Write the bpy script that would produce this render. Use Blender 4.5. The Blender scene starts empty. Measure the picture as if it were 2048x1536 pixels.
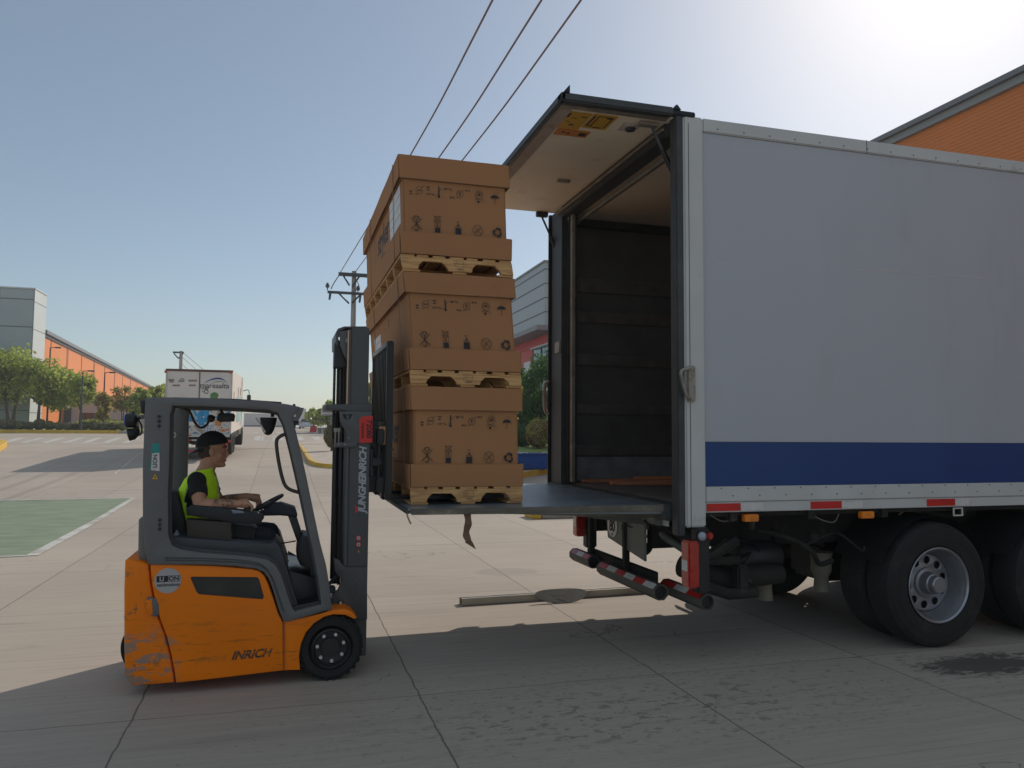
import bpy, bmesh, math, random
from mathutils import Vector, Matrix, noise
R = math.radians
S = bpy.context.scene
COL = S.collection
random.seed(7)

# ------------------------------------------------------------------ camera
# world: +Y runs down the road, +X along the lorry, origin on the yard below the camera
F_PX, CX, CY, EYE = 1557.0, 1024.0, 768.0, 1.75
d1 = Vector((6345-CX, 905-CY, F_PX)).normalized()
d2 = Vector((566-CX, 864-CY, F_PX)).normalized()
d1 = (d1 - d2*d1.dot(d2)).normalized()
d3 = d1.cross(d2)
if d3.y > 0: d3 = -d3
RW = Matrix((d1, d2, d3))            # photo axes (right, down, forward) -> world axes
cam = bpy.data.cameras.new('camera'); co = bpy.data.objects.new('camera', cam); COL.objects.link(co)
cam.sensor_width = 36; cam.lens = 36*F_PX/2048; cam.clip_end = 5000; cam.clip_start = .05
right = RW @ Vector((1, 0, 0)); upv = RW @ Vector((0, -1, 0)); back = RW @ Vector((0, 0, -1))
m = Matrix((right, upv, back)).transposed().to_4x4(); m.translation = (0, 0, EYE)
co.matrix_world = m
S.camera = co

# ------------------------------------------------------------------ sky, sun, exposure
SUN_AZ, SUN_EL = R(47), R(34)
w = bpy.data.worlds.new('World'); S.world = w; w.use_nodes = True
nt = w.node_tree; nt.nodes.clear()
sk = nt.nodes.new('ShaderNodeTexSky'); sk.sky_type = 'NISHITA'; sk.sun_disc = False
sk.sun_elevation = SUN_EL; sk.sun_rotation = SUN_AZ; sk.air_density = 1.0; sk.dust_density = 1.0; sk.ozone_density = 1.1; sk.altitude = 400
# thin dry haze: the clear-sky model plus an even pale veil that thickens towards the horizon
SKY_K = .072
sc_ = nt.nodes.new('ShaderNodeVectorMath'); sc_.operation = 'SCALE'; sc_.inputs['Scale'].default_value = SKY_K/.06; nt.links.new(sk.outputs[0], sc_.inputs[0])
geo = nt.nodes.new('ShaderNodeTexCoord'); sp_ = nt.nodes.new('ShaderNodeSeparateXYZ'); nt.links.new(geo.outputs['Generated'], sp_.inputs[0])
mr_ = nt.nodes.new('ShaderNodeMapRange'); mr_.interpolation_type = 'SMOOTHSTEP'; nt.links.new(sp_.outputs[2], mr_.inputs[0])
for i_, v_ in enumerate((0, .45, 1.22, 1.0)): mr_.inputs[i_+1].default_value = v_
vl = nt.nodes.new('ShaderNodeVectorMath'); vl.operation = 'SCALE'; vl.inputs[0].default_value = (1.76, 2.05, 2.05); 
# unseen sky overhead and behind the camera brightened as added fill for shaded sides
m2_ = nt.nodes.new('ShaderNodeMapRange'); m2_.interpolation_type = 'SMOOTHSTEP'; nt.links.new(sp_.outputs[2], m2_.inputs[0])
for i_, v_ in enumerate((.60, 1.0, 0, 1.3)): m2_.inputs[i_+1].default_value = v_
m3_ = nt.nodes.new('ShaderNodeMapRange'); m3_.interpolation_type = 'SMOOTHSTEP'; nt.links.new(sp_.outputs[1], m3_.inputs[0])
for i_, v_ in enumerate((.05, -.5, 0, 1.0)): m3_.inputs[i_+1].default_value = v_
s1_ = nt.nodes.new('ShaderNodeMath'); s1_.operation = 'ADD'; nt.links.new(m2_.outputs[0], s1_.inputs[0]); nt.links.new(m3_.outputs[0], s1_.inputs[1])
s2_ = nt.nodes.new('ShaderNodeMath'); s2_.operation = 'ADD'; nt.links.new(s1_.outputs[0], s2_.inputs[0]); nt.links.new(mr_.outputs[0], s2_.inputs[1])
nt.links.new(s2_.outputs[0], vl.inputs['Scale'])
ad = nt.nodes.new('ShaderNodeVectorMath'); ad.operation = 'ADD'; nt.links.new(sc_.outputs[0], ad.inputs[0]); nt.links.new(vl.outputs[0], ad.inputs[1])
bg = nt.nodes.new('ShaderNodeBackground'); bg.inputs[1].default_value = 0.06
wo = nt.nodes.new('ShaderNodeOutputWorld')
nt.links.new(ad.outputs[0], bg.inputs[0]); nt.links.new(bg.outputs[0], wo.inputs[0])
sl = bpy.data.lights.new('sun', 'SUN'); sl.energy = 3.1; sl.angle = R(.55); sl.color = (1, .93, .82)
so = bpy.data.objects.new('sun', sl); COL.objects.link(so)
sdir = Vector((math.sin(SUN_AZ)*math.cos(SUN_EL), math.cos(SUN_AZ)*math.cos(SUN_EL), math.sin(SUN_EL)))
so.rotation_euler = sdir.to_track_quat('Z', 'Y').to_euler(); so.location = sdir*60
S.view_settings.view_transform = 'Standard'; S.view_settings.look = 'None'; S.view_settings.gamma = 1
S.view_settings.exposure = 0.0
S.cycles.max_bounces = 8; S.cycles.diffuse_bounces = 4

# ------------------------------------------------------------------ measuring helpers (photo pixel -> point on a known plane)
def ray(u, v): return RW @ Vector((u-CX, v-CY, F_PX))
def at_y(u, v, y): d = ray(u, v); return Vector((0, 0, EYE)) + d*(y/d.y)
def at_x(u, v, x): d = ray(u, v); return Vector((0, 0, EYE)) + d*(x/d.x)
def at_z(u, v, z): d = ray(u, v); return Vector((0, 0, EYE)) + d*((z-EYE)/d.z)
PROF = [(-50, 0), (17, 0), (22, .07), (26, .2), (30, .42), (34, .66), (40, .88), (50, 1.04), (62, 1.25), (75, 1.42), (90, 1.66), (120, 2.28), (160, 2.75), (250, 3.1), (500, 3.4), (3000, 3.6)]
def gz(y):
    for (a, p), (b, q) in zip(PROF, PROF[1:]):
        if y <= b: return p + (q-p)*max(0, (y-a))/(b-a)
    return PROF[-1][1]
def at_g(u, v, lift=0):
    d = ray(u, v); t = 1.0; p = None
    y = 3.0
    while y < 400:
        t = y/d.y; p = Vector((0, 0, EYE)) + d*t
        if p.z <= gz(y)+lift: return p
        y += .05
    return p
P2 = lambda pts, y: [(q.x, q.z) for q in (at_y(u, v, y) for u, v in pts)]

# ------------------------------------------------------------------ materials
MATS = {}
def N(nt, t, **k):
    n = nt.nodes.new(t)
    for a, b in k.items(): setattr(n, a, b)
    return n
def mk(name, col, rough=.5, metal=0, var=.12, vs=3.0, dirt=None, da=.0, ds=1.5, bump=.0, bs=40, spec=.5, coat=0, emit=None, es=1, stretch=(1, 1, 1), dthr=.55):
    m = bpy.data.materials.new(name); m.use_nodes = True; nt = m.node_tree; L = nt.links.new
    b = nt.nodes['Principled BSDF']
    b.inputs['Roughness'].default_value = rough; b.inputs['Metallic'].default_value = metal
    b.inputs['Specular IOR Level'].default_value = spec
    if coat: b.inputs['Coat Weight'].default_value = coat
    tc = N(nt, 'ShaderNodeTexCoord'); mp = N(nt, 'ShaderNodeMapping'); mp.inputs['Scale'].default_value = stretch
    L(tc.outputs['Object'], mp.inputs[0])
    n1 = N(nt, 'ShaderNodeTexNoise'); n1.inputs['Scale'].default_value = vs; n1.inputs['Detail'].default_value = 6
    L(mp.outputs[0], n1.inputs[0])
    mr = N(nt, 'ShaderNodeMapRange'); mr.inputs[1].default_value = .3; mr.inputs[2].default_value = .7
    mr.inputs[3].default_value = 1-var; mr.inputs[4].default_value = 1+var
    L(n1.outputs[0], mr.inputs[0])
    mx = N(nt, 'ShaderNodeVectorMath', operation='SCALE'); mx.inputs[0].default_value = col[:3]
    L(mr.outputs[0], mx.inputs['Scale'])
    out = mx.outputs[0]
    if dirt:
        n2 = N(nt, 'ShaderNodeTexNoise'); n2.inputs['Scale'].default_value = ds; n2.inputs['Detail'].default_value = 9; n2.inputs['Roughness'].default_value = .7
        L(mp.outputs[0], n2.inputs[0])
        r2 = N(nt, 'ShaderNodeMapRange'); r2.inputs[1].default_value = dthr; r2.inputs[2].default_value = dthr+.12; r2.inputs[4].default_value = da
        L(n2.outputs[0], r2.inputs[0])
        mm = N(nt, 'ShaderNodeMix', data_type='RGBA'); mm.inputs[7].default_value = (*dirt, 1)
        L(r2.outputs[0], mm.inputs[0]); L(out, mm.inputs[6]); out = mm.outputs[2]
    L(out, b.inputs['Base Color'])
    rr = N(nt, 'ShaderNodeMapRange'); rr.inputs[3].default_value = max(0, rough-.08); rr.inputs[4].default_value = min(1, rough+.12)
    L(n1.outputs[0], rr.inputs[0]); L(rr.outputs[0], b.inputs['Roughness'])
    if bump:
        n3 = N(nt, 'ShaderNodeTexNoise'); n3.inputs['Scale'].default_value = bs; n3.inputs['Detail'].default_value = 4
        L(mp.outputs[0], n3.inputs[0])
        bp = N(nt, 'ShaderNodeBump'); bp.inputs['Strength'].default_value = bump; bp.inputs['Distance'].default_value = .01
        L(n3.outputs[0], bp.inputs['Height']); L(bp.outputs[0], b.inputs['Normal'])
    if emit:
        b.inputs['Emission Color'].default_value = (*emit, 1); b.inputs['Emission Strength'].default_value = es
    MATS[name] = m
    return m
def glass(name, col, rough=.05):
    m = mk(name, col, rough, 0, .05, spec=.8, coat=.5); return m

M_white = mk('white_panel', (.43, .43, .465), .34, 0, .05, .7, dirt=(.36, .35, .36), da=.45, ds=1.6, stretch=(1, 1, .22), bump=.22, bs=1.6)
M_wtrim = mk('white_trim', (.53, .52, .51), .4, 0, .05, 3, dirt=(.3, .27, .23), da=.5, ds=5, dthr=.6)
M_blue = mk('blue_band', (.005, .043, .175), .35, 0, .06, 2)
M_dkframe = mk('dark_steel_frame', (.050, .054, .055), .5, .2, .2, 6, dirt=(.10, .09, .075), da=.5, ds=6, bump=.2)
M_black = mk('black_plastic', (.014, .014, .016), .5, 0, .15, 8, bump=.1)
M_blackm = mk('black_metal', (.012, .012, .014), .32, .3, .2, 8)
M_rubber = mk('tyre_rubber', (.014, .0135, .0135), .82, 0, .2, 12, dirt=(.05, .042, .036), da=.5, ds=6, bump=.4, bs=60)
M_chassis = mk('chassis_grime', (.018, .016, .014), .75, .1, .3, 5, dirt=(.065, .052, .038), da=.6, ds=4, bump=.5)
M_ggrey = mk('green_grey_paint', (.16, .17, .15), .55, 0, .12, 4, dirt=(.06, .05, .04), da=.6, ds=5)
M_alu = mk('brushed_rim', (.30, .30, .32), .33, .65, .06, 4, dirt=(.2, .18, .16), da=.4, ds=6)
M_steel = mk('worn_steel', (.33, .30, .26), .5, .6, .2, 6, dirt=(.12, .09, .06), da=.7, ds=7, bump=.3)
M_galv = mk('galvanised_beam', (.42, .37, .30), .42, .45, .2, 5, dirt=(.16, .12, .08), da=.7, ds=9, bump=.2, stretch=(.4, 1, 1))
M_red = mk('red_reflective', (.55, .015, .012), .35, 0, .08, 10, dirt=(.12, .03, .02), da=.5, ds=14)
M_redm = mk('red_lamp', (.40, .02, .01), .25, 0, .1, 10, coat=.5)
M_rwht = mk('white_reflective', (.62, .58, .55), .35, 0, .06, 12, dirt=(.2, .17, .14), da=.5, ds=14)
M_amber = mk('amber_lamp', (.75, .20, .01), .25, 0, .1, 10, coat=.5)
M_grey = mk('grey_forklift_paint', (.125, .12, .12), .48, 0, .08, 5, dirt=(.17, .15, .12), da=.35, ds=8, bump=.08, bs=90)
M_mast = mk('mast_paint', (.070, .068, .070), .42, .1, .12, 5, dirt=(.10, .09, .08), da=.35, ds=8, stretch=(1, 1, .3))
M_cyl = mk('cylinder_grey', (.085, .085, .086), .35, .2, .08, 5)
M_copper = mk('greased_rod', (.55, .30, .18), .3, .6, .1, 5)
M_orange = mk('orange_paint', (.86, .195, .002), .45, 0, .07, 1.6, spec=.25)
M_seat = mk('seat_vinyl', (.016, .016, .018), .6, 0, .15, 10, bump=.2)
M_brown = mk('dark_brown_box', (.045, .036, .026), .7, 0, .15, 8)
M_navy = mk('navy_cover', (.013, .015, .024), .55, 0, .12, 8)
M_skin = mk('skin', (.36, .17, .105), .55, 0, .12, 14)
M_tee = mk('black_tee', (.014, .014, .015), .9, 0, .2, 20, bump=.5, bs=25)
M_vest = mk('hi_vis', (.62, .97, .012), .7, 0, .12, 12, bump=.5, bs=18)
M_vtape = mk('vest_piping', (.45, .62, .35), .5)
M_trous = mk('navy_trousers', (.016, .019, .028), .9, 0, .2, 15, bump=.5, bs=20)
M_cap = mk('cap_cloth', (.012, .012, .013), .9, 0, .15, 20, bump=.3)
M_kraft = mk('kraft_cardboard', (.39, .188, .086), .82, 0, .05, 1.6, bump=.10, bs=30, dirt=(.31, .135, .055), da=.25, ds=2.0, spec=.2)
M_kedge = mk('cardboard_edge', (.27, .15, .08), .9, 0, .1, 30)
M_ink = mk('print_ink', (.022, .018, .022), .7, 0, .1, 10)
M_paper = mk('label_paper', (.72, .70, .70), .6, 0, .04, 8)
M_ceil = mk('cream_liner', (.90, .82, .65), .5, 0, .06, 1.2, dirt=(.50, .41, .30), da=.6, ds=3, dthr=.60)
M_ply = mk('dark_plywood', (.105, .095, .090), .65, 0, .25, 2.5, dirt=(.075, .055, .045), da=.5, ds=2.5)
M_ystick = mk('yellow_sticker', (.62, .34, .015), .45)
M_ostick = mk('orange_sticker', (.60, .20, .015), .45)
M_teal = mk('teal_sticker', (.01, .22, .21), .4)
M_kerb_y = mk('yellow_kerb_paint', (.62, .38, .03), .7, 0, .2, 2, dirt=(.35, .30, .24), da=.7, ds=3, bump=.3)
M_kerb_g = mk('kerb_concrete', (.33, .29, .25), .85, 0, .15, 3, dirt=(.15, .13, .11), da=.5, ds=2, bump=.4)
M_pave = mk('pavement_concrete', (.44, .37, .31), .9, 0, .1, 1.5, dirt=(.3, .26, .22), da=.5, ds=1)
M_wpaint = mk('road_white', (.52, .50, .46), .8, 0, .1, 4, dirt=(.36, .31, .26), da=.95, ds=2.5, dthr=.47)
M_green = mk('green_road_paint', (.195, .235, .155), .8, 0, .2, 2.2, dirt=(.26, .25, .19), da=.35, ds=2.5, dthr=.55, stretch=(.6, 1.6, 1))
M_owall = mk('orange_cladding', (.72, .225, .055), .6, 0, .04, .3)
M_owall2 = mk('dark_orange_joint', (.32, .09, .03), .6)
M_gclad = mk('grey_panel_cladding', (.34, .375, .38), .4, 0, .05, .3)
M_dkjoint = mk('panel_joint', (.09, .10, .11), .6)
M_lclad = mk('light_panel_cladding', (.55, .56, .55), .45, 0, .05, .3)
M_roof = mk('roof_flashing', (.20, .20, .21), .45, .2, .06, 1)
M_plaster = mk('pale_plaster', (.50, .49, .50), .8, 0, .05, .5)
M_rshop = mk('red_fascia', (.55, .012, .010), .45)
M_win = mk('teal_glass', (.05, .16, .18), .08, 0, .1, .5, spec=.9)
M_dkglass = mk('dark_glass', (.012, .013, .015), .06, 0, .1, 3, spec=.9)
M_hwin = mk('smoked_window', (.028, .027, .025), .12, 0, .3, 3, spec=.7, dirt=(.07, .065, .055), da=.5, ds=3)
M_grass = mk('grass', (.17, .23, .05), .95, 0, .35, 4, dirt=(.15, .13, .07), da=.5, ds=2)
M_bark = mk('bark', (.11, .08, .055), .95, 0, .3, 8, bump=.6)
M_pole = mk('pole_concrete', (.30, .27, .25), .85, 0, .12, 3)
M_wire = mk('wire', (.22, .15, .15), .6)
M_tgrey = mk('crossarm_steel', (.06, .065, .075), .6, .2)
M_bin = mk('blue_bin_plastic', (.008, .07, .30), .4, 0, .12, 3, dirt=(.05, .12, .25), da=.4, ds=5)
M_carp = mk('pale_blue_car_paint', (.42, .47, .52), .25, 0, .03, 2, coat=.6)
M_redpl = mk('red_barrier', (.55, .03, .03), .5)
M_truckw = mk('box_truck_white', (.72, .64, .58), .5, 0, .06, 1.5, dirt=(.42, .34, .28), da=.4, ds=2, dthr=.58)
M_wood_r = mk('reddish_plank', (.50, .20, .10), .7, 0, .25, 6, stretch=(.3, 3, 3))

def wood_mat():
    m = mk('pallet_wood', (.56, .35, .17), .75, 0, .10, 2)
    nt = m.node_tree; L = nt.links.new; b = nt.nodes['Principled BSDF']
    tc = N(nt, 'ShaderNodeTexCoord'); mp = N(nt, 'ShaderNodeMapping'); mp.inputs['Scale'].default_value = (1.2, 10, 14)
    L(tc.outputs['Object'], mp.inputs[0])
    n = N(nt, 'ShaderNodeTexNoise'); n.inputs['Scale'].default_value = 3.2; n.inputs['Detail'].default_value = 7; n.inputs['Distortion'].default_value = 1.2
    L(mp.outputs[0], n.inputs[0])
    cr = N(nt, 'ShaderNodeValToRGB'); e = cr.color_ramp.elements
    e[0].position = .3; e[0].color = (.36, .17, .060, 1); e[1].position = .62; e[1].color = (.64, .37, .155, 1)
    L(n.outputs[0], cr.inputs[0]); L(cr.outputs[0], b.inputs['Base Color'])
    return m
M_wood = wood_mat()

def ground_mat():
    m = bpy.data.materials.new('yard_concrete'); m.use_nodes = True; nt = m.node_tree; L = nt.links.new
    b = nt.nodes['Principled BSDF']; b.inputs['Roughness'].default_value = .88; b.inputs['Specular IOR Level'].default_value = .3
    tc = N(nt, 'ShaderNodeTexCoord'); sx = N(nt, 'ShaderNodeSeparateXYZ'); L(tc.outputs['Object'], sx.inputs[0])
    def math_(op, a, b2=None, c=None):
        n = N(nt, 'ShaderNodeMath', operation=op)
        for i, v in enumerate((a, b2, c)):
            if v is None: continue
            if isinstance(v, (int, float)): n.inputs[i].default_value = v
            else: L(v, n.inputs[i])
        return n.outputs[0]
    def noise_(sc, det=5, stretch=None, dist=0, rough=.5):
        n = N(nt, 'ShaderNodeTexNoise'); n.inputs['Scale'].default_value = sc; n.inputs['Detail'].default_value = det; n.inputs['Distortion'].default_value = dist; n.inputs['Roughness'].default_value = rough
        if stretch:
            mp = N(nt, 'ShaderNodeMapping'); mp.inputs['Scale'].default_value = stretch; L(tc.outputs['Object'], mp.inputs[0]); L(mp.outputs[0], n.inputs[0])
        else: L(tc.outputs['Object'], n.inputs[0])
        return n.outputs[0]
    def rng(v, a, b2, c, d):
        n = N(nt, 'ShaderNodeMapRange'); L(v, n.inputs[0])
        for i, q in enumerate((a, b2, c, d)): n.inputs[i+1].default_value = q
        return n.outputs[0]
    def mix(f, a, col):
        n = N(nt, 'ShaderNodeMix', data_type='RGBA'); L(f, n.inputs[0])
        if isinstance(a, tuple): n.inputs[6].default_value = (*a, 1)
        else: L(a, n.inputs[6])
        n.inputs[7].default_value = (*col, 1); return n.outputs[2]
    wob = rng(noise_(3.5, 6), 0, 1, -.02, .02)
    X = math_('ADD', sx.outputs[0], wob); Y = math_('ADD', sx.outputs[1], wob)
    def joints(c, off, step, wd):
        q = math_('DIVIDE', math_('SUBTRACT', c, off), step)
        f = math_('ABSOLUTE', math_('SUBTRACT', math_('FRACT', math_('ADD', q, .5)), .5))
        return rng(f, wd/step*.55, wd/step, 1, 0), math_('FLOOR', math_('ADD', q, 0))
    jx, ix = joints(X, .92, 1.76, .0075); jy, iy = joints(Y, 5.28, 3.2, .0065)
    jy2, _ = joints(Y, 6.84, 3.2, .004)
    # slab to slab tone
    wn = N(nt, 'ShaderNodeTexWhiteNoise', noise_dimensions='2D'); cb = N(nt, 'ShaderNodeCombineXYZ'); L(ix, cb.inputs[0]); L(iy, cb.inputs[1]); L(cb.outputs[0], wn.inputs['Vector'])
    tone = rng(wn.outputs[0], 0, 1, .95, 1.05)
    big = rng(noise_(.22, 4), .3, .7, .90, 1.08)
    broom = rng(noise_(2.2, 6, (.5, 14, 1), .4), .25, .75, .90, 1.09)
    fine = rng(noise_(120, 3), .2, .8, .93, 1.07)
    tot = math_('MULTIPLY', math_('MULTIPLY', tone, big), math_('MULTIPLY', broom, fine))
    sc = N(nt, 'ShaderNodeVectorMath', operation='SCALE'); sc.inputs[0].default_value = (.405, .340, .283); L(tot, sc.inputs['Scale'])
    c = sc.outputs[0]
    # faint dirt streaks left by tyres and brooming
    st = rng(noise_(1.6, 8, (.6, 6, 1), 1.0, .65), .60, .70, 0, .45); c = mix(st, c, (.235, .195, .165))
    # dribbles and old oil close to the lorry: mask in distance from two centres
    def blob(cx, cy, rx, ry):
        a = math_('DIVIDE', math_('SUBTRACT', sx.outputs[0], cx), rx); b3 = math_('DIVIDE', math_('SUBTRACT', sx.outputs[1], cy), ry)
        r = math_('SQRT', math_('ADD', math_('POWER', math_('ABSOLUTE', a), 2), math_('POWER', math_('ABSOLUTE', b3), 2)))
        return r
    nz = noise_(8, 7, (1, 1.8, 1), .6, .62)
    m1 = rng(blob(2.3, 4.62, 1.9, .62), .5, 1.15, 1, 0)
    s1 = math_('MULTIPLY', rng(nz, .57, .60, 0, .55), m1); c = mix(s1, c, (.13, .112, .10))
    m1b = rng(blob(2.9, 4.9, 3.2, 1.0), .6, 1.2, 1, 0)
    s1b = math_('MULTIPLY', rng(noise_(14, 5, (1, 2.0, 1), .5, .6), .60, .635, 0, .6), m1b); c = mix(s1b, c, (.14, .12, .11))
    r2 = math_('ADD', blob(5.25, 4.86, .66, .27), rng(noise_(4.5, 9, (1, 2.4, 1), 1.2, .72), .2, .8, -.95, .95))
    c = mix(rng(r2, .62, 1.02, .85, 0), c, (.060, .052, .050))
    r3 = math_('ADD', blob(2.75, 9.6, .55, .35), rng(noise_(2.5, 5), 0, 1, -.5, .5))
    c = mix(rng(r3, .6, .8, .35, 0), c, (.22, .20, .19))
    vo = N(nt, 'ShaderNodeTexVoronoi', feature='DISTANCE_TO_EDGE'); vo.inputs['Scale'].default_value = .55
    nv = N(nt, 'ShaderNodeTexNoise'); nv.inputs['Scale'].default_value = 2.2; nv.inputs['Detail'].default_value = 8; L(tc.outputs['Object'], nv.inputs[0])
    va = N(nt, 'ShaderNodeVectorMath', operation='MULTIPLY_ADD'); L(nv.outputs[1], va.inputs[0]); va.inputs[1].default_value = (.9, .9, .9); L(tc.outputs['Object'], va.inputs[2]); L(va.outputs[0], vo.inputs['Vector'])
    ck = math_('MULTIPLY', rng(vo.outputs['Distance'], .0015, .0045, 1, 0), rng(noise_(.5, 3), .56, .62, 0, .7)); c = mix(ck, c, (.12, .10, .09))
    tyre = math_('MULTIPLY', rng(noise_(1.0, 4, (.12, 3.2, 1), .8, .5), .58, .66, 0, .30), rng(noise_(.35, 2), .45, .6, 0, 1)); c = mix(tyre, c, (.21, .18, .16))
    sp = rng(noise_(22, 2), .72, .75, 0, .6); c = mix(sp, c, (.12, .10, .085))
    # dark joints (only where the slab yard is; the road beyond keeps them too)
    c = mix(math_('MULTIPLY', jx, .75), c, (.095, .08, .07)); c = mix(math_('MULTIPLY', jy, .68), c, (.10, .085, .072)); c = mix(math_('MULTIPLY', jy2, .5), c, (.15, .125, .11))
    L(c, b.inputs['Base Color'])
    h = math_('SUBTRACT', math_('ADD', rng(noise_(3, 6, (.5, 16, 1)), 0, 1, 0, .5), rng(noise_(150, 2), 0, 1, 0, .5)), math_('MAXIMUM', jx, jy))
    bp = N(nt, 'ShaderNodeBump'); bp.inputs['Strength'].default_value = .35; bp.inputs['Distance'].default_value = .006
    L(h, bp.inputs['Height']); L(bp.outputs[0], b.inputs['Normal'])
    return m
M_ground = ground_mat()

def orange_worn():
    m = M_orange; nt = m.node_tree; L = nt.links.new; b = nt.nodes['Principled BSDF']
    src = b.inputs['Base Color'].links[0].from_socket
    tc = N(nt, 'ShaderNodeTexCoord'); sx = N(nt, 'ShaderNodeSeparateXYZ'); L(tc.outputs['Object'], sx.inputs[0])
    def masked(sc, stretch, lo, hi, zlo, zhi, col, amt, prev, xhi=None):
        mp = N(nt, 'ShaderNodeMapping'); mp.inputs['Scale'].default_value = stretch; L(tc.outputs['Object'], mp.inputs[0])
        n = N(nt, 'ShaderNodeTexNoise'); n.inputs['Scale'].default_value = sc; n.inputs['Detail'].default_value = 9; n.inputs['Roughness'].default_value = .72; L(mp.outputs[0], n.inputs[0])
        r = N(nt, 'ShaderNodeMapRange'); L(n.outputs[0], r.inputs[0]); r.inputs[1].default_value = lo; r.inputs[2].default_value = hi
        z = N(nt, 'ShaderNodeMapRange'); L(sx.outputs[2], z.inputs[0]); z.inputs[1].default_value = zlo; z.inputs[2].default_value = zhi; z.inputs[3].default_value = amt; z.inputs[4].default_value = 0
        mu = N(nt, 'ShaderNodeMath', operation='MULTIPLY'); L(r.outputs[0], mu.inputs[0]); L(z.outputs[0], mu.inputs[1])
        o = mu.outputs[0]
        if xhi:
            x = N(nt, 'ShaderNodeMapRange'); L(sx.outputs[0], x.inputs[0]); x.inputs[1].default_value = xhi[0]; x.inputs[2].default_value = xhi[1]; x.inputs[3].default_value = 1; x.inputs[4].default_value = 0
            m2 = N(nt, 'ShaderNodeMath', operation='MULTIPLY'); L(o, m2.inputs[0]); L(x.outputs[0], m2.inputs[1]); o = m2.outputs[0]
        mm = N(nt, 'ShaderNodeMix', data_type='RGBA'); mm.inputs[7].default_value = (*col, 1); L(o, mm.inputs[0]); L(prev, mm.inputs[6])
        return mm.outputs[2]
    c = masked(3.4, (1, 1, 8), .585, .625, .22, .60, (.22, .075, .02), .7, src)
    c = masked(5.0, (.8, 1, 16), .63, .66, .5, 1.0, (.16, .07, .02), .7, c)
    c = masked(7.0, (1, 1, 2.2), .505, .535, .34, .46, (.20, .205, .18), .8, c, (-.72, -.60))
    c = masked(9, (1, 1, 1.2), .57, .60, .6, 1.1, (.15, .10, .05), .8, c, (-.80, -.70))
    L(c, b.inputs['Base Color'])
orange_worn()

def skin_tattoo():
    m = mk('tattooed_forearm_skin', (.50, .245, .145), .55, 0, .1, 14)
    nt = m.node_tree; L = nt.links.new; b = nt.nodes['Principled BSDF']; src = b.inputs['Base Color'].links[0].from_socket
    tc = N(nt, 'ShaderNodeTexCoord'); sx = N(nt, 'ShaderNodeSeparateXYZ'); L(tc.outputs['Object'], sx.inputs[0])
    n = N(nt, 'ShaderNodeTexNoise'); n.inputs['Scale'].default_value = 42; n.inputs['Detail'].default_value = 5; n.inputs['Distortion'].default_value = 1.4; L(tc.outputs['Object'], n.inputs[0])
    r = N(nt, 'ShaderNodeMapRange'); L(n.outputs[0], r.inputs[0]); r.inputs[1].default_value = .43; r.inputs[2].default_value = .54; r.inputs[4].default_value = .75
    def win(sock, a, b2, c, d):
        x = N(nt, 'ShaderNodeMapRange'); L(sock, x.inputs[0]); x.inputs[1].default_value = a; x.inputs[2].default_value = b2
        y = N(nt, 'ShaderNodeMapRange'); L(sock, y.inputs[0]); y.inputs[1].default_value = c; y.inputs[2].default_value = d; y.inputs[3].default_value = 1; y.inputs[4].default_value = 0
        q = N(nt, 'ShaderNodeMath', operation='MULTIPLY'); L(x.outputs[0], q.inputs[0]); L(y.outputs[0], q.inputs[1]); return q.outputs[0]
    a = win(sx.outputs[0], -.47, -.45, -.33, -.31); bz = win(sx.outputs[2], 1.1, 1.12, 1.32, 1.34)
    q = N(nt, 'ShaderNodeMath', operation='MULTIPLY'); L(a, q.inputs[0]); L(bz, q.inputs[1])
    q2 = N(nt, 'ShaderNodeMath', operation='MULTIPLY'); L(q.outputs[0], q2.inputs[0]); L(r.outputs[0], q2.inputs[1])
    mm = N(nt, 'ShaderNodeMix', data_type='RGBA'); mm.inputs[7].default_value = (.06, .042, .042, 1); L(q2.outputs[0], mm.inputs[0]); L(src, mm.inputs[6]); L(mm.outputs[2], b.inputs['Base Color'])
    return m
M_skin = skin_tattoo()

def leafmat(name, col, col2):
    m = bpy.data.materials.new(name); m.use_nodes = True; nt = m.node_tree; L = nt.links.new
    b = nt.nodes['Principled BSDF']; b.inputs['Roughness'].default_value = .6
    tc = N(nt, 'ShaderNodeTexCoord')
    n = N(nt, 'ShaderNodeTexNoise'); n.inputs['Scale'].default_value = 1.6; n.inputs['Detail'].default_value = 4; L(tc.outputs['Object'], n.inputs[0])
    cr = N(nt, 'ShaderNodeValToRGB'); e = cr.color_ramp.elements; e[0].position = .35; e[0].color = (*col, 1); e[1].position = .68; e[1].color = (*col2, 1)
    L(n.outputs[0], cr.inputs[0]); L(cr.outputs[0], b.inputs['Base Color'])
    t = N(nt, 'ShaderNodeBsdfTranslucent'); L(cr.outputs[0], t.inputs[0]); mx = N(nt, 'ShaderNodeMixShader'); mx.inputs[0].default_value = .55
    L(b.outputs[0], mx.inputs[1]); L(t.outputs[0], mx.inputs[2]); L(mx.outputs[0], nt.nodes['Material Output'].inputs[0])
    return m
M_leaf = leafmat('street_tree_leaves', (.25, .31, .05), (.54, .57, .14))
M_leaf2 = leafmat('autumn_tree_leaves', (.36, .22, .07), (.44, .42, .11))
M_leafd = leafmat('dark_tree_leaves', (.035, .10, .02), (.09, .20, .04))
M_bush = leafmat('clipped_bush_leaves', (.17, .145, .085), (.36, .34, .15))

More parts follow.
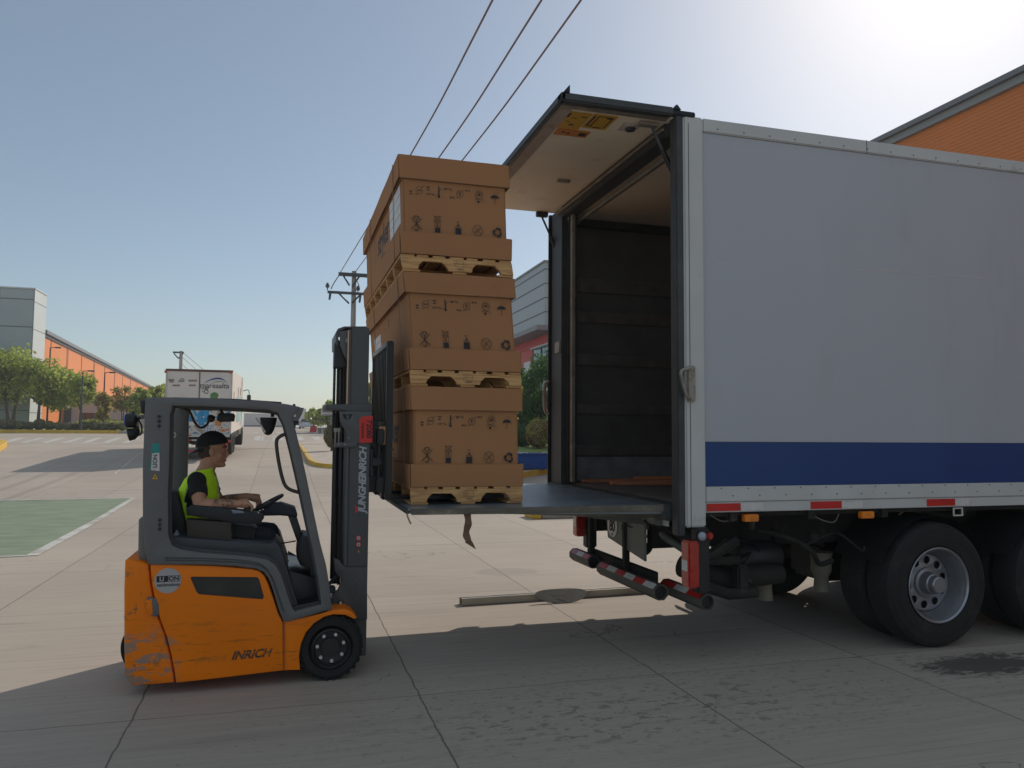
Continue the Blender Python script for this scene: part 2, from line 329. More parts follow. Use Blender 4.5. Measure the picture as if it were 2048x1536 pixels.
# ------------------------------------------------------------------ object helpers
def tag(o, label=None, cat=None, group=None, kind=None):
    if label: o['label'] = label
    if cat: o['category'] = cat
    if group: o['group'] = group
    if kind: o['kind'] = kind
    return o
def empty(name, loc, rz=0, label=None, cat=None, group=None):
    o = bpy.data.objects.new(name, None); COL.objects.link(o); o.location = loc; o.rotation_euler.z = rz; o.empty_display_size = .2
    tag(o, label, cat, group); return o
def link_mesh(name, me, mats, parent=None, smooth=35):
    if not isinstance(mats, (list, tuple)): mats = [mats]
    me.materials.clear()
    for mm in mats: me.materials.append(mm)
    if smooth:
        for p in me.polygons: p.use_smooth = True
        me.set_sharp_from_angle(angle=R(smooth))
    me.name = name
    o = bpy.data.objects.new(name, me); COL.objects.link(o)
    if parent is not None:
        o.parent = parent
        # geometry is written in world coordinates: cancel the parents' transforms
        if parent.type == 'EMPTY':
            o.matrix_parent_inverse = (Matrix.Translation(parent.location) @ parent.rotation_euler.to_matrix().to_4x4()).inverted()
    return o
class MB:
    def __init__(s): s.bm = bmesh.new(); s.mi = 0
    def _add(s, b2, M=None):
        me = bpy.data.meshes.new('tmp'); b2.to_mesh(me); b2.free()
        if M is not None: me.transform(M)
        n0 = len(s.bm.faces); s.bm.from_mesh(me); bpy.data.meshes.remove(me)
        if s.mi:
            s.bm.faces.ensure_lookup_table()
            for f in s.bm.faces[n0:]: f.material_index = s.mi
        return s
    def box(s, x0, x1, y0, y1, z0, z1, bev=0, M=None, seg=2):
        b2 = bmesh.new(); bmesh.ops.create_cube(b2, size=1)
        for v in b2.verts: v.co = Vector(((x0+x1)/2+v.co.x*(x1-x0), (y0+y1)/2+v.co.y*(y1-y0), (z0+z1)/2+v.co.z*(z1-z0)))
        if bev: bmesh.ops.bevel(b2, geom=list(b2.edges), offset=bev, segments=seg, affect='EDGES', clamp_overlap=True)
        return s._add(b2, M)
    def hexa(s, pts, bev=0):      # 8 corners: bottom 4 then top 4, same order
        b2 = bmesh.new(); v = [b2.verts.new(p) for p in pts]
        for f in ((3, 2, 1, 0), (4, 5, 6, 7), (0, 1, 5, 4), (1, 2, 6, 5), (2, 3, 7, 6), (3, 0, 4, 7)): b2.faces.new([v[i] for i in f])
        bmesh.ops.recalc_face_normals(b2, faces=list(b2.faces))
        if bev: bmesh.ops.bevel(b2, geom=list(b2.edges), offset=bev, segments=2, affect='EDGES', clamp_overlap=True)
        return s._add(b2)
    def tube(s, pts, r, seg=12, caps=True, sx=1.0):   # r: number or list
        pts = [Vector(p) for p in pts]; rs = r if isinstance(r, (list, tuple)) else [r]*len(pts)
        b2 = bmesh.new(); rings = []; up = None
        for i, p in enumerate(pts):
            t = (pts[min(i+1, len(pts)-1)]-pts[max(i-1, 0)]).normalized()
            if up is None:
                a = Vector((0, 0, 1)) if abs(t.z) < .9 else Vector((0, 1, 0)); up = (a - t*a.dot(t)).normalized()
            else: up = (up - t*up.dot(t)).normalized()
            sd = t.cross(up)
            rings.append([b2.verts.new(p + (up*math.cos(2*math.pi*k/seg) + sd*math.sin(2*math.pi*k/seg)*sx)*rs[i]) for k in range(seg)])
        for a, b in zip(rings, rings[1:]):
            for k in range(seg): b2.faces.new((a[k], a[(k+1) % seg], b[(k+1) % seg], b[k]))
        if caps: b2.faces.new(list(reversed(rings[0]))); b2.faces.new(rings[-1])
        bmesh.ops.recalc_face_normals(b2, faces=list(b2.faces))
        return s._add(b2)
    def lathe(s, prof, c, axis='-y', seg=48, closed=False, cap=True):   # prof: (radius, depth along axis)
        c = Vector(c); b2 = bmesh.new(); rings = []
        for r, t in prof:
            ring = []
            for k in range(seg):
                a = 2*math.pi*k/seg
                if axis == '-y': p = Vector((math.cos(a)*r, -t, math.sin(a)*r))
                elif axis == 'z': p = Vector((math.cos(a)*r, math.sin(a)*r, t))
                else: p = Vector((t, math.cos(a)*r, math.sin(a)*r))
                ring.append(b2.verts.new(c+p))
            rings.append(ring)
        if closed: rings.append(rings[0])
        for a, b in zip(rings, rings[1:]):
            for k in range(seg): b2.faces.new((a[k], a[(k+1) % seg], b[(k+1) % seg], b[k]))
        if not closed and cap:
            if prof[0][0] > 1e-4: b2.faces.new(list(reversed(rings[0])))
            if prof[-1][0] > 1e-4: b2.faces.new(rings[-1])
        bmesh.ops.remove_doubles(b2, verts=list(b2.verts), dist=1e-5)
        bmesh.ops.recalc_face_normals(b2, faces=list(b2.faces))
        return s._add(b2)
    def ball(s, c, rx, ry=None, rz=None, seg=16, M=None):
        ry = ry or rx; rz = rz or rx; b2 = bmesh.new(); bmesh.ops.create_uvsphere(b2, u_segments=seg, v_segments=max(6, seg//2), radius=1)
        T = Matrix.Translation(c) @ (M or Matrix.Identity(4)) @ Matrix.Diagonal((rx, ry, rz, 1))
        return s._add(b2, T)
    def plate(s, outline, holes=(), y0=0, y1=.1, bev=0, M=None):
        """2-D outline (x, z) with holes, extruded between y0 and y1; M replaces the default upright placing"""
        cu = bpy.data.curves.new('c', 'CURVE'); cu.dimensions = '2D'; cu.fill_mode = 'BOTH'
        cu.extrude = max(1e-4, abs(y1-y0)/2-bev); cu.bevel_depth = bev; cu.bevel_resolution = 1 if bev else 0; cu.offset = -bev
        for loop in [outline]+list(holes):
            sp = cu.splines.new('POLY'); sp.points.add(len(loop)-1); sp.use_cyclic_u = True
            for pt, q in zip(sp.points, loop): pt.co = (q[0], q[1], 0, 1)
        o = bpy.data.objects.new('c', cu); me = bpy.data.meshes.new_from_object(o)
        bpy.data.objects.remove(o); bpy.data.curves.remove(cu)
        T = M if M is not None else Matrix(((1, 0, 0, 0), (0, 0, -1, (y0+y1)/2), (0, 1, 0, 0), (0, 0, 0, 1)))
        b2 = bmesh.new(); b2.from_mesh(me); bpy.data.meshes.remove(me)
        bmesh.ops.remove_doubles(b2, verts=list(b2.verts), dist=1e-5)
        return s._add(b2, T)
    def quad(s, *pts):
        b2 = bmesh.new(); b2.faces.new([b2.verts.new(p) for p in pts]); return s._add(b2)
    def text(s, body, size, M, ext=.0006, shear=0, off=0, ax='CENTER', sp=1.0):
        cu = bpy.data.curves.new('t', 'FONT'); cu.body = body; cu.size = size; cu.extrude = ext; cu.shear = shear; cu.offset = off
        cu.align_x = ax; cu.align_y = 'CENTER'; cu.space_character = sp; cu.resolution_u = 3
        o = bpy.data.objects.new('t', cu); me = bpy.data.meshes.new_from_object(o); bpy.data.objects.remove(o); bpy.data.curves.remove(cu)
        b2 = bmesh.new(); b2.from_mesh(me); bpy.data.meshes.remove(me); return s._add(b2, M)
    def build(s, name, mats, parent=None, smooth=35, xf=None):
        if xf:
            for v in s.bm.verts: v.co = xf(v.co)
        me = bpy.data.meshes.new(name); s.bm.to_mesh(me); s.bm.free()
        return link_mesh(name, me, mats, parent, smooth)
def MY(x, y, z, rot=0):   # frame facing -Y (towards the camera): local x -> +X, local y -> +Z
    return Matrix.Translation((x, y, z)) @ Matrix(((1, 0, 0, 0), (0, 0, -1, 0), (0, 1, 0, 0), (0, 0, 0, 1))) @ Matrix.Rotation(rot, 4, 'Z')
def MX(x, y, z, rot=0):   # frame facing -X: local x -> -Y, local y -> +Z
    return Matrix.Translation((x, y, z)) @ Matrix(((0, 0, -1, 0), (-1, 0, 0, 0), (0, 1, 0, 0), (0, 0, 0, 1))) @ Matrix.Rotation(rot, 4, 'Z')
def MPX(x, y, z, rot=0):   # frame facing +X: local x -> +Y
    return Matrix.Translation((x, y, z)) @ Matrix(((0, 0, 1, 0), (1, 0, 0, 0), (0, 1, 0, 0), (0, 0, 0, 1))) @ Matrix.Rotation(rot, 4, 'Z')
def circ(cx, cy, r, n=24, a0=0, a1=360): return [(cx+r*math.cos(R(a0+(a1-a0)*k/n)), cy+r*math.sin(R(a0+(a1-a0)*k/n))) for k in range(n if a1-a0 == 360 else n+1)]
def smooth_path(pts, n=6):
    pts = [Vector(p) for p in pts]; out = []
    for i in range(len(pts)-1):
        p0 = pts[max(i-1, 0)]; p1 = pts[i]; p2 = pts[i+1]; p3 = pts[min(i+2, len(pts)-1)]
        for k in range(n):
            t = k/n; out.append(.5*((2*p1)+(p2-p0)*t+(2*p0-5*p1+4*p2-p3)*t*t+(3*p1-p0-3*p2+p3)*t**3))
    out.append(pts[-1]); return out

# ================================================================== GROUND AND ROAD SURFACES
def ground_mesh():
    ys = sorted(set([-60.0, -20.0] + [i*2.0 for i in range(-5, 60)] + [125.0, 140.0, 160.0, 200.0, 250.0, 350.0, 500.0, 900.0, 1500.0, 3000.0] + [float(p[0]) for p in PROF if 0 < p[0] < 3000]))
    xs = [-1500, -400, -120, -60, -30, -15, 0, 15, 30, 60, 120, 400, 1500]
    bm = bmesh.new(); g = [[bm.verts.new((x, y, gz(y))) for x in xs] for y in ys]
    for a, b in zip(g, g[1:]):
        for i in range(len(xs)-1): bm.faces.new((a[i], a[i+1], b[i+1], b[i]))
    me = bpy.data.meshes.new('ground'); bm.to_mesh(me); bm.free()
    return tag(link_mesh('ground', me, M_ground, smooth=0), kind='structure')
ground_mesh()
def sheet(name, loops, mat_, lift=.004, cut=1.0):
    """flat painted patches draped on the ground profile"""
    b = MB()
    for lp in loops:
        bm = bmesh.new(); bm.faces.new([bm.verts.new((x, y, 0)) for x, y in lp])
        y0 = min(p[1] for p in lp); y1 = max(p[1] for p in lp)
        for (yy, _) in PROF:
            if y0 < yy < y1:
                bmesh.ops.bisect_plane(bm, geom=list(bm.verts)+list(bm.edges)+list(bm.faces), plane_co=(0, yy, 0), plane_no=(0, 1, 0))
        for v in bm.verts: v.co.z = gz(v.co.y)+lift
        bmesh.ops.recalc_face_normals(bm, faces=list(bm.faces))
        for f in bm.faces:
            if f.normal.z < 0: f.normal_flip()
        b._add(bm)
    return tag(b.build(name, mat_, smooth=0), kind='structure')
G2 = lambda *pts: [tuple(at_g(u, v).xy) for u, v in pts]
# green painted bay with a white border
sheet('green_road_bay', [[(-3.62, 21.5), (-3.36, 12.48), (-16, 12.0), (-16, 21.0)]], M_green, .004)
sheet('bay_border_line', [[(-3.50, 21.62), (-3.62, 21.62), (-3.40, 12.42), (-3.24, 12.42)], [(-3.4, 12.48), (-3.4, 12.38), (-16, 11.9), (-16, 12.0)], [(-3.62, 21.62), (-3.62, 21.50), (-16, 21.0), (-16, 21.1)]], M_wpaint, .008)
# zebra crossings
st = []
for b0, w0, t0, w1 in ((-45, 60, 30, 60), (-2, 16, 35, 18), (38, 13, 78, 14), (82, 13, 118, 14), (123, 13, 157, 14), (162, 14, 192, 15), (203, 14, 232, 14), (243, 14, 268, 14), (284, 14, 304, 14)):
    if b0 == -45: continue
    st.append(G2((b0, 886), (b0+w0, 886), (t0+w1, 875.5), (t0, 875.5)))
for b0, w0, t0, w1 in ((508, 11, 510, 10), (555, 12, 552, 11), (596, 14, 591, 12), (630, 15, 622, 14), (666, 14, 656, 13)):
    st.append(G2((b0, 880.5), (b0+w0, 880.5), (t0+w1, 873.5), (t0, 873.5)))
sheet('zebra_crossing', st, M_wpaint, .006)
st = [G2((u, 866.0), (u+9, 866.0), (u+9, 864.6), (u, 864.6)) for u in (508, 531, 553, 600, 621, 642)]
st += [G2((228, 948), (231, 948), (287, 905), (284, 905))]
sheet('lane_line', st, M_wpaint, .006)
sheet('worn_road_letters', [G2((513+k, 882), (516+k, 882), (517+k, 873), (514+k, 873)) for k in (0, 5, 10, 32, 37)], M_wpaint, .010)

# ------------------------------------------------------------------ kerbs, islands, verge
def kerb(name, pts, mat_, label, h=.15, w_=.16, cat='kerb', side=1):
    """kerb stone run: pts = [(x, y)] of its road-side face"""
    b = MB(); P = [Vector((x, y)) for x, y in pts]; rows = []
    for i, p in enumerate(P):
        t = (P[min(i+1, len(P)-1)]-P[max(i-1, 0)]).normalized(); n = Vector((-t.y, t.x))*side
        z = gz(p.y)
        rows.append([(p.x, p.y, z-.05), (p.x+n.x*.01, p.y+n.y*.01, z+h-.02), (p.x+n.x*.03, p.y+n.y*.03, z+h), (p.x+n.x*w_, p.y+n.y*w_, z+h), (p.x+n.x*w_, p.y+n.y*w_, z-.05)])
    bm = bmesh.new(); V = [[bm.verts.new(q) for q in r] for r in rows]
    for a, c in zip(V, V[1:]):
        for k in range(5): bm.faces.new((a[k], a[(k+1) % 5], c[(k+1) % 5], c[k]))
    bm.faces.new(V[0]); bm.faces.new(list(reversed(V[-1])))
    bmesh.ops.recalc_face_normals(bm, faces=list(bm.faces)); b._add(bm)
    return tag(b.build(name, mat_, smooth=0), label, cat)
def spline2(pts, n=5): return [(p.x, p.y) for p in smooth_path([(x, y, 0) for x, y in pts], n)]
isl = spline2(G2((594, 892), (604, 905), (614, 922), (624, 930), (640, 934.5), (680, 938), (740, 943)), 5)
kerb('yellow_kerb', isl, M_kerb_y, 'yellow kerb curving round the pavement island behind the forklift mast', side=1)
ib = [tuple(at_g(597, 889).xy), tuple(at_g(640, 882).xy), tuple(at_g(700, 878).xy)]
inner = isl + [(26, isl[-1][1]), (26, ib[-1][1]+8), ib[2], ib[1]]
sheet('pavement', [inner], M_pave, .146)
lk = spline2(G2((-60, 925), (-20, 912), (4, 900), (14, 891), (2, 887), (-60, 886)), 5)
kerb('yellow_kerb', lk, M_kerb_y, 'short yellow kerb nose at the left edge of the picture', h=.22, w_=.3, side=1)
kerb('yellow_kerb', [(-60, 79.5), (-40, 79.5), (-20, 79.5), (-14.6, 79.5)], M_kerb_y, 'long yellow kerb in front of the row of clipped bushes', h=.3, side=1)
kerb('concrete_kerb', [(-14.58, 79.5), (-9, 79.5), (-6, 80.5)], M_kerb_g, 'bare grey kerb continuing the yellow one behind the forklift', h=.25, side=1)
sheet('lawn', [[(-90, 79.66), (-9, 79.66), (-6, 82), (-6, 100), (-90, 100)]], M_grass, .2)
rk = spline2(G2((985, 972), (1043, 957), (1110, 946), (1200, 938)), 5)
rk = [(x, y) for x, y in rk]
kerb('yellow_kerb', rk, M_kerb_y, 'kerb with a yellow top in front of the blue bins beside the lorry', side=1, h=.2)
sheet('pavement', [rk + [(40, rk[-1][1]), (40, 44), (rk[0][0], 44)]], M_pave, .19)
lawn_y = [(6.5, 33), (40, 33), (40, 57), (6.5, 57)]
sheet('lawn', [lawn_y], M_grass, .30)
# low concrete separator under the lift platform
e = empty('concrete_kerb', (4.95, 15.5, 0), 0, 'low concrete kerb island with a yellow painted end under the lift platform', 'kerb')
MB().box(5.14, 11, 15.32, 15.9, 0, .17, .02).build('kerb_body', M_kerb_g, e)
MB().box(4.95, 5.137, 15.30, 15.92, 0, .175, .02).build('painted_end', M_kerb_y, e)

# ================================================================== BUILDINGS
def wall_y(u, x0=-24.5, k=.052, y0=90):     # where the ray over pixel column u meets the left warehouse's long wall
    d = ray(u, 864); s_ = d.x/d.y
    return (x0+k*y0)/(s_+k)
def lw(y): return -24.5-.052*(y-90)
wh = empty('warehouse', (-40, 90, gz(90)), 0, 'long orange warehouse with a grey roof edge on the left, beyond the trees', 'building')
yA, yB = 90.5, 330
def slab(b, xa, ya, xb, yb, z0, z1, t):   # vertical slab from (xa,ya) to (xb,yb), thickness t to the -x side
    b.hexa([(xa, ya, z0), (xb, yb, z0), (xb-t, yb, z0), (xa-t, ya, z0), (xa, ya, z1), (xb, yb, z1), (xb-t, yb, z1), (xa-t, ya, z1)])
b = MB(); slab(b, lw(92.8), 92.8, lw(yB), yB, 1, 11.9, 40); b.build('wall', M_owall, wh, 0)
b = MB(); slab(b, lw(92.8)+.35, 92.8, lw(yB)+.35, yB, 12.02, 12.4, 41); b.build('roof_edge', M_roof, wh, 0)
b = MB(); slab(b, lw(92.8)+.14, 92.8, lw(yB)+.14, yB, 11.7, 12.0, 41); b.build('gutter', M_dkjoint, wh, 0)
b = MB()
for u, wd in ((94, .12), (128.2, .5), (157, .12), (182.7, .5), (204, .12), (224.6, .5), (241, .12), (256.9, .5), (270.5, .12), (283.5, .5)):
    y = wall_y(u); slab(b, lw(y)+.05, y-wd*.8, lw(y+wd)+.05, y+wd*.8, 1, 11.69, .3)
b.build('cladding_joints', M_owall2, wh, 0)
# tower at its near corner
tw = empty('corner_tower', (-34, 86, gz(86)), 0, 'grey panel clad tower at the left edge of the picture', 'building')
b = MB().box(-24.5-26, -24.5, 88.5, 92.6, 1.2, 16.0); b.build('front_cladding', M_gclad, tw, 0)
b = MB().box(-24.46, -24.42, 88.5, 92.6, 1.2, 16.0); b.build('sunlit_side_cladding', M_lclad, tw, 0)  # paler than the front: sunlight on this side is put into its colour
b = MB()
for z in (14.9, 12.1, 9.3, 6.5, 3.7): b.box(-24.5-26.02, -24.5, 88.47, 88.5, z, z+.07); b.box(-24.42, -24.41, 88.5, 92.6, z-.2, z-.14)
for x in (-27.6, -30.7, -33.8, -36.9, -40): b.box(x, x+.07, 88.472, 88.498, 1.2, 16)
b.build('panel_joints', M_dkjoint, tw, 0)
MB().box(-24.5-26.1, -24.35, 88.4, 92.7, 16.0, 16.12).build('coping', M_lclad, tw, 0)
# pale low building under the orange wall
pb = empty('low_white_building', (-14, 106, gz(106)), 0, 'low pale building with a grey wall behind the young trees', 'building')
MB().box(-36, -8.5, 105, 112, 1.5, 5.7).build('wall', M_plaster, pb, 0)
MB().box(-36.1, -8.4, 104.9, 112.1, 5.7, 5.95).build('roof_edge', M_lclad, pb, 0)
b = MB(); xs = at_y(164, 850, 104.9).x
b.box(xs-.05, xs+1.5, 104.9, 104.97, 2.9, 3.9); b.build('window', M_dkglass, pb, 0)
b = MB().box(at_y(128, 850, 104.9).x, at_y(128, 850, 104.9).x+.7, 104.8, 104.99, 2.0, 4.5); b.build('drainpipe', M_dkjoint, pb, 0)
# right warehouse and its tower
rw = empty('warehouse', (24, 30, gz(30)), 0, 'big orange ribbed warehouse wall rising behind the white lorry', 'building')
b = MB().box(20, 60, -14, 45, -.5, 11.8); b.build('wall', M_owall, rw, 0)
b = MB()
for k in range(56): z = 5.0+k*.12; b.box(19.988, 19.998, -14, 44.95, z, z+.07)
b.build('ribs', M_owall, rw, 0)
b = MB().box(19.84, 60, -14, 44.98, 11.8, 12.03); b.build('fascia', mk('fascia_grey', (.30, .31, .31), .5, 0, .04, 1), rw, 0)
b = MB().box(19.70, 60, -14, 44.98, 12.03, 12.2); b.build('roof_edge', M_roof, rw, 0)
rt = empty('corner_tower', (26, 66, gz(60)), 0, 'grey clad building with red fascia and teal glass seen between the boxes and the lorry', 'building')
zt = at_y(1090, 524, 59).z; zb = at_y(1080, 651, 58).z
MB().box(20, 44, 59, 82, zb, zt).build('cladding', M_gclad, rt, 0)
b = MB()
for v in (538, 566.5, 595, 623.5):
    z = at_y(1092, v, 59).z; b.box(19.97, 44, 58.97, 82, z-.04, z+.04)
b.build('panel_joints', M_dkjoint, rt, 0)
MB().box(19.9, 44, 58.9, 82.1, zt, zt+.15).build('coping', M_roof, rt, 0)
MB().box(18.9, 44, 57.6, 82.5, zb-.38, zb-.003).build('canopy', M_roof, rt, 0)
MB().box(20.6, 44, 59.6, 82, zb-1.15, zb-.39).build('fascia', M_rshop, rt, 0)
MB().box(20.4, 44, 59.4, 64.1, zb-1.28, zb-1.153).build('trim', M_lclad, rt, 0)
MB().box(20.7, 44, 59.7, 64.0, 1, zb-1.29).build('window', M_win, rt, 0)
b = MB(); 
for x in (22.2, 24.5, 27): b.box(x, x+.12, 59.62, 59.69, 1, zb-1.29)
for y in (61.8,): b.box(20.62, 20.69, y, y+.12, 1, zb-1.29)
b.box(20.6, 20.72, 59.6, 59.72, 1, zb-1.29); b.build('window_frame', M_dkjoint, rt, 0)
MB().box(20.65, 44, 64.2, 82, 1, zb-1.16).build('wall', M_rshop, rt, 0)
MB().box(20.55, 20.64, 64.6, 66.4, 2, zb-2.2).build('poster', M_paper, rt, 0)
# distant buildings at the end of the road
dw = empty('distant_warehouse', (-4, 165, gz(165)), 0, 'long white warehouse at the far end of the road', 'building')
MB().box(at_y(487, 860, 160).x, at_y(575, 860, 160).x, 160, 175, 2, at_y(540, 827, 160).z).build('wall', M_lclad, dw, 0)
MB().box(at_y(487, 860, 160).x, at_y(575, 860, 160).x, 159.9, 159.99, gz(160)-.3, at_y(540, 851, 160).z).build('loading_doors', M_dkjoint, dw, 0)
dt = empty('distant_box_lorry', (3, 135, gz(135)), 0, 'white high box lorry parked at the end of the road beyond the pale car', 'lorry')
xa, xb = at_y(586, 860, 132).x, at_y(611, 860, 132).x
MB().box(xa, xb, 132, 141, gz(132)+.9, at_y(600, 817, 132).z, .05).build('cargo_box', M_lclad, dt, 0)
MB().box(xa+.2, xb-.2, 132.1, 140.5, gz(132)+.5, gz(132)+.9).build('frame', M_chassis, dt, 0)
b = MB(); 
for y in (133.5, 139.5):
    for x in (xa+.3, xb-.3): b.lathe([(.0, -.14), (.48, -.14), (.48, .14), (0, .14)], (x, y, gz(y)+.48), 'x', 20)
b.build('wheels', M_rubber, dt)
gh = empty('gatehouse', (6, 88, gz(88)), 0, 'small gatehouse with a flat grey canopy behind the mast', 'building')
xa = at_y(655, 860, 86).x
MB().box(xa+.6, xa+9, 87, 92, gz(87), at_y(660, 829, 86).z).build('wall', mk('gate_wall', (.20, .27, .24), .7), gh, 0)
MB().box(xa-.4, xa+10, 85.6, 93, at_y(660, 829, 86).z, at_y(660, 816, 86).z).build('canopy', M_plaster, gh, 0)

def copy_tree(o, parent=None):
    c = o.copy(); COL.objects.link(c)
    if parent is not None: c.parent = parent
    for ch in list(o.children): copy_tree(ch, c)
    return c

# ================================================================== TREES AND BUSHES
def crown_mesh(cx, cy, z0, z1, rad, n, leaf, seed, clumps=22, flat=1.0):
    rnd = random.Random(seed); bm = bmesh.new(); zc = (z0+z1)/2; h = (z1-z0)/2
    cl = []
    for _ in range(clumps):
        a = rnd.uniform(0, 6.283); q = rnd.random()**.55; e = rnd.uniform(-1, 1)
        k = math.sqrt(max(0, 1-e*e*.8))
        cl.append((cx+math.cos(a)*q*rad*k*.78, cy+math.sin(a)*q*rad*k*.78*flat, zc+e*h*.78, rnd.uniform(.20, .42)*rad))
    for i in range(n):
        x, y, z, r = cl[rnd.randrange(len(cl))]
        d = Vector((rnd.gauss(0, 1), rnd.gauss(0, 1), rnd.gauss(0, .8))); d.normalize(); d *= r*(rnd.random()**.42)*rnd.choice((1, 1, 1, 1.25))
        c = Vector((x, y, z))+d
        s1 = leaf*rnd.uniform(.6, 1.35); a = Vector((rnd.gauss(0, 1), rnd.gauss(0, 1), rnd.gauss(0, 1))).normalized(); b = a.cross(Vector((rnd.gauss(0, 1), rnd.gauss(0, 1), rnd.gauss(0, 1)))).normalized()
        v = [bm.verts.new(c+a*s1), bm.verts.new(c+b*s1*.55), bm.verts.new(c-a*s1*.8), bm.verts.new(c-b*s1*.5)]
        bm.faces.new(v)
    me = bpy.data.meshes.new('crown'); bm.to_mesh(me); bm.free(); return me
def tree(u, y, topv, wpx, label, mat_=None, basev=None, n=2600, leaf=.17, seed=1, trunk=.13, stems=1, group=None, name='street_tree', lowf=.30):
    mat_ = mat_ or M_leaf; p = at_y(u, 864, y); x = p.x; z0 = gz(y)+.1; zt_ = at_y(u, topv, y).z; H = zt_-z0
    dep = p.length; rad = wpx/2/F_PX*dep
    e = empty(name, (x, y, z0), 0, label, 'tree', group)
    rnd = random.Random(seed*13)
    b = MB()
    for s_ in range(stems):
        ox = (s_-(stems-1)/2)*trunk*3
        top = Vector((x+ox*2.5+rnd.uniform(-.2, .2), y+rnd.uniform(-.2, .2), z0+H*.72))
        b.tube(smooth_path([(x+ox*.3, y, z0-.2), (x+ox+rnd.uniform(-.08, .08), y, z0+H*.3), top], 4), [trunk*(1.15-.85*k/8) for k in range(9)], 8)
        for k in range(6):
            a = rnd.uniform(0, 6.28); st_ = Vector((x+ox, y, z0+H*(lowf+.06*k)))
            en = st_+Vector((math.cos(a)*rad*.7, math.sin(a)*rad*.7, H*rnd.uniform(.14, .28)))
            b.tube([st_, (st_+en)/2+Vector((0, 0, .1)), en], [trunk*.42, trunk*.3, trunk*.1], 6)
    b.build('trunk', M_bark, e)
    link_mesh('crown', crown_mesh(x, y, z0+H*lowf, zt_, rad, n, leaf, seed), mat_, e, 0)
    return e
LT = 'trees along the left verge'
tree(20, 86, 700, 130, 'large leafy tree in front of the grey tower at the far left', seed=3, n=3040, leaf=.21, lowf=.38, trunk=.22, stems=2)
tree(-60, 86, 690, 130, 'leafy tree cut by the left edge of the picture', seed=23, n=3000, leaf=.26, trunk=.2)
tree(75, 84, 722, 100, 'broad bushy tree standing between the grey tower and the first orange bay', seed=4, n=2480, leaf=.21, lowf=.38, trunk=.18)
tree(118, 85, 738, 80, 'rounded green tree in front of the first orange bays', seed=5, n=2000, leaf=.21, lowf=.38, trunk=.15)
tree(158, 83, 746, 66, 'yellow green tree beside the street lamp', seed=6, n=1680, leaf=.21, lowf=.38, trunk=.13)
tree(206, 82, 780, 36, 'small narrow tree with a low crown in front of the grey wall', M_leaf2, seed=7, n=1100, leaf=.19, trunk=.07, lowf=.25)
tree(246, 92, 771, 58, 'thin autumn tinted tree on several stems before the orange wall', M_leaf2, seed=8, n=1300, leaf=.2, stems=3, trunk=.07, lowf=.42)
tree(276, 90, 774, 50, 'light green tree on a leaning stem near the forklift roof', seed=9, n=1900, leaf=.2, trunk=.09, lowf=.35)
tree(312, 98, 768, 48, 'small green tree just left of the mobile box truck', seed=10, n=1900, leaf=.22, trunk=.1, lowf=.3)
tree(322, 104, 764, 30, 'pale green treetop touching the corner of the mobile box truck', seed=11, n=900, leaf=.24, trunk=.1, lowf=.3)
tree(628, 104, 812, 34, 'far tree with a low crown left of the gatehouse', seed=12, n=1300, leaf=.24, trunk=.12, lowf=.15)
tree(655, 98, 800, 44, 'far tree rising above the gatehouse canopy', seed=13, n=2200, leaf=.24, trunk=.14, lowf=.15)
tree(690, 92, 792, 54, 'far tree half hidden by the mast chains', seed=14, n=2600, leaf=.24, trunk=.14, lowf=.15)
tree(742, 80, 760, 70, 'far tree hidden behind the load backrest', seed=15, n=2600, leaf=.24, trunk=.14, lowf=.15)
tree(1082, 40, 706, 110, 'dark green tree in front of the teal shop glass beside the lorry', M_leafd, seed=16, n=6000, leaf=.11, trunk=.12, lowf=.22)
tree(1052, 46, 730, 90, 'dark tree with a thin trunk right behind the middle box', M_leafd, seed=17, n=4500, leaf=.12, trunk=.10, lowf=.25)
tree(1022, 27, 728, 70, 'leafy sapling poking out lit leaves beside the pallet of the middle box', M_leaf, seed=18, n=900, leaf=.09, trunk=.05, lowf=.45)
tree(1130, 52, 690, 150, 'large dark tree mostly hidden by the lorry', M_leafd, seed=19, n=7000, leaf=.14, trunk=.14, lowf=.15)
def bush(u, y, wpx, topv, label, mat_=None, n=1500, leaf=.09, seed=1, group=None, name='clipped_bush', fill=True):
    p = at_y(u, 864, y); x = p.x; z0 = gz(y)+.15; z1 = at_y(u, topv, y).z; rad = wpx/2/F_PX*p.length; rnd = random.Random(seed)
    e = empty(name, (x, y, z0), 0, label, 'bush', group); bm = bmesh.new(); zc = (z0+.12+z1)/2; h = (z1-z0-.12)/2
    for i in range(n):
        d = Vector((rnd.gauss(0, 1), rnd.gauss(0, 1), rnd.gauss(0, 1))).normalized()
        k = (.9+.14*noise.noise(d*2.2+Vector((seed, 0, 0))))*rnd.uniform(.86, 1.05)
        c = Vector((x+d.x*rad*k, y+d.y*rad*k, zc+d.z*h*k)); a = Vector((rnd.gauss(0, 1), rnd.gauss(0, 1), rnd.gauss(0, 1))).normalized(); b = a.cross(d).normalized(); q = leaf*rnd.uniform(.6, 1.3)
        bm.faces.new([bm.verts.new(c+a*q), bm.verts.new(c+b*q*.6), bm.verts.new(c-a*q), bm.verts.new(c-b*q*.6)])
    me = bpy.data.meshes.new('foliage'); bm.to_mesh(me); bm.free(); link_mesh('foliage', me, mat_ or M_bush, e, 0)
    bb = MB().ball((x, y, zc), rad*.86, rad*.86, h*.86); bb.tube([(x, y, z0-.2), (x, y, z0+.3)], .06, 6); bb.build('stem', M_bark, e)
    return e
BL = [(14, 40, 838), (37, 26, 842), (58, 22, 844), (78, 24, 838), (98, 21, 842), (118, 21, 844), (136, 20, 845), (150, 12, 846), (166, 21, 844), (188, 20, 844), (208, 19, 844), (226, 19, 845), (245, 21, 844)]
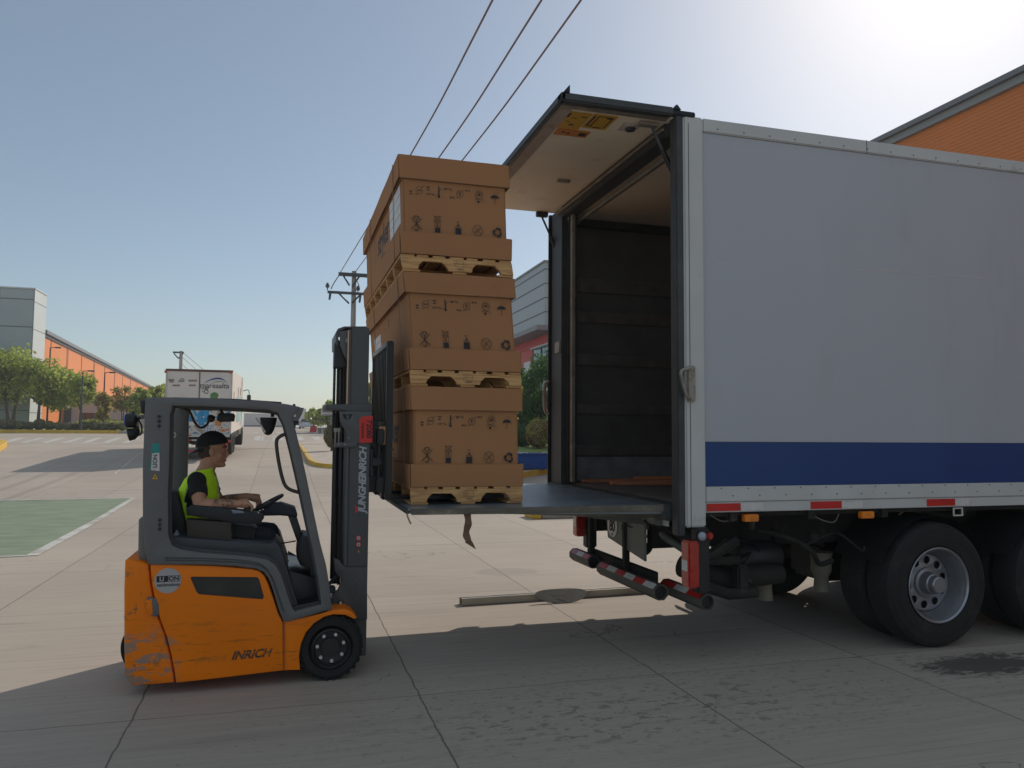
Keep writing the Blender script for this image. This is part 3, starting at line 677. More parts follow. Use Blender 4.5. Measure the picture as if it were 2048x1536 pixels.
BT = ['broad dark bush at the left picture edge', 'loose bush second from the left edge', 'rounded bush under the big left tree', 'tall shaggy bush with pale tips', 'low spreading bush between two taller ones', 'dark round bush under the rounded tree', 'dark bush leaning against its left neighbour', 'narrowest clipped bush in the row', 'neat ball bush at the foot of the street lamp', 'neat ball bush in front of the window', 'clipped ball under the small narrow tree', 'clipped ball left of the last bush in the row', 'last clipped ball before the forklift lamps']
for i, (u, wpx, tv) in enumerate(BL): bush(u, 81.3, wpx-3, tv, BT[i], seed=30+i, group='clipped bushes along the left kerb', leaf=.10)
bush(205, 88, 90, 838, 'loose yellow green hedge behind the ball bushes', M_leaf, n=2600, leaf=.16, seed=50, name='hedge')
bush(664, 36.5, 32, 846, 'dark round bush on the island behind the mast chains', M_bush, n=2600, leaf=.045, seed=51)
bush(684, 34, 18, 900, 'tuft of bright green leaves on the island beside the round bush', M_leaf, n=500, leaf=.06, seed=52, name='grass_tuft')
bush(1075, 36, 50, 835, 'loose pale shrub on the lawn behind the blue bins', M_leaf2, n=1800, leaf=.07, seed=53, name='loose_shrub')
bush(1045, 38, 60, 845, 'low dark shrub on the lawn next to the tree trunk', M_leafd, n=1800, leaf=.08, seed=54, name='loose_shrub')
bush(1110, 37, 60, 825, 'light green shrub on the lawn close to the lorry handle', M_leaf, n=1800, leaf=.07, seed=55, name='loose_shrub')

# ================================================================== POLES, LINES, LAMPS
pe = empty('utility_pole', (at_y(700, 864, 46).x, 46, gz(46)), 0, 'tall concrete utility pole with two crossarms rising behind the mast', 'pole')
px_ = at_y(702, 864, 46).x; ztop = at_y(702, 542, 46).z
MB().tube([(px_, 46, gz(46)-.3), (px_, 46, ztop)], [.20, .135], 14).build('post', M_pole, pe)
def arm(v, u0, u1, nm, t=.09):
    a = at_y(u0, v, 45.8); c = at_y(u1, v+6, 45.8)
    return MB().hexa([(a.x, 45.7, a.z-t), (c.x, 45.7, a.z-t), (c.x, 45.86, a.z-t), (a.x, 45.86, a.z-t), (a.x, 45.7, a.z+t), (c.x, 45.7, a.z+t), (c.x, 45.86, a.z+t), (a.x, 45.86, a.z+t)]).build(nm, M_tgrey, pe)
arm(548, 677, 742, 'crossarm', .10); arm(584, 655, 742, 'crossarm', .07)
b = MB()
for a, c in (((686, 550), (699, 571)), ((718, 554), (704, 574)), ((677, 586), (698, 607)), ((722, 588), (704, 606))): b.tube([at_y(*a, 45.78), at_y(*c, 45.78)], .05, 6)
b.build('brace', M_tgrey, pe)
for u, v in ((655, 572), (716, 578)):
    q = at_y(u, v, 45.7); MB().lathe([(.03, -.25), (.03, -.1), (.11, -.08), (.12, -.03), (.06, 0), (.11, .02), (.12, .07), (.05, .10), (.09, .13), (.02, .2)], q, 'z', 14).build('insulator', M_tgrey, pe)
for u, v in ((661, 584), (721, 590)):
    q = at_y(u, v, 45.6); MB().tube([(q.x, q.y, q.z), (q.x-.05, q.y, q.z-.45)], [.07, .06], 8).build('fuse_holder', M_tgrey, pe)
b = MB()
b.tube(smooth_path([at_y(680, 548, 45.6), at_y(668, 566, 45.4), at_y(662, 578, 45.6)], 5), .03, 6); b.tube(smooth_path([at_y(706, 552, 45.6), at_y(716, 566, 45.4), at_y(719, 578, 45.6)], 5), .025, 6)
b.build('jumper_wire', M_tgrey, pe)
WL = ['left overhead power line running to the pole crossarm', 'middle overhead power line above the top box', 'right overhead power line nearest the raised lorry door']
for (u0, v0, zn, u1, v1, ua), lb in zip(((985, 0, 10.1, 822, 308, 680), (1083, 0, 10.15, 878, 315, 709), (1162, 0, 10.2, 925, 320, 741)), WL):
    A = at_y(ua, 546, 45.6); B = at_z(u0, v0, zn); ym = 0
    C = at_y(u1, v1, 18 if ua == 680 else 18.5)
    # choose the middle point on the straight line's height so that the wire stays almost straight
    d = ray(u1, v1); bestt = None
    for k in range(1, 400):
        y = 10+k*.08; q = Vector((0, 0, EYE))+d*(y/d.y); s_ = (y-B.y)/(A.y-B.y); L_ = B.lerp(A, s_)
        e_ = abs(q.x-L_.x)+abs(q.z-L_.z)*.6
        if bestt is None or e_ < bestt[0]: bestt = (e_, q)
    C = bestt[1]; D = B+(B-C)*2.2+Vector((0, 0, .5))
    tag(MB().tube(smooth_path([A, C, B, D], 10), .021, 6, False).build('power_line', M_wire), lb, 'power line', 'overhead power lines')
fe = empty('utility_pole', (at_y(357, 864, 120).x, 120, gz(120)), 0, 'distant utility pole with a single crossarm behind the mobile box truck', 'pole')
fx = at_y(357, 864, 120).x
MB().tube([(fx, 120, gz(120)), (fx, 120, at_y(357, 702, 120).z)], [.3, .22], 10).build('post', M_pole, fe)
zz = at_y(357, 705, 120).z; MB().box(at_y(346, 705, 120).x, at_y(368, 705, 120).x, 119.8, 120, zz-.12, zz+.12).build('crossarm', M_tgrey, fe)
b = MB(); b.tube([at_y(348, 707, 119.9), at_y(357, 717, 119.9)], .09, 6); b.tube([at_y(366, 707, 119.9), at_y(357, 717, 119.9)], .09, 6); b.build('brace', M_tgrey, fe)
for (a, c), lb in zip((((367, 706), (520, 905)), ((360, 710), (500, 905)), ((358, 722), (480, 905))), ('upper thin wire leaving the distant pole', 'middle thin wire leaving the distant pole', 'lowest thin wire leaving the distant pole')):
    A = at_y(*a, 120); B = at_y(a[0]+(c[0]-a[0])*.95, a[1]+(c[1]-a[1])*.62, 210)
    tag(MB().tube([A, B], .035, 5).build('power_line', M_wire), lb, 'power line')
for i, (u, tv, y, lb) in enumerate(((93, 695, 86, 'street lamp against the first orange bay'), (161, 742, 80, 'street lamp with a dark pole rising from the ball bushes'), (205, 745, 84, 'street lamp above the small narrow tree'))):
    p = at_y(u, 864, y); z1 = at_y(u, tv, y).z; z0 = gz(y)+.15
    e = empty('street_lamp', (p.x, y, z0), 0, lb, 'street lamp', 'street lamps on the left verge')
    MB().tube([(p.x, y, z0), (p.x, y, z1)], [.10, .055], 8).build('post', M_tgrey, e)
    b = MB().tube([(p.x, y, z1), (p.x+.55, y, z1+.05)], .035, 6); b.build('arm', M_tgrey, e)
    MB().box(p.x+.4, p.x+.95, y-.13, y+.13, z1-.04, z1+.09, .03).build('lamp_head', M_tgrey, e)

# ================================================================== WHITE CARGO LORRY
YN, YF, XR, XE = 5.27, 8.12, 2.85, 10.8
T = empty('cargo_lorry', (6, 6.7, 0), 0, 'big white cargo lorry with a blue stripe, its top rear door raised and platform level', 'lorry')
# side skin
MB().box(3.075, XE, YN+.004, YN+.05, 1.70, 4.10).build('side_panel', M_white, T)
MB().box(3.075, XE, YN+.002, YN+.05, 1.363, 1.697).build('blue_stripe', M_blue, T)
MB().box(3.072, XE, YN-.012, YN+.06, 4.103, 4.21, .008).build('top_rail', M_wtrim, T)
b = MB().box(3.072, XE, YN-.014, YN+.06, 1.245, 1.36, .006); b.build('bottom_rail', M_wtrim, T)
MB().box(3.072, XE, YN-.004, YN+.05, 1.165, 1.242, .004).build('chassis_skirt', M_wtrim, T)
b = MB()
x = 3.2
while x < XE:
    for (xx, zz, q) in ((x, 4.135, YN-.014), (x, 1.345, YN-.016), (x+.1, 1.29, YN-.016)):
        b.box(xx-.0045, xx+.0045, q-.002, q+.001, zz-.0045, zz+.0045)
    x += .235
b.build('rivets', M_dkjoint, T, 0)
b = MB()
for x in (4.6, 7.7): b.box(x, x+.004, YN-.0155, YN-.0135, 4.103, 4.21)
b.build('panel_seams', M_dkjoint, T, 0)
for x in (3.08, 4.00, 5.13, 6.25, 7.4, 8.5):
    rt_ = MB().box(x, x+.29, YN-.0085, YN-.0045, 1.175, 1.232).build('red_tape', M_red, T, 0)
    MB().box(x+.292, x+.49, YN-.0085, YN-.0045, 1.175, 1.232).build('white_tape', M_rwht, T, 0)
# scratches
b = MB()
for u0, v0, u1, v1 in ((1712, 539, 1838, 545), (1752, 538, 1800, 541), (1885, 549, 1975, 556), (1412, 524, 1422, 525), (1428, 524, 1452, 526), (1850, 552, 1868, 553)):
    p = at_y(u0, v0, YN); q = at_y(u1, v1, YN); b.quad((p.x, YN+.002, p.z-.0025), (q.x, YN+.002, q.z-.0025), (q.x, YN+.002, q.z+.001), (p.x, YN+.002, p.z+.001))
b.build('scratches', M_rwht, T, 0)
# corner post and rear frame
MB().box(2.90, 3.07, YN-.02, YN+.09, 1.06, 4.21, .012).build('corner_post', M_wtrim, T)
MB().box(2.938, 2.942, YN-.0235, YN-.018, 1.06, 4.15).build('corner_seam', M_dkjoint, T, 0)
MB().box(2.835, 2.895, YN-.016, YN+.085, 1.0, 4.22, .008).build('rear_post', M_dkframe, T)
MB().box(2.90, 2.97, YN+.086, YN+.13, 1.25, 4.1, .006).build('inner_post', M_dkframe, T)
MB().box(2.83, 2.9, 7.78, YF, 1.2, 4.2, .01).build('rear_post', M_dkframe, T)
MB().box(2.90, 2.98, 7.70, 7.78, 1.25, 4.1, .008).build('inner_post', M_dkframe, T)
MB().box(2.895, 2.93, 7.64, 7.697, 1.25, 4.1, .004).build('bright_edge', M_steel, T)
MB().box(2.81, 2.94, 7.80, 7.95, 2.62, 2.74, .004).build('latch_plate', M_steel, T)
MB().box(2.80, 2.90, YF, YF+.035, 1.15, 4.2, .01).build('rubber_seal', M_black, T)
MB().box(2.82, 2.98, YN+.13, 7.78, 4.085, 4.22, .01).build('door_header', M_dkframe, T)
MB().box(2.79, 2.815, YN+.13, 7.9, 4.13, 4.15, .004).build('hinge_rail', M_steel, T)
MB().box(2.99, 3.03, YN+.13, 7.9, 4.03, 4.055, .004).build('inner_rail', M_steel, T)
MB().box(2.79, 2.95, YN+.1, YF, 1.1, 1.225, .01).build('rear_sill', M_dkframe, T)
MB().box(2.80, 3.0, YN-.03, YN+.1, 4.2, 4.24, .008).build('roof_cap', M_blackm, T)
# interior
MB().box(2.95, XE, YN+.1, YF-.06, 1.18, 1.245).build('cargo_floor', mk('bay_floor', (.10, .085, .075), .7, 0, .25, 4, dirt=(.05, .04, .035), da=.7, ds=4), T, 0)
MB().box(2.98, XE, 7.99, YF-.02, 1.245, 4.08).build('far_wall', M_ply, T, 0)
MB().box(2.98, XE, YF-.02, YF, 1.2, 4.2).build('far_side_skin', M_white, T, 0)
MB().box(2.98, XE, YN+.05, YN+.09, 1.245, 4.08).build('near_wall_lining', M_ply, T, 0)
MB().box(2.98, XE, YN+.06, YF-.0, 4.125, 4.2).build('roof_liner', M_ceil, T, 0)
MB().box(3.0, XE, 7.90, 7.988, 4.04, 4.12).build('wall_top_rail', M_dkframe, T, 0)
MB().box(XE-.05, XE, YN+.05, YF-.02, 1.245, 4.12).build('front_bulkhead', M_ply, T, 0)
MB().box(3.0, XE, 7.965, 7.988, 1.25, 1.50).build('kick_plate', mk('kick_plate', (.26, .25, .26), .5, .2, .25, 5, dirt=(.40, .38, .38), da=.5, ds=6), T, 0)
for z0_, z1_ in ((3.32, 3.48), (2.98, 3.10), (2.51, 2.63), (1.975, 2.08), (1.525, 1.63)):
    b = MB().box(3.02, XE, 7.955, 7.985, z0_, z1_, .004)
    b.mi = 1
    x = 3.06
    while x < 6.6:
        b.box(x, x+.018, 7.951, 7.954, z0_+.03, z1_-.03); x += .05
    b.build('lashing_rail', [mk('lashing_rail', (.17, .145, .13), .45, .3, .2, 8) if 'lashing_rail' not in MATS else MATS['lashing_rail'], M_black], T, 0)
# raised rear door
zd = 4.19
MB().box(1.93, 2.845, YN+.02, 8.03, zd+.003, zd+.05).build('door_skin', M_ceil, T, 0)
MB().box(1.935, 2.03, YN+.1, 8.0, zd-.006, zd+.001).build('door_end_strip', mk('worn_strip', (.42, .35, .30), .6, 0, .1, 5, dirt=(.30, .18, .08), da=.8, ds=9), T, 0)
MB().box(1.885, 2.80, YN-.06, YN+.015, zd-.008, zd+.055, .01).build('door_frame', M_dkframe, T)
MB().box(1.885, 1.925, YN-.06, 8.05, zd-.008, zd+.055, .008).build('door_frame', M_dkframe, T)
MB().box(1.93, 2.79, YN+.018, YN+.07, zd-.012, zd-.002, .003).build('door_edge_trim', M_steel, T)
b = MB(); b.hexa([(1.90, YN-.07, zd+.05), (1.95, YN-.07, zd+.05), (1.95, YN-.05, zd+.05), (1.90, YN-.05, zd+.05), (1.945, YN-.07, zd+.105), (1.95, YN-.07, zd+.105), (1.95, YN-.05, zd+.105), (1.945, YN-.05, zd+.105)]); b.build('bent_bracket', M_blackm, T, 0)
b = MB(); b.hexa([(2.80, YN-.04, zd+.05), (2.87, YN-.04, zd+.05), (2.87, YN-.0, zd+.05), (2.80, YN-.0, zd+.05), (2.83, YN-.04, zd+.085), (2.84, YN-.04, zd+.085), (2.84, YN-.0, zd+.085), (2.83, YN-.0, zd+.085)]); b.build('bent_bracket', M_blackm, T, 0)
def und(x, y, z, rot=0):   # frame facing down, local x -> +X, local y -> -Y (as read by somebody looking up)
    return Matrix.Translation((x, y, z)) @ Matrix(((1, 0, 0, 0), (0, -1, 0, 0), (0, 0, -1, 0), (0, 0, 0, 1))) @ Matrix.Rotation(rot, 4, 'Z')
q = MB().box(2.02, 2.21, 5.40, 5.72, zd-.003, zd+.002).build('warning_sticker', M_ystick, T, 0)
MB().box(2.222, 2.42, 5.39, 5.66, zd-.003, zd+.002).build('warning_sticker', M_ystick, T, 0)
MB().box(2.05, 2.33, 5.735, 5.86, zd-.003, zd+.002).build('warning_sticker', M_ostick, T, 0)
b = MB()
for x0_, x1_, y0_, y1_ in ((2.03, 2.05, 5.42, 5.5), (2.10, 2.14, 5.62, 5.64), (2.08, 2.12, 5.50, 5.51), (2.14, 2.19, 5.46, 5.475), (2.06, 2.09, 5.57, 5.58), (2.235, 2.25, 5.42, 5.62), (2.27, 2.40, 5.415, 5.425), (2.27, 2.28, 5.43, 5.62), (2.385, 2.395, 5.43, 5.62), (2.30, 2.37, 5.62, 5.635), (2.255, 2.285, 5.6, 5.62), (2.345, 2.385, 5.43, 5.45), (2.25, 2.31, 5.77, 5.83), (2.10, 2.13, 5.78, 5.80), (2.15, 2.17, 5.79, 5.82)):
    b.box(x0_, x1_, y0_, y1_, zd-.0045, zd-.0032)
b.build('sticker_print', M_ink, T, 0)
MB().box(2.50, 2.66, 5.47, 5.62, zd-.008, zd+.001, .003).lathe([(.055, -.012), (.055, -.009)], (2.58, 5.545, zd), 'z', 20).build('lock_plate', M_rwht, T, 0)
MB().lathe([(.0, -.03), (.035, -.03), (.045, -.014), (0, -.012)], (2.59, 5.545, zd), 'z', 20).build('lock_knob', M_dkframe, T)
MB().box(2.60, 2.76, 5.38, 5.44, zd-.035, zd-.008, .004).build('strut_bracket', M_steel, T)
MB().box(2.47, 2.60, 6.9, 6.95, zd-.02, zd, .006).build('door_grip', M_steel, T)
b = MB().box(2.62, 2.75, 8.0, 8.06, zd-.05, zd+.01, .006); b.build('strut_bracket', M_dkframe, T)
for y, x0_, z0_, x1_, z1_ in ((5.40, 2.70, 4.16, 2.93, 3.72), (8.04, 2.69, 4.14, 2.91, 3.68)):
    s_ = MB().tube([(x0_, y, z0_), ((x0_+x1_)/2, y, (z0_+z1_)/2)], .011, 10).build('gas_strut_rod', M_tgrey, T)
    MB().tube([((x0_+x1_)/2-.02, y, (z0_+z1_)/2+.04), (x1_, y, z1_)], .021, 10).build('gas_strut', M_blackm, T)
# grab handles
g = MB().box(2.91, 2.975, YN-.045, YN-.021, 2.0, 2.27, .008).build('handle_plate', M_steel, T)
MB().tube(smooth_path([(2.925, YN-.05, 2.25), (2.86, YN-.06, 2.235), (2.845, YN-.06, 2.20), (2.885, YN-.06, 2.05), (2.925, YN-.05, 2.02)], 5), .014, 8).build('grab_handle', M_steel, T)
MB().tube(smooth_path([(2.83, YF+.02, 2.33), (2.77, YF+.03, 2.29), (2.77, YF+.03, 2.02), (2.83, YF+.02, 1.97)], 5), .02, 8).build('grab_handle', M_steel, T)
# lift platform
def chk():
    m = mk('chequer_plate', (.24, .29, .33), .34, .5, .2, 4, dirt=(.16, .15, .14), da=.35, ds=6)
    nt = m.node_tree; L = nt.links.new; bb = nt.nodes['Principled BSDF']; tc = N(nt, 'ShaderNodeTexCoord'); mp = N(nt, 'ShaderNodeMapping'); mp.inputs['Rotation'].default_value = (0, 0, R(45)); mp.inputs['Scale'].default_value = (38, 38, 38)
    L(tc.outputs['Object'], mp.inputs[0]); ck = N(nt, 'ShaderNodeTexChecker'); ck.inputs['Scale'].default_value = 1; L(mp.outputs[0], ck.inputs[0])
    bp = N(nt, 'ShaderNodeBump'); bp.inputs['Strength'].default_value = .35; bp.inputs['Distance'].default_value = .002; L(ck.outputs[1], bp.inputs['Height']); L(bp.outputs[0], bb.inputs['Normal'])
    return m
M_chk = chk()
ZP = 1.216
MB().hexa([(.865, 5.44, ZP-.03), (2.86, 5.42, ZP-.07), (2.86, 8.0, ZP-.07), (.865, 8.0, ZP-.03), (.865, 5.44, ZP), (2.86, 5.42, ZP), (2.86, 8.0, ZP), (.865, 8.0, ZP)], .003).build('lift_platform', M_chk, T)
MB().hexa([(.87, 5.415, ZP-.034), (2.80, 5.395, ZP-.052), (2.80, 5.437, ZP-.052), (.87, 5.437, ZP-.034), (.87, 5.415, ZP+.004), (2.80, 5.395, ZP+.004), (2.80, 5.418, ZP+.004), (.87, 5.437, ZP+.004)], .004).build('platform_edge', mk('worn_edge', (.14, .125, .10), .6, .3, .25, 9, dirt=(.34, .28, .19), da=.8, ds=14, stretch=(.5, 1, 1)), T)
MB().hexa([(1.55, 5.62, ZP-.06), (2.86, 5.62, ZP-.125), (2.86, 8.0, ZP-.125), (1.55, 8.0, ZP-.06), (1.55, 5.44, ZP-.045), (2.86, 5.42, ZP-.071), (2.86, 8.0, ZP-.071), (1.55, 8.0, ZP-.045)], .003).build('platform_underside', M_ggrey, T)
for y in (5.95, 7.15): MB().hexa([(1.95, y, ZP-.08), (2.90, y, ZP-.215), (2.90, y+.10, ZP-.215), (1.95, y+.10, ZP-.08), (1.95, y, ZP-.066), (2.90, y, ZP-.128), (2.90, y+.10, ZP-.128), (1.95, y+.10, ZP-.066)], .006).build('lift_arm', M_ggrey, T)
MB().box(.832, .864, 5.45, 8.02, ZP-.030, ZP-.002, .006).build('platform_nose', M_dkframe, T)
# strap and cord hanging from the platform
b = MB(); P_ = smooth_path([at_y(u, v, 5.44) for u, v in ((934, 1020), (936, 1045), (933, 1070), (938, 1085))], 5)
bm_ = bmesh.new(); a_ = None
for i, p in enumerate(P_):
    wv = .025 + .003*math.sin(i*1.3); va = bm_.verts.new((p.x-wv, p.y+.01*math.sin(i*.9), p.z)); vb = bm_.verts.new((p.x+wv, p.y+.012*math.cos(i*.7), p.z))
    if a_: bm_.faces.new((a_[0], a_[1], vb, va))
    a_ = (va, vb)
p2 = at_y(952, 1099, 5.44); vc = bm_.verts.new(p2); bm_.faces.new((a_[0], a_[1], vc)); b._add(bm_)
b.build('torn_strap', mk('strap_brown', (.17, .10, .06), .85, 0, .15, 20), T, 30)
MB().tube(smooth_path([at_y(u, v, 5.46) for u, v in ((819, 1018), (814, 1026), (817, 1038), (822, 1048))], 5), .006, 6).build('loose_cord', mk('cord_straw', (.4, .3, .17), .9), T)
# underrun bumpers, lift arms, lamps, plate
M_tube = mk('tube_olive', (.085, .082, .068), .6, .1, .2, 6, dirt=(.04, .035, .03), da=.7, ds=6)
def bumper(x, y0, y1, z, label):
    o8 = [(x+.064*math.cos(R(22.5+45*k)), z+.064*math.sin(R(22.5+45*k))) for k in range(8)]; i8 = [(x+.055*math.cos(R(22.5+45*k)), z+.055*math.sin(R(22.5+45*k))) for k in range(8)]
    t_ = MB().plate(o8, [i8], y0, y1).build('underrun_bumper', M_tube, T, 20); t_['label'] = label
    MB().plate([(x+(a-x)*.99, z+(c-z)*.99) for a, c in i8], (), y0+.035, y1-.08).build('bumper_hollow_shade', M_black, T, 0)  # black filling paints the shade inside the hollow tube
    n = max(2, int(round((y1-y0)/.2))); L_ = (y1-y0-.06)/n; a8 = [(x+.0660*math.cos(R(22.5+45*k)), z+.0660*math.sin(R(22.5+45*k))) for k in (2, 3)]
    b8 = [(x+.0645*math.cos(R(22.5+45*k)), z+.0645*math.sin(R(22.5+45*k))) for k in (2, 3)]
    for k in range(n):
        red = (k % 2) == (n+1) % 2; a0 = y0+.03+k*L_; a1 = a0+L_-.003
        MB().hexa([(b8[0][0], a0, b8[0][1]), (b8[0][0], a1, b8[0][1]), (b8[1][0], a1, b8[1][1]), (b8[1][0], a0, b8[1][1]), (a8[0][0], a0, a8[0][1]), (a8[0][0], a1, a8[0][1]), (a8[1][0], a1, a8[1][1]), (a8[1][0], a0, a8[1][1])]).build('red_tape' if red else 'white_tape', M_red if red else M_rwht, T, 0)
bumper(2.85, 6.92, 7.43, .545, 'far underrun tube with tape')
bumper(2.85, 5.56, 6.72, .525, 'middle underrun tube with tape')
bumper(3.08, 5.26, 5.92, .50, 'near underrun tube with tape')
MB().box(2.93, 3.0, 5.9, 7.3, .50, .62, .006).build('crossbeam', M_chassis, T)
b = MB().plate([(2.98, 1.08), (2.98, .80), (3.0, .70), (3.1, .69)], (), 6.2, 6.21) if False else MB()
b.hexa([(2.90, 5.95, .70), (2.92, 5.95, .70), (2.92, 6.72, .80), (2.90, 6.72, .80), (2.90, 5.95, 1.06), (2.92, 5.95, 1.06), (2.92, 6.76, 1.06), (2.90, 6.76, 1.06)], .004); b.build('rear_plate', M_ggrey, T)
b = MB(); b.plate(circ(0, 0, .105, 36), (), 0, .004, M=MX(2.896, 6.60, .925)); b.build('speed_disc', M_rwht, T, 0)
b = MB(); b.text('80', .135, MX(2.8925, 6.60, .915), off=.0035, sp=.9); b.plate(circ(0, 0, .012, 10), (), 0, .002, M=MX(2.8925, 6.60, .845)); b.build('speed_lettering', M_ink, T, 0)
MB().plate(circ(0, 0, .03, 20), (), 0, .004, M=MX(2.896, 6.38, .93)).build('plate_hole', M_black, T, 0)
MB().box(2.893, 2.899, 6.33, 6.46, 1.0, 1.05).build('white_tape', M_rwht, T, 0); MB().box(2.893, 2.899, 6.21, 6.328, 1.0, 1.05).build('red_tape', M_red, T, 0)
MB().box(2.86, 2.874, 5.62, 5.80, 1.045, 1.115).build('red_tape', M_red, T, 0); MB().box(2.86, 2.874, 5.47, 5.618, 1.045, 1.115).build('white_tape', M_rwht, T, 0)
for (y0_, y1_, zlo, zhi, xx) in ((5.20, 5.32, .62, .965, 2.89), (7.40, 7.52, .72, 1.02, 2.86)):
    l_ = MB().box(xx, xx+.1, y0_, y1_, zlo, zhi, .012).build('tail_lamp', M_redm, T)
    MB().box(xx-.003, xx, y0_+.02, y1_-.02, (zlo+zhi)/2-.05, (zlo+zhi)/2+.03).build('lamp_lens', M_rwht, l_, 0)
MB().box(2.96, 3.07, 5.20, 5.30, .58, 1.06, .015).build('lamp_housing', M_black, T)
MB().box(2.97, 3.08, 7.40, 7.52, .60, 1.08, .015).build('lamp_housing', M_black, T)
MB().ball((3.0, 5.195, 1.0), .034, .03, .034).build('marker_lamp', mk('marker_lens', (.35, .36, .42), .2, coat=.5), T)
MB().box(3.03, 3.07, 5.15, 5.20, .98, 1.03, .01).build('marker_lamp', M_redm, T)
for y in (5.72, 7.2): MB().tube([(2.80, y, 1.10), (3.05, y-.06, .98), (3.5, y-.12, .60)], .048, 10).build('lift_arm', M_chassis, T)
MB().tube([(2.84, 5.55, 1.10), (2.84, 5.78, 1.10)], .06, 14).build('arm_pivot', M_ggrey, T)
MB().tube([(2.9, 6.1, 1.04), (3.5, 5.75, .6)], .032, 10).build('tilt_ram', M_ggrey, T)
for y in (6.3, 7.1): MB().box(2.88, 2.93, y, y+.06, .55, 1.0, .006).build('bumper_hanger', M_chassis, T)
b = MB()
for k in range(7): b.tube([(2.9+.03*k, 7.0-.05*k, 1.02-.008*k), (2.93+.03*k, 6.95-.05*k, 1.015-.008*k)], .055 if k % 2 else .045, 12)
b.build('rubber_bellows', M_black, T)
MB().tube(smooth_path([(2.9, 6.3, 1.05), (2.88, 6.33, .98), (2.9, 6.2, .95), (2.92, 6.1, 1.0)], 5), .006, 6).build('cable', M_black, T)
# chassis
b = MB()
for y in (5.98, 7.18): b.box(2.98, 12.6, y, y+.09, .80, 1.12)
for x in (3.4, 4.4, 5.9, 7.3, 8.6, 10): b.box(x, x+.1, 6.06, 7.2, .84, 1.06)
for x in (3.3, 4.0, 4.7, 5.5, 6.3, 7.1, 7.9, 8.7, 9.5, 10.3): b.box(x, x+.06, YN+.02, YF-.02, 1.09, 1.165)
b.build('chassis_frame', M_chassis, T, 0)
MB().box(2.98, XE, YN+.06, YF-.04, 1.125, 1.178).build('floor_underside', M_chassis, T, 0)
MB().lathe([(.0, -.02), (.11, 0), (.13, .04), (.13, .36), (.11, .40), (0, .42)], (3.62, 5.75, .74), 'x', 28).build('air_tank', M_black, T)
b = MB().tube([(3.05, 5.6, .72), (3.4, 5.6, .60), (3.95, 5.6, .62)], [.09, .10, .08], 14); b.box(3.15, 3.5, 5.42, 5.75, .74, .80, .02); b.box(3.42, 3.52, 5.38, 5.5, .48, .74, .015); b.tube([(3.1, 5.4, .6), (3.35, 5.4, .52), (3.6, 5.42, .52)], .045, 10); b.build('lift_motor', M_chassis, T)
MB().tube([(3.45, 5.45, .93), (3.1, 5.5, .72)], .05, 8).build('support_strut', M_chassis, T)
for x in (3.9, 4.62): MB().lathe([(.07, .38), (.06, .50), (.09, .56), (.085, .66), (.10, .72)], (x, 5.75 if x < 4.5 else 5.95, 0), 'z', 20).build('air_bag', mk('bag_olive', (.17, .15, .11), .7, 0, .2, 6) if x < 4.5 else MATS['bag_olive'], T)
for x in (3.40, 4.47):
    a_ = MB().box(x, x+.125, YN-.02, YN+.03, 1.09, 1.145, .006).build('side_marker_lamp', M_amber, T)
    MB().box(x+.04, x+.09, YN-.0225, YN-.0203, 1.112, 1.122).build('lens_mark', M_ostick, a_, 0)
b = MB().plate([(5.42, 1.085), (5.52, 1.085), (5.52, 1.155), (5.42, 1.155)], [[(5.43, 1.095), (5.51, 1.095), (5.51, 1.145), (5.43, 1.145)]], YN+.01, YN+.02); b.build('marker_frame', M_rwht, T, 0)
b = MB(); b.tube(smooth_path([(4.05, 5.35, 1.14), (4.15, 5.33, 1.08), (4.27, 5.33, 1.06), (4.33, 5.34, 1.14)], 5), .005, 6); b.tube(smooth_path([(3.15, 5.33, 1.14), (3.25, 5.33, 1.09), (3.36, 5.33, 1.10)], 5), .005, 6); b.tube([(4.93, 5.36, 1.1), (5.04, 5.36, 1.15)], .005, 6); b.build('hanging_cable', mk('cable_grey', (.16, .14, .13), .6), T)
rnd_ = random.Random(11)
for k in range(16):
    xa_ = rnd_.uniform(2.95, 4.3); ya_ = rnd_.uniform(5.5, 6.9); za_ = rnd_.uniform(.78, 1.1); pts_ = [Vector((xa_, ya_, za_))]
    for j in range(4): pts_.append(pts_[-1]+Vector((rnd_.uniform(-.12, .30), rnd_.uniform(-.18, .18), rnd_.uniform(-.16, .10))))
    for p_ in pts_: p_.z = min(1.1, max(.52, p_.z)); p_.y = max(5.42, p_.y); p_.x = max(2.93, p_.x)
    MB().tube(smooth_path(pts_, 5), rnd_.choice((.008, .012, .016, .022)), 8).build('air_hose', rnd_.choice((M_black, M_chassis, M_blackm)), T)
for k in range(9):
    xa_, ya_, za_ = rnd_.uniform(3.25, 4.4), rnd_.uniform(5.6, 6.3), rnd_.uniform(.80, .98); w1, w2, w3 = rnd_.uniform(.05, .16), rnd_.uniform(.05, .2), rnd_.uniform(.05, .16)
    MB().box(xa_, xa_+w1, ya_, ya_+w2, za_, za_+w3, .012).build('chassis_bracket', rnd_.choice((M_chassis, M_black, M_tube)), T)
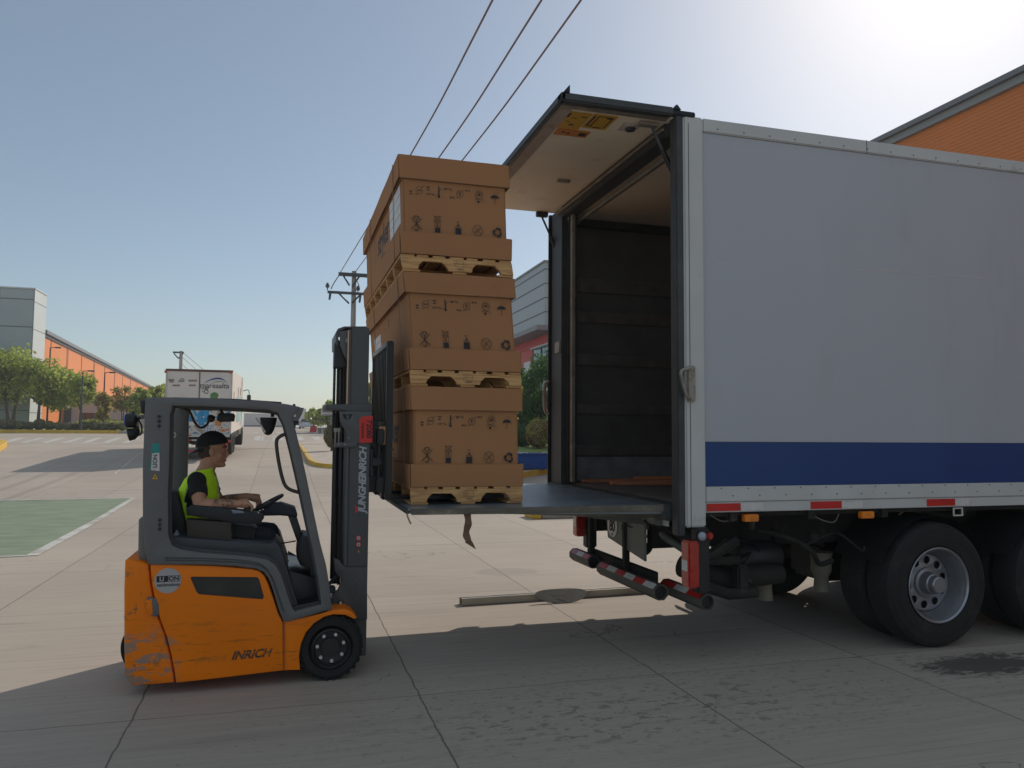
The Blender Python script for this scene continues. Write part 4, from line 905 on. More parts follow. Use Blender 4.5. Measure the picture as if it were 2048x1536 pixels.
# wheels
def lorry_wheel(x, y, name='wheel', dual=True, sgn=1):
    """outer face at y (towards -Y when sgn = 1)"""
    f = lambda pr: [(r, t*sgn) for r, t in pr]
    yo = y
    tyre = [(.305, -.02), (.33, .0), (.40, .008), (.47, .002), (.505, -.025), (.516, -.06), (.516, -.22), (.50, -.26), (.44, -.275), (.33, -.27), (.305, -.25)]
    t_ = MB().lathe(f(tyre), (x, yo, .516), '-y', 72, closed=True)
    if dual: t_.lathe(f([(r, t-.33) for r, t in tyre]), (x, yo, .516), '-y', 60, closed=True)
    t_.lathe(f([(.412, .0105), (.418, .0105), (.418, .004), (.412, .004)]), (x, yo, .516), '-y', 72, closed=True)
    wo = t_.build(name, M_rubber, T, 30)
    rim = [(.303, -.018), (.312, .002), (.306, .006), (.292, -.004), (.286, -.03), (.272, -.055), (.268, -.10), (.255, -.125), (.245, -.16), (.236, -.175)]
    ro = MB().lathe(f(rim), (x, yo, .516), '-y', 72, closed=False) if False else None
    bm = MB(); prof = f(rim)
    b2 = bmesh.new(); rings = []
    for r, t in prof: rings.append([b2.verts.new((x+math.cos(2*math.pi*k/72)*r, yo-t, .516+math.sin(2*math.pi*k/72)*r)) for k in range(72)])
    for a, c in zip(rings, rings[1:]):
        for k in range(72): b2.faces.new((a[k], a[(k+1) % 72], c[(k+1) % 72], c[k]))
    bmesh.ops.recalc_face_normals(b2, faces=list(b2.faces)); bm._add(b2)
    holes = [circ(x+.187*math.cos(R(36*k+12)), .516+.187*math.sin(R(36*k+12)), .033, 16) for k in range(10)]
    ya, yb = yo+.145*sgn, yo+.155*sgn
    bm.plate(circ(x, .516, .2385, 64), holes, min(ya, yb), max(ya, yb), .002)
    bm.build('rim', M_alu, wo, 30)
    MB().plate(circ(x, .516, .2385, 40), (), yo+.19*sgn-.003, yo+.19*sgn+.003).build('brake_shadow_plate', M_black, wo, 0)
    h_ = MB().lathe(f([(.125, -.15), (.12, -.125), (.095, -.12), (.09, -.10), (.085, -.05), (.075, -.045), (.07, .0), (.062, .01), (.0, .012)]), (x, yo, .516), '-y', 40)
    for k in range(10): h_.lathe(f([(.013, -.17), (.013, -.135), (.0, -.133)]), (x+.108*math.cos(R(36*k)), yo, .516+.108*math.sin(R(36*k))), '-y', 6)
    h_.build('hub', M_alu, wo, 30)
lorry_wheel(5.27, 5.30); lorry_wheel(6.62, 5.30)
lorry_wheel(5.27, 8.09, sgn=-1); lorry_wheel(6.62, 8.09, sgn=-1)
lorry_wheel(11.9, 5.32, dual=False); lorry_wheel(11.9, 8.07, dual=False, sgn=-1)
b = MB(); b.tube([(5.27, 5.6, .516), (5.27, 7.8, .516)], .09, 12); b.tube([(6.62, 5.6, .516), (6.62, 7.8, .516)], .09, 12); b.box(5.0, 5.5, 6.4, 6.95, .35, .72, .05); b.box(6.4, 6.9, 6.4, 6.95, .35, .72, .05); b.build('axle', M_chassis, T)
for y in (5.30, 7.50):
    for xw in (5.27, 6.62):
        b = MB(); bm_ = bmesh.new(); rr = []
        for k in range(13):
            a = R(22+k*11.3); rr.append([bm_.verts.new((xw+math.cos(a)*.60, yy, .50+math.sin(a)*.585)) for yy in (y+.02, y+.60)])
        for a_, c_ in zip(rr, rr[1:]): bm_.faces.new((a_[0], a_[1], c_[1], c_[0]))
        b._add(bm_); b.build('mudguard', M_black, T)
b = MB().box(7.6, 9.4, 5.38, 5.95, .55, 1.05, .04); b.build('fuel_tank', M_steel, T)
# cab (ahead of the body, outside the picture)
cb_ = MB().hexa([(10.95, 5.42, .45), (12.95, 5.42, .45), (12.95, 7.97, .45), (10.95, 7.97, .45), (10.95, 5.42, 3.3), (12.75, 5.5, 3.3), (12.75, 7.9, 3.3), (10.95, 7.97, 3.3)], .12).build('cab', M_white, T)
MB().box(11.7, 12.5, 5.42, 5.44, 1.9, 2.8, .01).build('cab_window', M_dkglass, T)
MB().hexa([(12.93, 5.6, 1.75), (12.98, 5.6, 1.75), (12.98, 7.8, 1.75), (12.93, 7.8, 1.75), (12.80, 5.65, 2.9), (12.84, 5.65, 2.9), (12.84, 7.75, 2.9), (12.80, 7.75, 2.9)]).build('windscreen', M_dkglass, T)
# planks lying on the lorry floor
for (a, c, z, th, lb) in (((3.06, 7.62), (6.4, 7.45), 1.247, .035, 'rear reddish plank on the lorry floor with a pale broken end'), ((3.20, 7.20), (6.3, 7.05), 1.247, .045, 'front reddish plank on the lorry floor with a splintered tip'), ((3.5, 7.28), (6.5, 7.42), 1.294, .03, 'loose thin plank lying across the two lower planks in the lorry')):
    v = Vector((c[0]-a[0], c[1]-a[1])).normalized(); n = Vector((-v.y, v.x))*.055
    pk = MB().hexa([(a[0]-n.x, a[1]-n.y, z), (c[0]-n.x, c[1]-n.y, z), (c[0]+n.x, c[1]+n.y, z), (a[0]+n.x, a[1]+n.y, z), (a[0]-n.x, a[1]-n.y, z+th), (c[0]-n.x, c[1]-n.y, z+th), (c[0]+n.x, c[1]+n.y, z+th), (a[0]+n.x, a[1]+n.y, z+th)], .003)
    pk.mi = 1; pk.box(a[0]-.06, a[0]+.02, a[1]-.03, a[1]+.035, z+.004, z+th-.005, .004)
    tag(pk.build('wooden_plank', [M_wood_r, M_rwht]), lb, 'plank', 'planks on the lorry floor')

# ================================================================== PALLETS AND CARTONS
ZX = [(1.20, .918), (1.35, .913), (2.10, .903), (2.222, .895), (2.40, .885), (2.96, .833), (3.09, .812), (3.30, .806), (3.86, .783)]
def X0(z):
    for (a, p), (b, q) in zip(ZX, ZX[1:]):
        if z <= b: return p+(q-p)*(z-a)/(b-a)
    return ZX[-1][1]
shear = lambda v: Vector((v.x+X0(v.z), v.y, v.z))
W, YA, YB = .862, 5.752, 8.45
class Ink:
    """flat print: strokes and filled shapes on a local 2-D frame"""
    def __init__(s): s.bm = bmesh.new(); s.k = 0
    def poly(s, pts):
        s.k += 1; z = s.k*.00012
        s.bm.faces.new([s.bm.verts.new((x, y, z)) for x, y in pts])
    def stroke(s, pts, w_=.004, closed=False):
        pts = list(pts)
        if closed: pts.append(pts[0])
        for (x0, y0), (x1, y1) in zip(pts, pts[1:]):
            d = Vector((x1-x0, y1-y0)); 
            if d.length < 1e-6: continue
            d.normalize(); n = Vector((-d.y, d.x))*w_/2; e_ = d*w_*.25
            s.poly([(x0-e_.x-n.x, y0-e_.y-n.y), (x1+e_.x-n.x, y1+e_.y-n.y), (x1+e_.x+n.x, y1+e_.y+n.y), (x0-e_.x+n.x, y0-e_.y+n.y)])
def symbols(b, M, H):
    """storage symbols: origin at the left of the side wall, y up from the tray; H = visible wall height"""
    k = Ink(); y1 = H-.088; t = .0038
    tx = lambda s_, x, y, sz=.020: b.text(s_, sz, M @ Matrix.Translation((x, y, .0006)), ext=.0002, off=.0006)
    # pressure
    cx = .130; k.stroke(circ(cx, y1, .027, 20), .003, True); tx('0+0', cx, y1, .02)
    k.stroke([(cx+.018, y1+.022), (cx+.028, y1+.033), (cx+.045, y1+.033)], .0025); k.stroke([(cx-.012, y1-.025), (cx-.022, y1-.033), (cx-.038, y1-.033)], .0025)
    tx('1060', cx+.072, y1+.031, .016); tx('hPa', cx+.072, y1+.012, .016); tx('800', cx-.068, y1-.012, .016); tx('hPa', cx-.068, y1-.031, .016)
    # thermometer
    cx = .290; k.stroke([(cx, y1+.042), (cx, y1-.03)], .009); k.poly(circ(cx, y1-.035, .010, 14)); k.stroke([(cx+.004, y1+.01), (cx+.022, y1+.03), (cx+.032, y1+.03)], .0025); k.stroke([(cx-.006, y1-.012), (cx-.018, y1-.03), (cx-.03, y1-.03)], .0025)
    tx('(50 \u00b0C)', cx+.075, y1+.030, .021); tx('(-10 \u00b0C)', cx-.072, y1-.022, .021)
    # humidity
    cx = .463; k.stroke(circ(cx, y1, .027, 20), .003, True); tx('%', cx, y1+.003, .03); tx('~', cx, y1-.013, .02); k.stroke([(cx+.018, y1+.022), (cx+.028, y1+.032), (cx+.04, y1+.032)], .0025); k.stroke([(cx-.012, y1-.025), (cx-.022, y1-.032), (cx-.034, y1-.032)], .0025)
    tx('95 %', cx+.068, y1+.032, .02); tx('20 %', cx-.065, y1-.032, .02)
    # keep from sunlight
    cx = .626; yc = y1+.010; k.poly(circ(cx, yc, .009, 12))
    for a in range(0, 360, 24):
        r1 = .045 if a > 180 and a != 336 else .036
        if 225 < a < 315: continue
        k.stroke([(cx+.016*math.cos(R(a)), yc+.016*math.sin(R(a))), (cx+r1*math.cos(R(a)), yc+r1*math.sin(R(a)))], .003)
    k.stroke([(cx-.034, yc-.045), (cx-.01, yc-.031), (cx+.014, yc-.045)], .005); k.poly(circ(cx-.010, yc-.058, .010, 12)); k.stroke([(cx+.01, yc-.02), (cx+.042, yc-.056)], .003)
    # umbrella
    cx = .757; k.poly([(cx-.037, y1-.010)]+[(cx+.037*math.cos(R(a)), y1-.010+.027*math.sin(R(a))) for a in range(160, 15, -16)]+[(cx+.037, y1-.010), (cx+.022, y1-.004), (cx+.008, y1-.010), (cx-.008, y1-.004), (cx-.022, y1-.010)])
    k.stroke([(cx, y1-.01), (cx, y1-.048), (cx-.005, y1-.053), (cx-.011, y1-.048)], .003)
    for q in range(5): k.stroke([(cx-.01+q*.01, y1+.024+(q % 2)*.01), (cx-.006+q*.01, y1+.032+(q % 2)*.01)], .0022)
    # no hooks
    cx = .100; yb = .062; k.stroke([(cx-.042, yb+.042), (cx+.042, yb-.042)], .005); k.stroke([(cx-.042, yb-.042), (cx+.042, yb+.042)], .005)
    k.stroke([(cx-.012, yb+.035), (cx-.022, yb+.048), (cx-.010, yb+.058), (cx+.012, yb+.058), (cx+.022, yb+.048), (cx+.012, yb+.037), (cx, yb+.03), (cx, yb-.012), (cx+.014, yb-.028), (cx+.010, yb-.045), (cx-.004, yb-.052), (cx-.016, yb-.042)], .006)
    # stacking limit
    cx = .270; k.poly([(cx-.021, .006), (cx+.021, .006), (cx+.021, .044), (cx-.021, .044)]); k.stroke([(cx-.021, .05), (cx+.021, .05), (cx+.021, .087), (cx-.021, .087)], .003, True); tx('2', cx, .069, .034)
    k.stroke([(cx-.021, .095), (cx+.021, .095), (cx+.021, .13), (cx-.021, .13)], .003, True); k.stroke([(cx-.03, .135), (cx+.03, .09)], .003); k.stroke([(cx-.03, .09), (cx+.03, .135)], .003)
    # stacking mass
    cx = .440; k.poly([(cx-.024, .004), (cx+.024, .004), (cx+.024, .052), (cx-.024, .052)]); k.stroke([(cx-.026, .060), (cx+.026, .060)], .0035); k.poly([(cx-.014, .078), (cx, .064), (cx+.014, .078)]); k.stroke([(cx, .076), (cx, .088)], .006); tx('max', cx, .104, .012)
    # no knife
    cx = .603; yb = .046; k.stroke(circ(cx, yb, .042, 26), .0035, True); k.stroke([(cx-.030, yb+.030), (cx+.030, yb-.030)], .0035); k.stroke([(cx-.026, yb-.018), (cx+.018, yb+.026), (cx+.024, yb+.018), (cx-.016, yb-.020)], .003, True)
    # recycling arrows
    cx = .768; yb = .044
    for a in (90, 210, 330):
        c_, s_ = math.cos(R(a-90)), math.sin(R(a-90)); rot = lambda x, y: (cx+x*c_-y*s_, yb+x*s_+y*c_)
        k.poly([rot(*p) for p in ((-.020, .020), (-.008, .038), (.010, .038), (.003, .024), (-.004, .024), (-.010, .012))])
        k.poly([rot(*p) for p in ((.004, .024), (.014, .040), (.030, .028), (.032, .008), (.014, .012))])
    b._add(k.bm, M)
def pallet(z0, z1, label):
    h = z1-z0; e = empty('pallet', (X0(z0)+.43, 7.1, z0), 0, label, 'pallet', 'wooden pallets under the boxes')
    tb = .019; zs0, zs1 = z0+.018, z1-tb
    b = MB(); xs = [0, .122, .243, .372, .505, .635, .765]; ws = [.105, .088, .098, .112, .088, .100, .097]
    for x, wd in zip(xs, ws): b.box(x, x+wd, YA+.006, YB-.01, z1-tb, z1-.0005, .003)
    b.build('deck_boards', M_wood, e, 0, xf=shear)
    b = MB()
    for x, wd in ((.0, .13), (.38, .11), (.74, .122)): b.box(x, x+wd, YA+.01, YB-.01, z0+.001, z0+.018, .003)
    b.build('bottom_boards', M_wood, e, 0, xf=shear)
    n = 7
    for k in range(n):
        y = YA+k*(YB-YA-.05)/(n-1); H = zs1-zs0; nt_ = []
        def notch(a, c): return [(a, zs0), (a+.012, zs0+H*.35), (a+.045, zs0+H*.68), (c-.045, zs0+H*.68), (c-.012, zs0+H*.35), (c, zs0)]
        out = [(0, zs0)]+notch(.115, .35)+notch(.53, .765)+[(W, zs0), (W, zs1), (0, zs1)]
        MB().plate(list(reversed(out)), (), y, y+.042, .002).build('stringer', M_wood, e, 0, xf=shear)
    b = MB(); k = Ink(); k.stroke([(.40, h*.42), (.475, h*.42), (.475, h*.78), (.40, h*.78)], .002, True); k.stroke([(.425, h*.42), (.425, h*.78)], .0016); k.stroke([(.425, h*.6), (.475, h*.6)], .0016); k.stroke([(.405, h*.5), (.42, h*.7)], .0022)
    b._add(k.bm, MY(0, YA-.0004, z0)); b.text('1-3023-07', .013, MY(.44, YA-.0006, z0+h*.30), ext=.0002, off=.0005); b.build('branded_stamp', M_ink, e, 0, xf=shear)
def carton(z0, zt0, zl0, z1, lb, sticker):
    e = empty('carton', (X0(z0)+.43, 7.1, z0), 0, lb, 'box', 'large cardboard boxes stacked on pallets')
    MB().box(.028, W-.026, YA+.022, YB-.03, z0+.004, zl0+.06, .012).build('box_wall', M_kraft, e, 30, xf=shear)
    def ring(nm, za, zb, cap, fl):
        b = MB(); t = .007
        # four walls; near pair of corners slightly open so that the flaps flare
        b.hexa([(0.004, YA, za), (W, YA, za), (W, YA+t, za), (0.004, YA+t, za), (-fl*.3, YA-fl, zb), (W+fl*.4, YA-fl, zb), (W+fl*.4, YA+t-fl, zb), (-fl*.3, YA+t-fl, zb)])
        b.hexa([(-.006, YA+.012, za), (.001, YA+.012, za), (.001, YB, za), (-.006, YB, za), (-.006-fl, YA+.014, zb), (.001-fl, YA+.014, zb), (.001-fl, YB, zb), (-.006-fl, YB, zb)])
        b.hexa([(W, YA+.010, za), (W+.007, YA+.010, za), (W+.007, YB, za), (W, YB, za), (W+fl, YA+.010, zb), (W+.007+fl, YA+.010, zb), (W+.007+fl, YB, zb), (W+fl, YB, zb)])
        b.box(0, W, YB-t, YB, za, zb)
        if cap: b.box(.002, W-.002, YA+.004, YB-.008, zb-.008, zb-.001)
        bmesh.ops.subdivide_edges(b.bm, edges=[e_ for e_ in b.bm.edges if e_.calc_length() > .3], cuts=7, use_grid_fill=True)
        for v in b.bm.verts:
            n_ = noise.noise_vector(Vector((v.co.x*3.1+z0*7, v.co.y*2.3, v.co.z*5)))
            v.co += Vector((n_.x*.0035, n_.y*.0035 if v.co.y > YA+.1 else -abs(n_.y)*.003, n_.z*.004))
        b.build(nm, M_kraft, e, 0, xf=shear)
    ring('tray', z0+.001, zt0, False, .006); ring('lid', zl0, z1-.001, True, -.001)
    MB().box(.010, W-.010, YA+.0005, YB-.02, zl0-.0035, zl0-.0005).build('lid_edge', M_kedge, e, 0, xf=shear)
    # printed symbols on the end wall and the maker's word on the long side
    b = MB(); symbols(b, MY(.030, YA+.0210, zt0+.004) @ Matrix.Diagonal((.945, 1, 1, 1)), zl0-zt0); b.build('printed_symbols', M_ink, e, 0, xf=shear)
    b = MB(); zc = (zt0+zl0)/2+.04
    b.text('stryker', .30, MX(.0268, 6.98, zc), ext=.0003, off=.006, sp=.92); b.text('Stryker Medical', .05, MX(.0268, 7.0, zc-.155), ext=.0003); b.text('stretcher  -  this side up', .045, MX(.0268, 6.95, zc-.205), ext=.0003) if False else None
    for q in range(3): b.box(.0262, .0268, 6.75, 7.45-.12*q, zc-.20-.03*q, zc-.193-.03*q)
    b.build('printed_word', M_ink, e, 0, xf=shear)
    if sticker:
        y0, y1, za, zb = sticker
        s_ = MB().box(.0235, .0265, y0, y1, za, zb).build('shipping_label', M_paper, e, 0, xf=shear)
        b = MB()
        for q in (1, 2, 3): zz_ = za+(zb-za)*q/4; b.box(.0225, .0233, y0+.01, y1-.01, zz_-.002, zz_+.002)
        b.box(.0225, .0233, (y0+y1)/2-.002, (y0+y1)/2+.002, za+.01, zb-.01); b.build('label_lines', M_cyl, e, 0, xf=shear)
    # plastic strap round the box
    for y in ((YA+.26, YA+1.9)):
        b = MB(); b.box(-.0135, -.0095, y, y+.012, z0-.0, z1); b.build('strapping_band', M_kedge, e, 0, xf=shear)
    return e
pallet(1.218, 1.350, 'bottom pallet of the stack, standing on the lift platform')
carton(1.350, 1.518, 1.925, 2.098, 'lowest cardboard box of the stack, on the pallet on the lift platform', None)
pallet(2.100, 2.222, 'pallet between the lowest and the middle cardboard box')
carton(2.224, 2.385, 2.803, 2.958, 'middle cardboard box of the stack, leaning slightly to the left', (7.55, 8.05, 2.45, 2.70))
pallet(2.961, 3.092, 'top pallet, between the middle and the top cardboard box')
carton(3.094, 3.262, 3.672, 3.848, 'top cardboard box of the stack with a white label on its long side', (5.90, 6.50, 3.36, 3.66))

# ================================================================== THINGS LYING ON THE YARD
b = MB(); a0 = at_g(924, 1212); a1 = Vector((5.6, 8.02, 0)); v = (a1-a0).normalized(); n = Vector((-v.y, v.x, 0))*.052
def beam(o0, o1, z0, z1): b.hexa([a0+n*o0+Vector((0, 0, z0)), a1+n*o0+Vector((0, 0, z0)), a1+n*o1+Vector((0, 0, z0)), a0+n*o1+Vector((0, 0, z0)), a0+n*o0+Vector((0, 0, z1)), a1+n*o0+Vector((0, 0, z1)), a1+n*o1+Vector((0, 0, z1)), a0+n*o1+Vector((0, 0, z1))])
beam(0, .1, .003, .072); beam(1.9, 2, .003, .072); beam(.1, 1.9, .003, .009); beam(.1, .7, .066, .072); beam(1.3, 1.9, .066, .072); beam(.70, .76, .045, .066)
tag(b.build('metal_beam', M_galv, None, 0), 'long grey metal channel beam lying on the concrete behind the platform', 'beam')
c = at_g(1124, 1205); b = MB()
prof = []
for k in range(40):
    a = 2*math.pi*k/40; prof.append((c.x+.275*math.cos(a)*(1+.03*math.sin(3*a)), .0))
bm_ = bmesh.new(); top = []; bot = []
for k in range(40):
    a = 2*math.pi*k/40; xx = c.x+.285*math.copysign(abs(math.cos(a))**.9, math.cos(a)); sl_ = .5+.5*math.sin(a)
    yy = c.y-.05+.150*sl_; zz_ = .012+.118*sl_+.012*math.cos(2*a)
    top.append(bm_.verts.new((xx, yy-.004, zz_+.005))); bot.append(bm_.verts.new((xx, yy, zz_)))
bm_.faces.new(top); bm_.faces.new(list(reversed(bot)))
for k in range(40): bm_.faces.new((top[k], bot[k], bot[(k+1) % 40], top[(k+1) % 40]))
bmesh.ops.recalc_face_normals(bm_, faces=list(bm_.faces)); b._add(bm_)
tag(b.build('metal_disc', mk('disc_steel', (.12, .112, .10), .6, .4, .25, 10, dirt=(.10, .09, .075), da=.6, ds=12), None, 20), 'oval grey metal plate leaning on the beam on the ground', 'metal plate')

# ================================================================== BLUE BINS
def bin_(u, y, wd, lb):
    p = at_y(u, 900, y); z0 = gz(y)+.12; zt_ = at_y(u, 906, y).z; x = p.x; e = empty('waste_bin', (x, y, z0), 0, lb, 'bin', 'blue bins beside the lorry')
    MB().hexa([(x-wd*.46, y-.3, z0+.08), (x+wd*.46, y-.3, z0+.08), (x+wd*.46, y+.3, z0+.08), (x-wd*.46, y+.3, z0+.08), (x-wd/2, y-.38, zt_-.06), (x+wd/2, y-.38, zt_-.06), (x+wd/2, y+.38, zt_-.06), (x-wd/2, y+.38, zt_-.06)], .03).build('body', M_bin, e)
    MB().box(x-wd/2-.02, x+wd/2+.02, y-.42, y+.42, zt_-.06, zt_, .02).build('rim', M_bin, e)
    for s_ in (-.3, .3): MB().tube(smooth_path([(x+s_*wd-.1, y-.40, zt_-.02), (x+s_*wd-.08, y-.46, zt_+.03), (x+s_*wd+.08, y-.46, zt_+.03), (x+s_*wd+.1, y-.40, zt_-.02)], 4), .015, 6).build('handle', M_rwht, e)
    for s_ in (-.35, .35): MB().lathe([(0, -.03), (.09, -.03), (.09, .03), (0, .03)], (x+s_*wd, y, z0+.09), 'x', 16).build('wheel', M_rubber, e)
bin_(1062, at_g(1062, 953.5).y+.75, 1.25, 'wide blue bin half hidden behind the stack of boxes')
bin_(1107, at_g(1107, 946.5).y+.75, .95, 'blue bin cut off by the lorry door post')
bin_(1010, at_g(1010, 966).y+.75, 1.1, 'blue bin hidden behind the lowest box')

# ================================================================== MOBILE BOX TRUCK ON THE ROAD
YB0 = 33.0
slope = lambda v: Vector((v.x, v.y, v.z+(v.y-YB0)*.034))
q = lambda u, v_: at_y(u, v_, YB0)
xl, xr = q(330, 800).x, q(464, 800).x; zt2 = q(400, 740).z; zb2 = q(400, 868).z; zr = q(465, 914).z
BT_ = empty('box_truck', ((xl+xr)/2, YB0, gz(YB0)), 0, 'white box truck with a printed rear door driving away, seen through the forklift cab', 'lorry')
MB().box(xl, xr, YB0, YB0+8.6, zb2, zt2, .03).build('cargo_box', M_truckw, BT_, 0, xf=slope)
MB().box(xl-.01, xr+.01, YB0-.025, YB0+.02, zt2-.07, zt2+.02, .01).build('door_frame', mk('brown_trim', (.14, .07, .05), .6), BT_, 0)
MB().box(q(397, 800).x, q(399, 800).x, YB0-.02, YB0-.003, q(420, 822).z, zt2-.08).build('door_seam', M_dkjoint, BT_, 0)
for a in (xl, xr-.05): MB().box(a, a+.05, YB0-.03, YB0-.002, zb2, zt2-.07).build('door_edge', M_wtrim, BT_, 0)
for u, v_ in ((332, 743), (462, 744)): p = q(u, v_); MB().box(p.x-.05, p.x+.05, YB0-.05, YB0-.026, p.z-.06, p.z+.05, .01).build('corner_lamp', M_redm, BT_, 0)
def mural():
    m = bpy.data.materials.new('printed_mural'); m.use_nodes = True; nt = m.node_tree; L = nt.links.new; bb = nt.nodes['Principled BSDF']; bb.inputs['Roughness'].default_value = .5
    tc = N(nt, 'ShaderNodeTexCoord'); n = N(nt, 'ShaderNodeTexNoise'); n.inputs['Scale'].default_value = 1.5; n.inputs['Detail'].default_value = 5; n.inputs['Distortion'].default_value = .8; L(tc.outputs['Object'], n.inputs[0])
    cr = N(nt, 'ShaderNodeValToRGB'); el = cr.color_ramp.elements; cr.color_ramp.interpolation = 'CONSTANT'
    el[0].position = 0; el[0].color = (.50, .20, .08, 1); el[1].position = .40; el[1].color = (.55, .48, .42, 1)
    for p_, c_ in ((.47, (.02, .28, .52)), (.56, (.01, .19, .42)), (.60, (.55, .50, .45)), (.66, (.30, .25, .22))):
        k = el.new(p_); k.color = (*c_, 1)
    L(n.outputs[0], cr.inputs[0]); L(cr.outputs[0], bb.inputs['Base Color']); return m
MB().box(xl+.06, xr-.06, YB0-.012, YB0-.001, zb2+.02, q(420, 821).z).build('mural_panel', mural(), BT_, 0)
pn = MB().box(q(409, 800).x, q(441, 800).x, YB0-.02, YB0-.013, q(420, 865).z, q(420, 858).z).build('phone_panel', M_rwht, BT_, 0)
b = MB(); b.text('TELEFONOS', .20, MY(q(425, 800).x, YB0-.021, q(420, 855.5).z), off=.006); b.build('phone_lettering', M_rwht, BT_, 0)
b = MB(); b.text('6 5 2 2 6 7', .13, MY(q(425, 800).x, YB0-.022, q(420, 861.5).z), off=.003); b.build('phone_number', mk('mural_blue', (.02, .08, .30), .5), BT_, 0)
b = MB(); 
for x0_, x1_ in ((368, 398), (411, 427)): b.box(q(x0_, 800).x, q(x1_, 800).x, YB0-.018, YB0-.0125, q(420, 850).z, q(420, 845).z)
b.build('picture_strip', M_truckw, BT_, 0)
b = MB(); b.text('mareaalta', .295, MY(q(428.5, 800).x, YB0-.006, q(420, 771.5).z), ext=.001, off=.0015, sp=.95); b.text('CHILE', .10, MY(q(409, 800).x, YB0-.006, q(420, 777.5).z), ext=.001, off=.002)
b.plate(circ(0, 0, .085, 20), [circ(0, 0, .06, 20)], 0, .004, M=MY(q(412, 800).x, YB0-.006, q(420, 783.5).z)); b.text('e', .14, MY(q(405, 800).x, YB0-.006, q(420, 783).z)); b.build('rear_lettering', mk('dark_grey_ink', (.035, .035, .045), .6), BT_, 0)
def wave(u0, v0, u1, v1, u2, v2, th):
    top = []; bt = []
    for k in range(17):
        t = k/16; u = (1-t)**2*u0+2*t*(1-t)*u1+t*t*u2; v_ = (1-t)**2*v0+2*t*(1-t)*v1+t*t*v2; w_ = th*math.sin(math.pi*t)
        p = q(u, v_-w_); top.append((p.x, p.z)); p = q(u, v_+w_); bt.append((p.x, p.z))
    return top+list(reversed(bt))
b = MB().plate(wave(407, 767, 438, 747, 455, 766, 1.7), (), YB0-.008, YB0-.002); b.plate(wave(371, 762, 363, 753, 358, 762, .9), (), YB0-.008, YB0-.002); b.build('wave_emblem', mk('wave_blue', (.03, .08, .30), .5), BT_, 0)
MB().plate(wave(418, 769, 440, 757, 453, 768, .6), (), YB0-.008, YB0-.002).build('wave_underline', mk('wave_green', (.05, .25, .12), .5), BT_, 0)
b = MB()
for tx_, u, v_, s_ in (('TIERRA VERDE', 344, 761, .12), ('Los Alamos', 353, 772, .14), ('PINCHO', 384, 762, .16), ('Nevado', 380, 772, .15)): b.text(tx_, s_, MY(q(u, 800).x, YB0-.006, q(420, v_).z), off=.002) if tx_ in () else None
for u, v_, w_ in ((337, 760, 12), (339, 763.5, 10), (345, 771, 16), (377, 761.5, 17), (378, 771, 14), (357, 762.5, 12)):
    for k in range(int(w_/1.7)):
        uu = u+k*1.7; p = q(uu, v_); b.box(p.x, p.x+.022, YB0-.006, YB0-.002, p.z-.03, p.z+.03+.02*(k % 2))
b.build('small_logos', mk('logo_brown', (.22, .12, .10), .6), BT_, 0)
MB().plate([(q(u, 800).x, q(420, v_).z) for u, v_ in ((420, 794), (421, 787), (428, 784), (435, 786), (437, 791), (434, 796), (422, 797))], (), YB0-.008, YB0-.002).build('green_emblem', mk('emblem_green', (.12, .26, .08), .6, 0, .4, 4, dirt=(.4, .12, .05), da=.8, ds=3), BT_, 0)
# sunlit side: teal shading and lettering
b = MB(); b.box(xr+.001, xr+.006, YB0+3.2, YB0+8.0, zb2+.4, zt2-1.0); b.build('teal_print', mk('side_teal', (.36, .50, .50), .5, 0, .3, 1.5), BT_, 0, xf=slope)
b = MB()
for y_, z_, s_ in ((1.2, zt2-1.0, .5), (1.3, zt2-1.6, .35), (4.2, zt2-.8, .6), (6, zt2-.8, .6), (4.5, zt2-1.6, .6), (6.5, zt2-2.2, .5)):
    b.text('M' if s_ > .45 else 'R', s_, MPX(xr+.004, YB0+y_, z_), off=.01)
b.build('side_lettering', mk('side_ink', (.15, .16, .2), .5), BT_, 0, xf=slope)
MB().box(xl+.05, xr-.05, YB0-.02, YB0+.10, q(420, 874).z, zb2-.002, .01).build('rear_sill', M_wtrim, BT_, 0)
for k, u in enumerate((368, 378, 392, 404, 440, 452, 460)): p = q(u, 0); MB().box(p.x, p.x+.16, YB0-.026, YB0-.0205, q(420, 871.5).z, q(420, 869.5).z).build('red_tape', M_red, BT_, 0)
MB().box(xl+.1, xr-.3, YB0+.2, YB0+.3, q(420, 882).z, q(420, 879).z).build('light_bar', M_red, BT_, 0); MB().box(xl+1.0, xl+1.3, YB0+.19, YB0+.199, q(420, 882).z, q(420, 879).z).build('light_bar', M_rwht, BT_, 0)
MB().box(xl+.1, xr-.15, YB0+.15, YB0+.25, q(420, 904).z, q(420, 900.5).z).build('underrun_bar', M_red, BT_, 0); MB().box(q(367, 800).x, q(378, 800).x, YB0+.14, YB0+.149, q(420, 904).z, q(420, 900.5).z).build('white_tape', M_rwht, BT_, 0)
for u in (457, 338): p = q(u, 882.5); MB().box(p.x-.09, p.x+.09, YB0-.02, YB0+.04, p.z-.05, p.z+.05, .01).build('tail_lamp', M_redm, BT_, 0)
for u in (453,): p = q(u, 896); MB().box(p.x-.05, p.x+.05, YB0-.01, YB0+.04, p.z-.22, p.z+.22, .01).build('tail_lamp', M_redm, BT_, 0)
MB().box(xl+.7, xr-.7, YB0+.3, YB0+10.6, zr+.5, zb2-.002).build('chassis', M_chassis, BT_, 0, xf=slope)
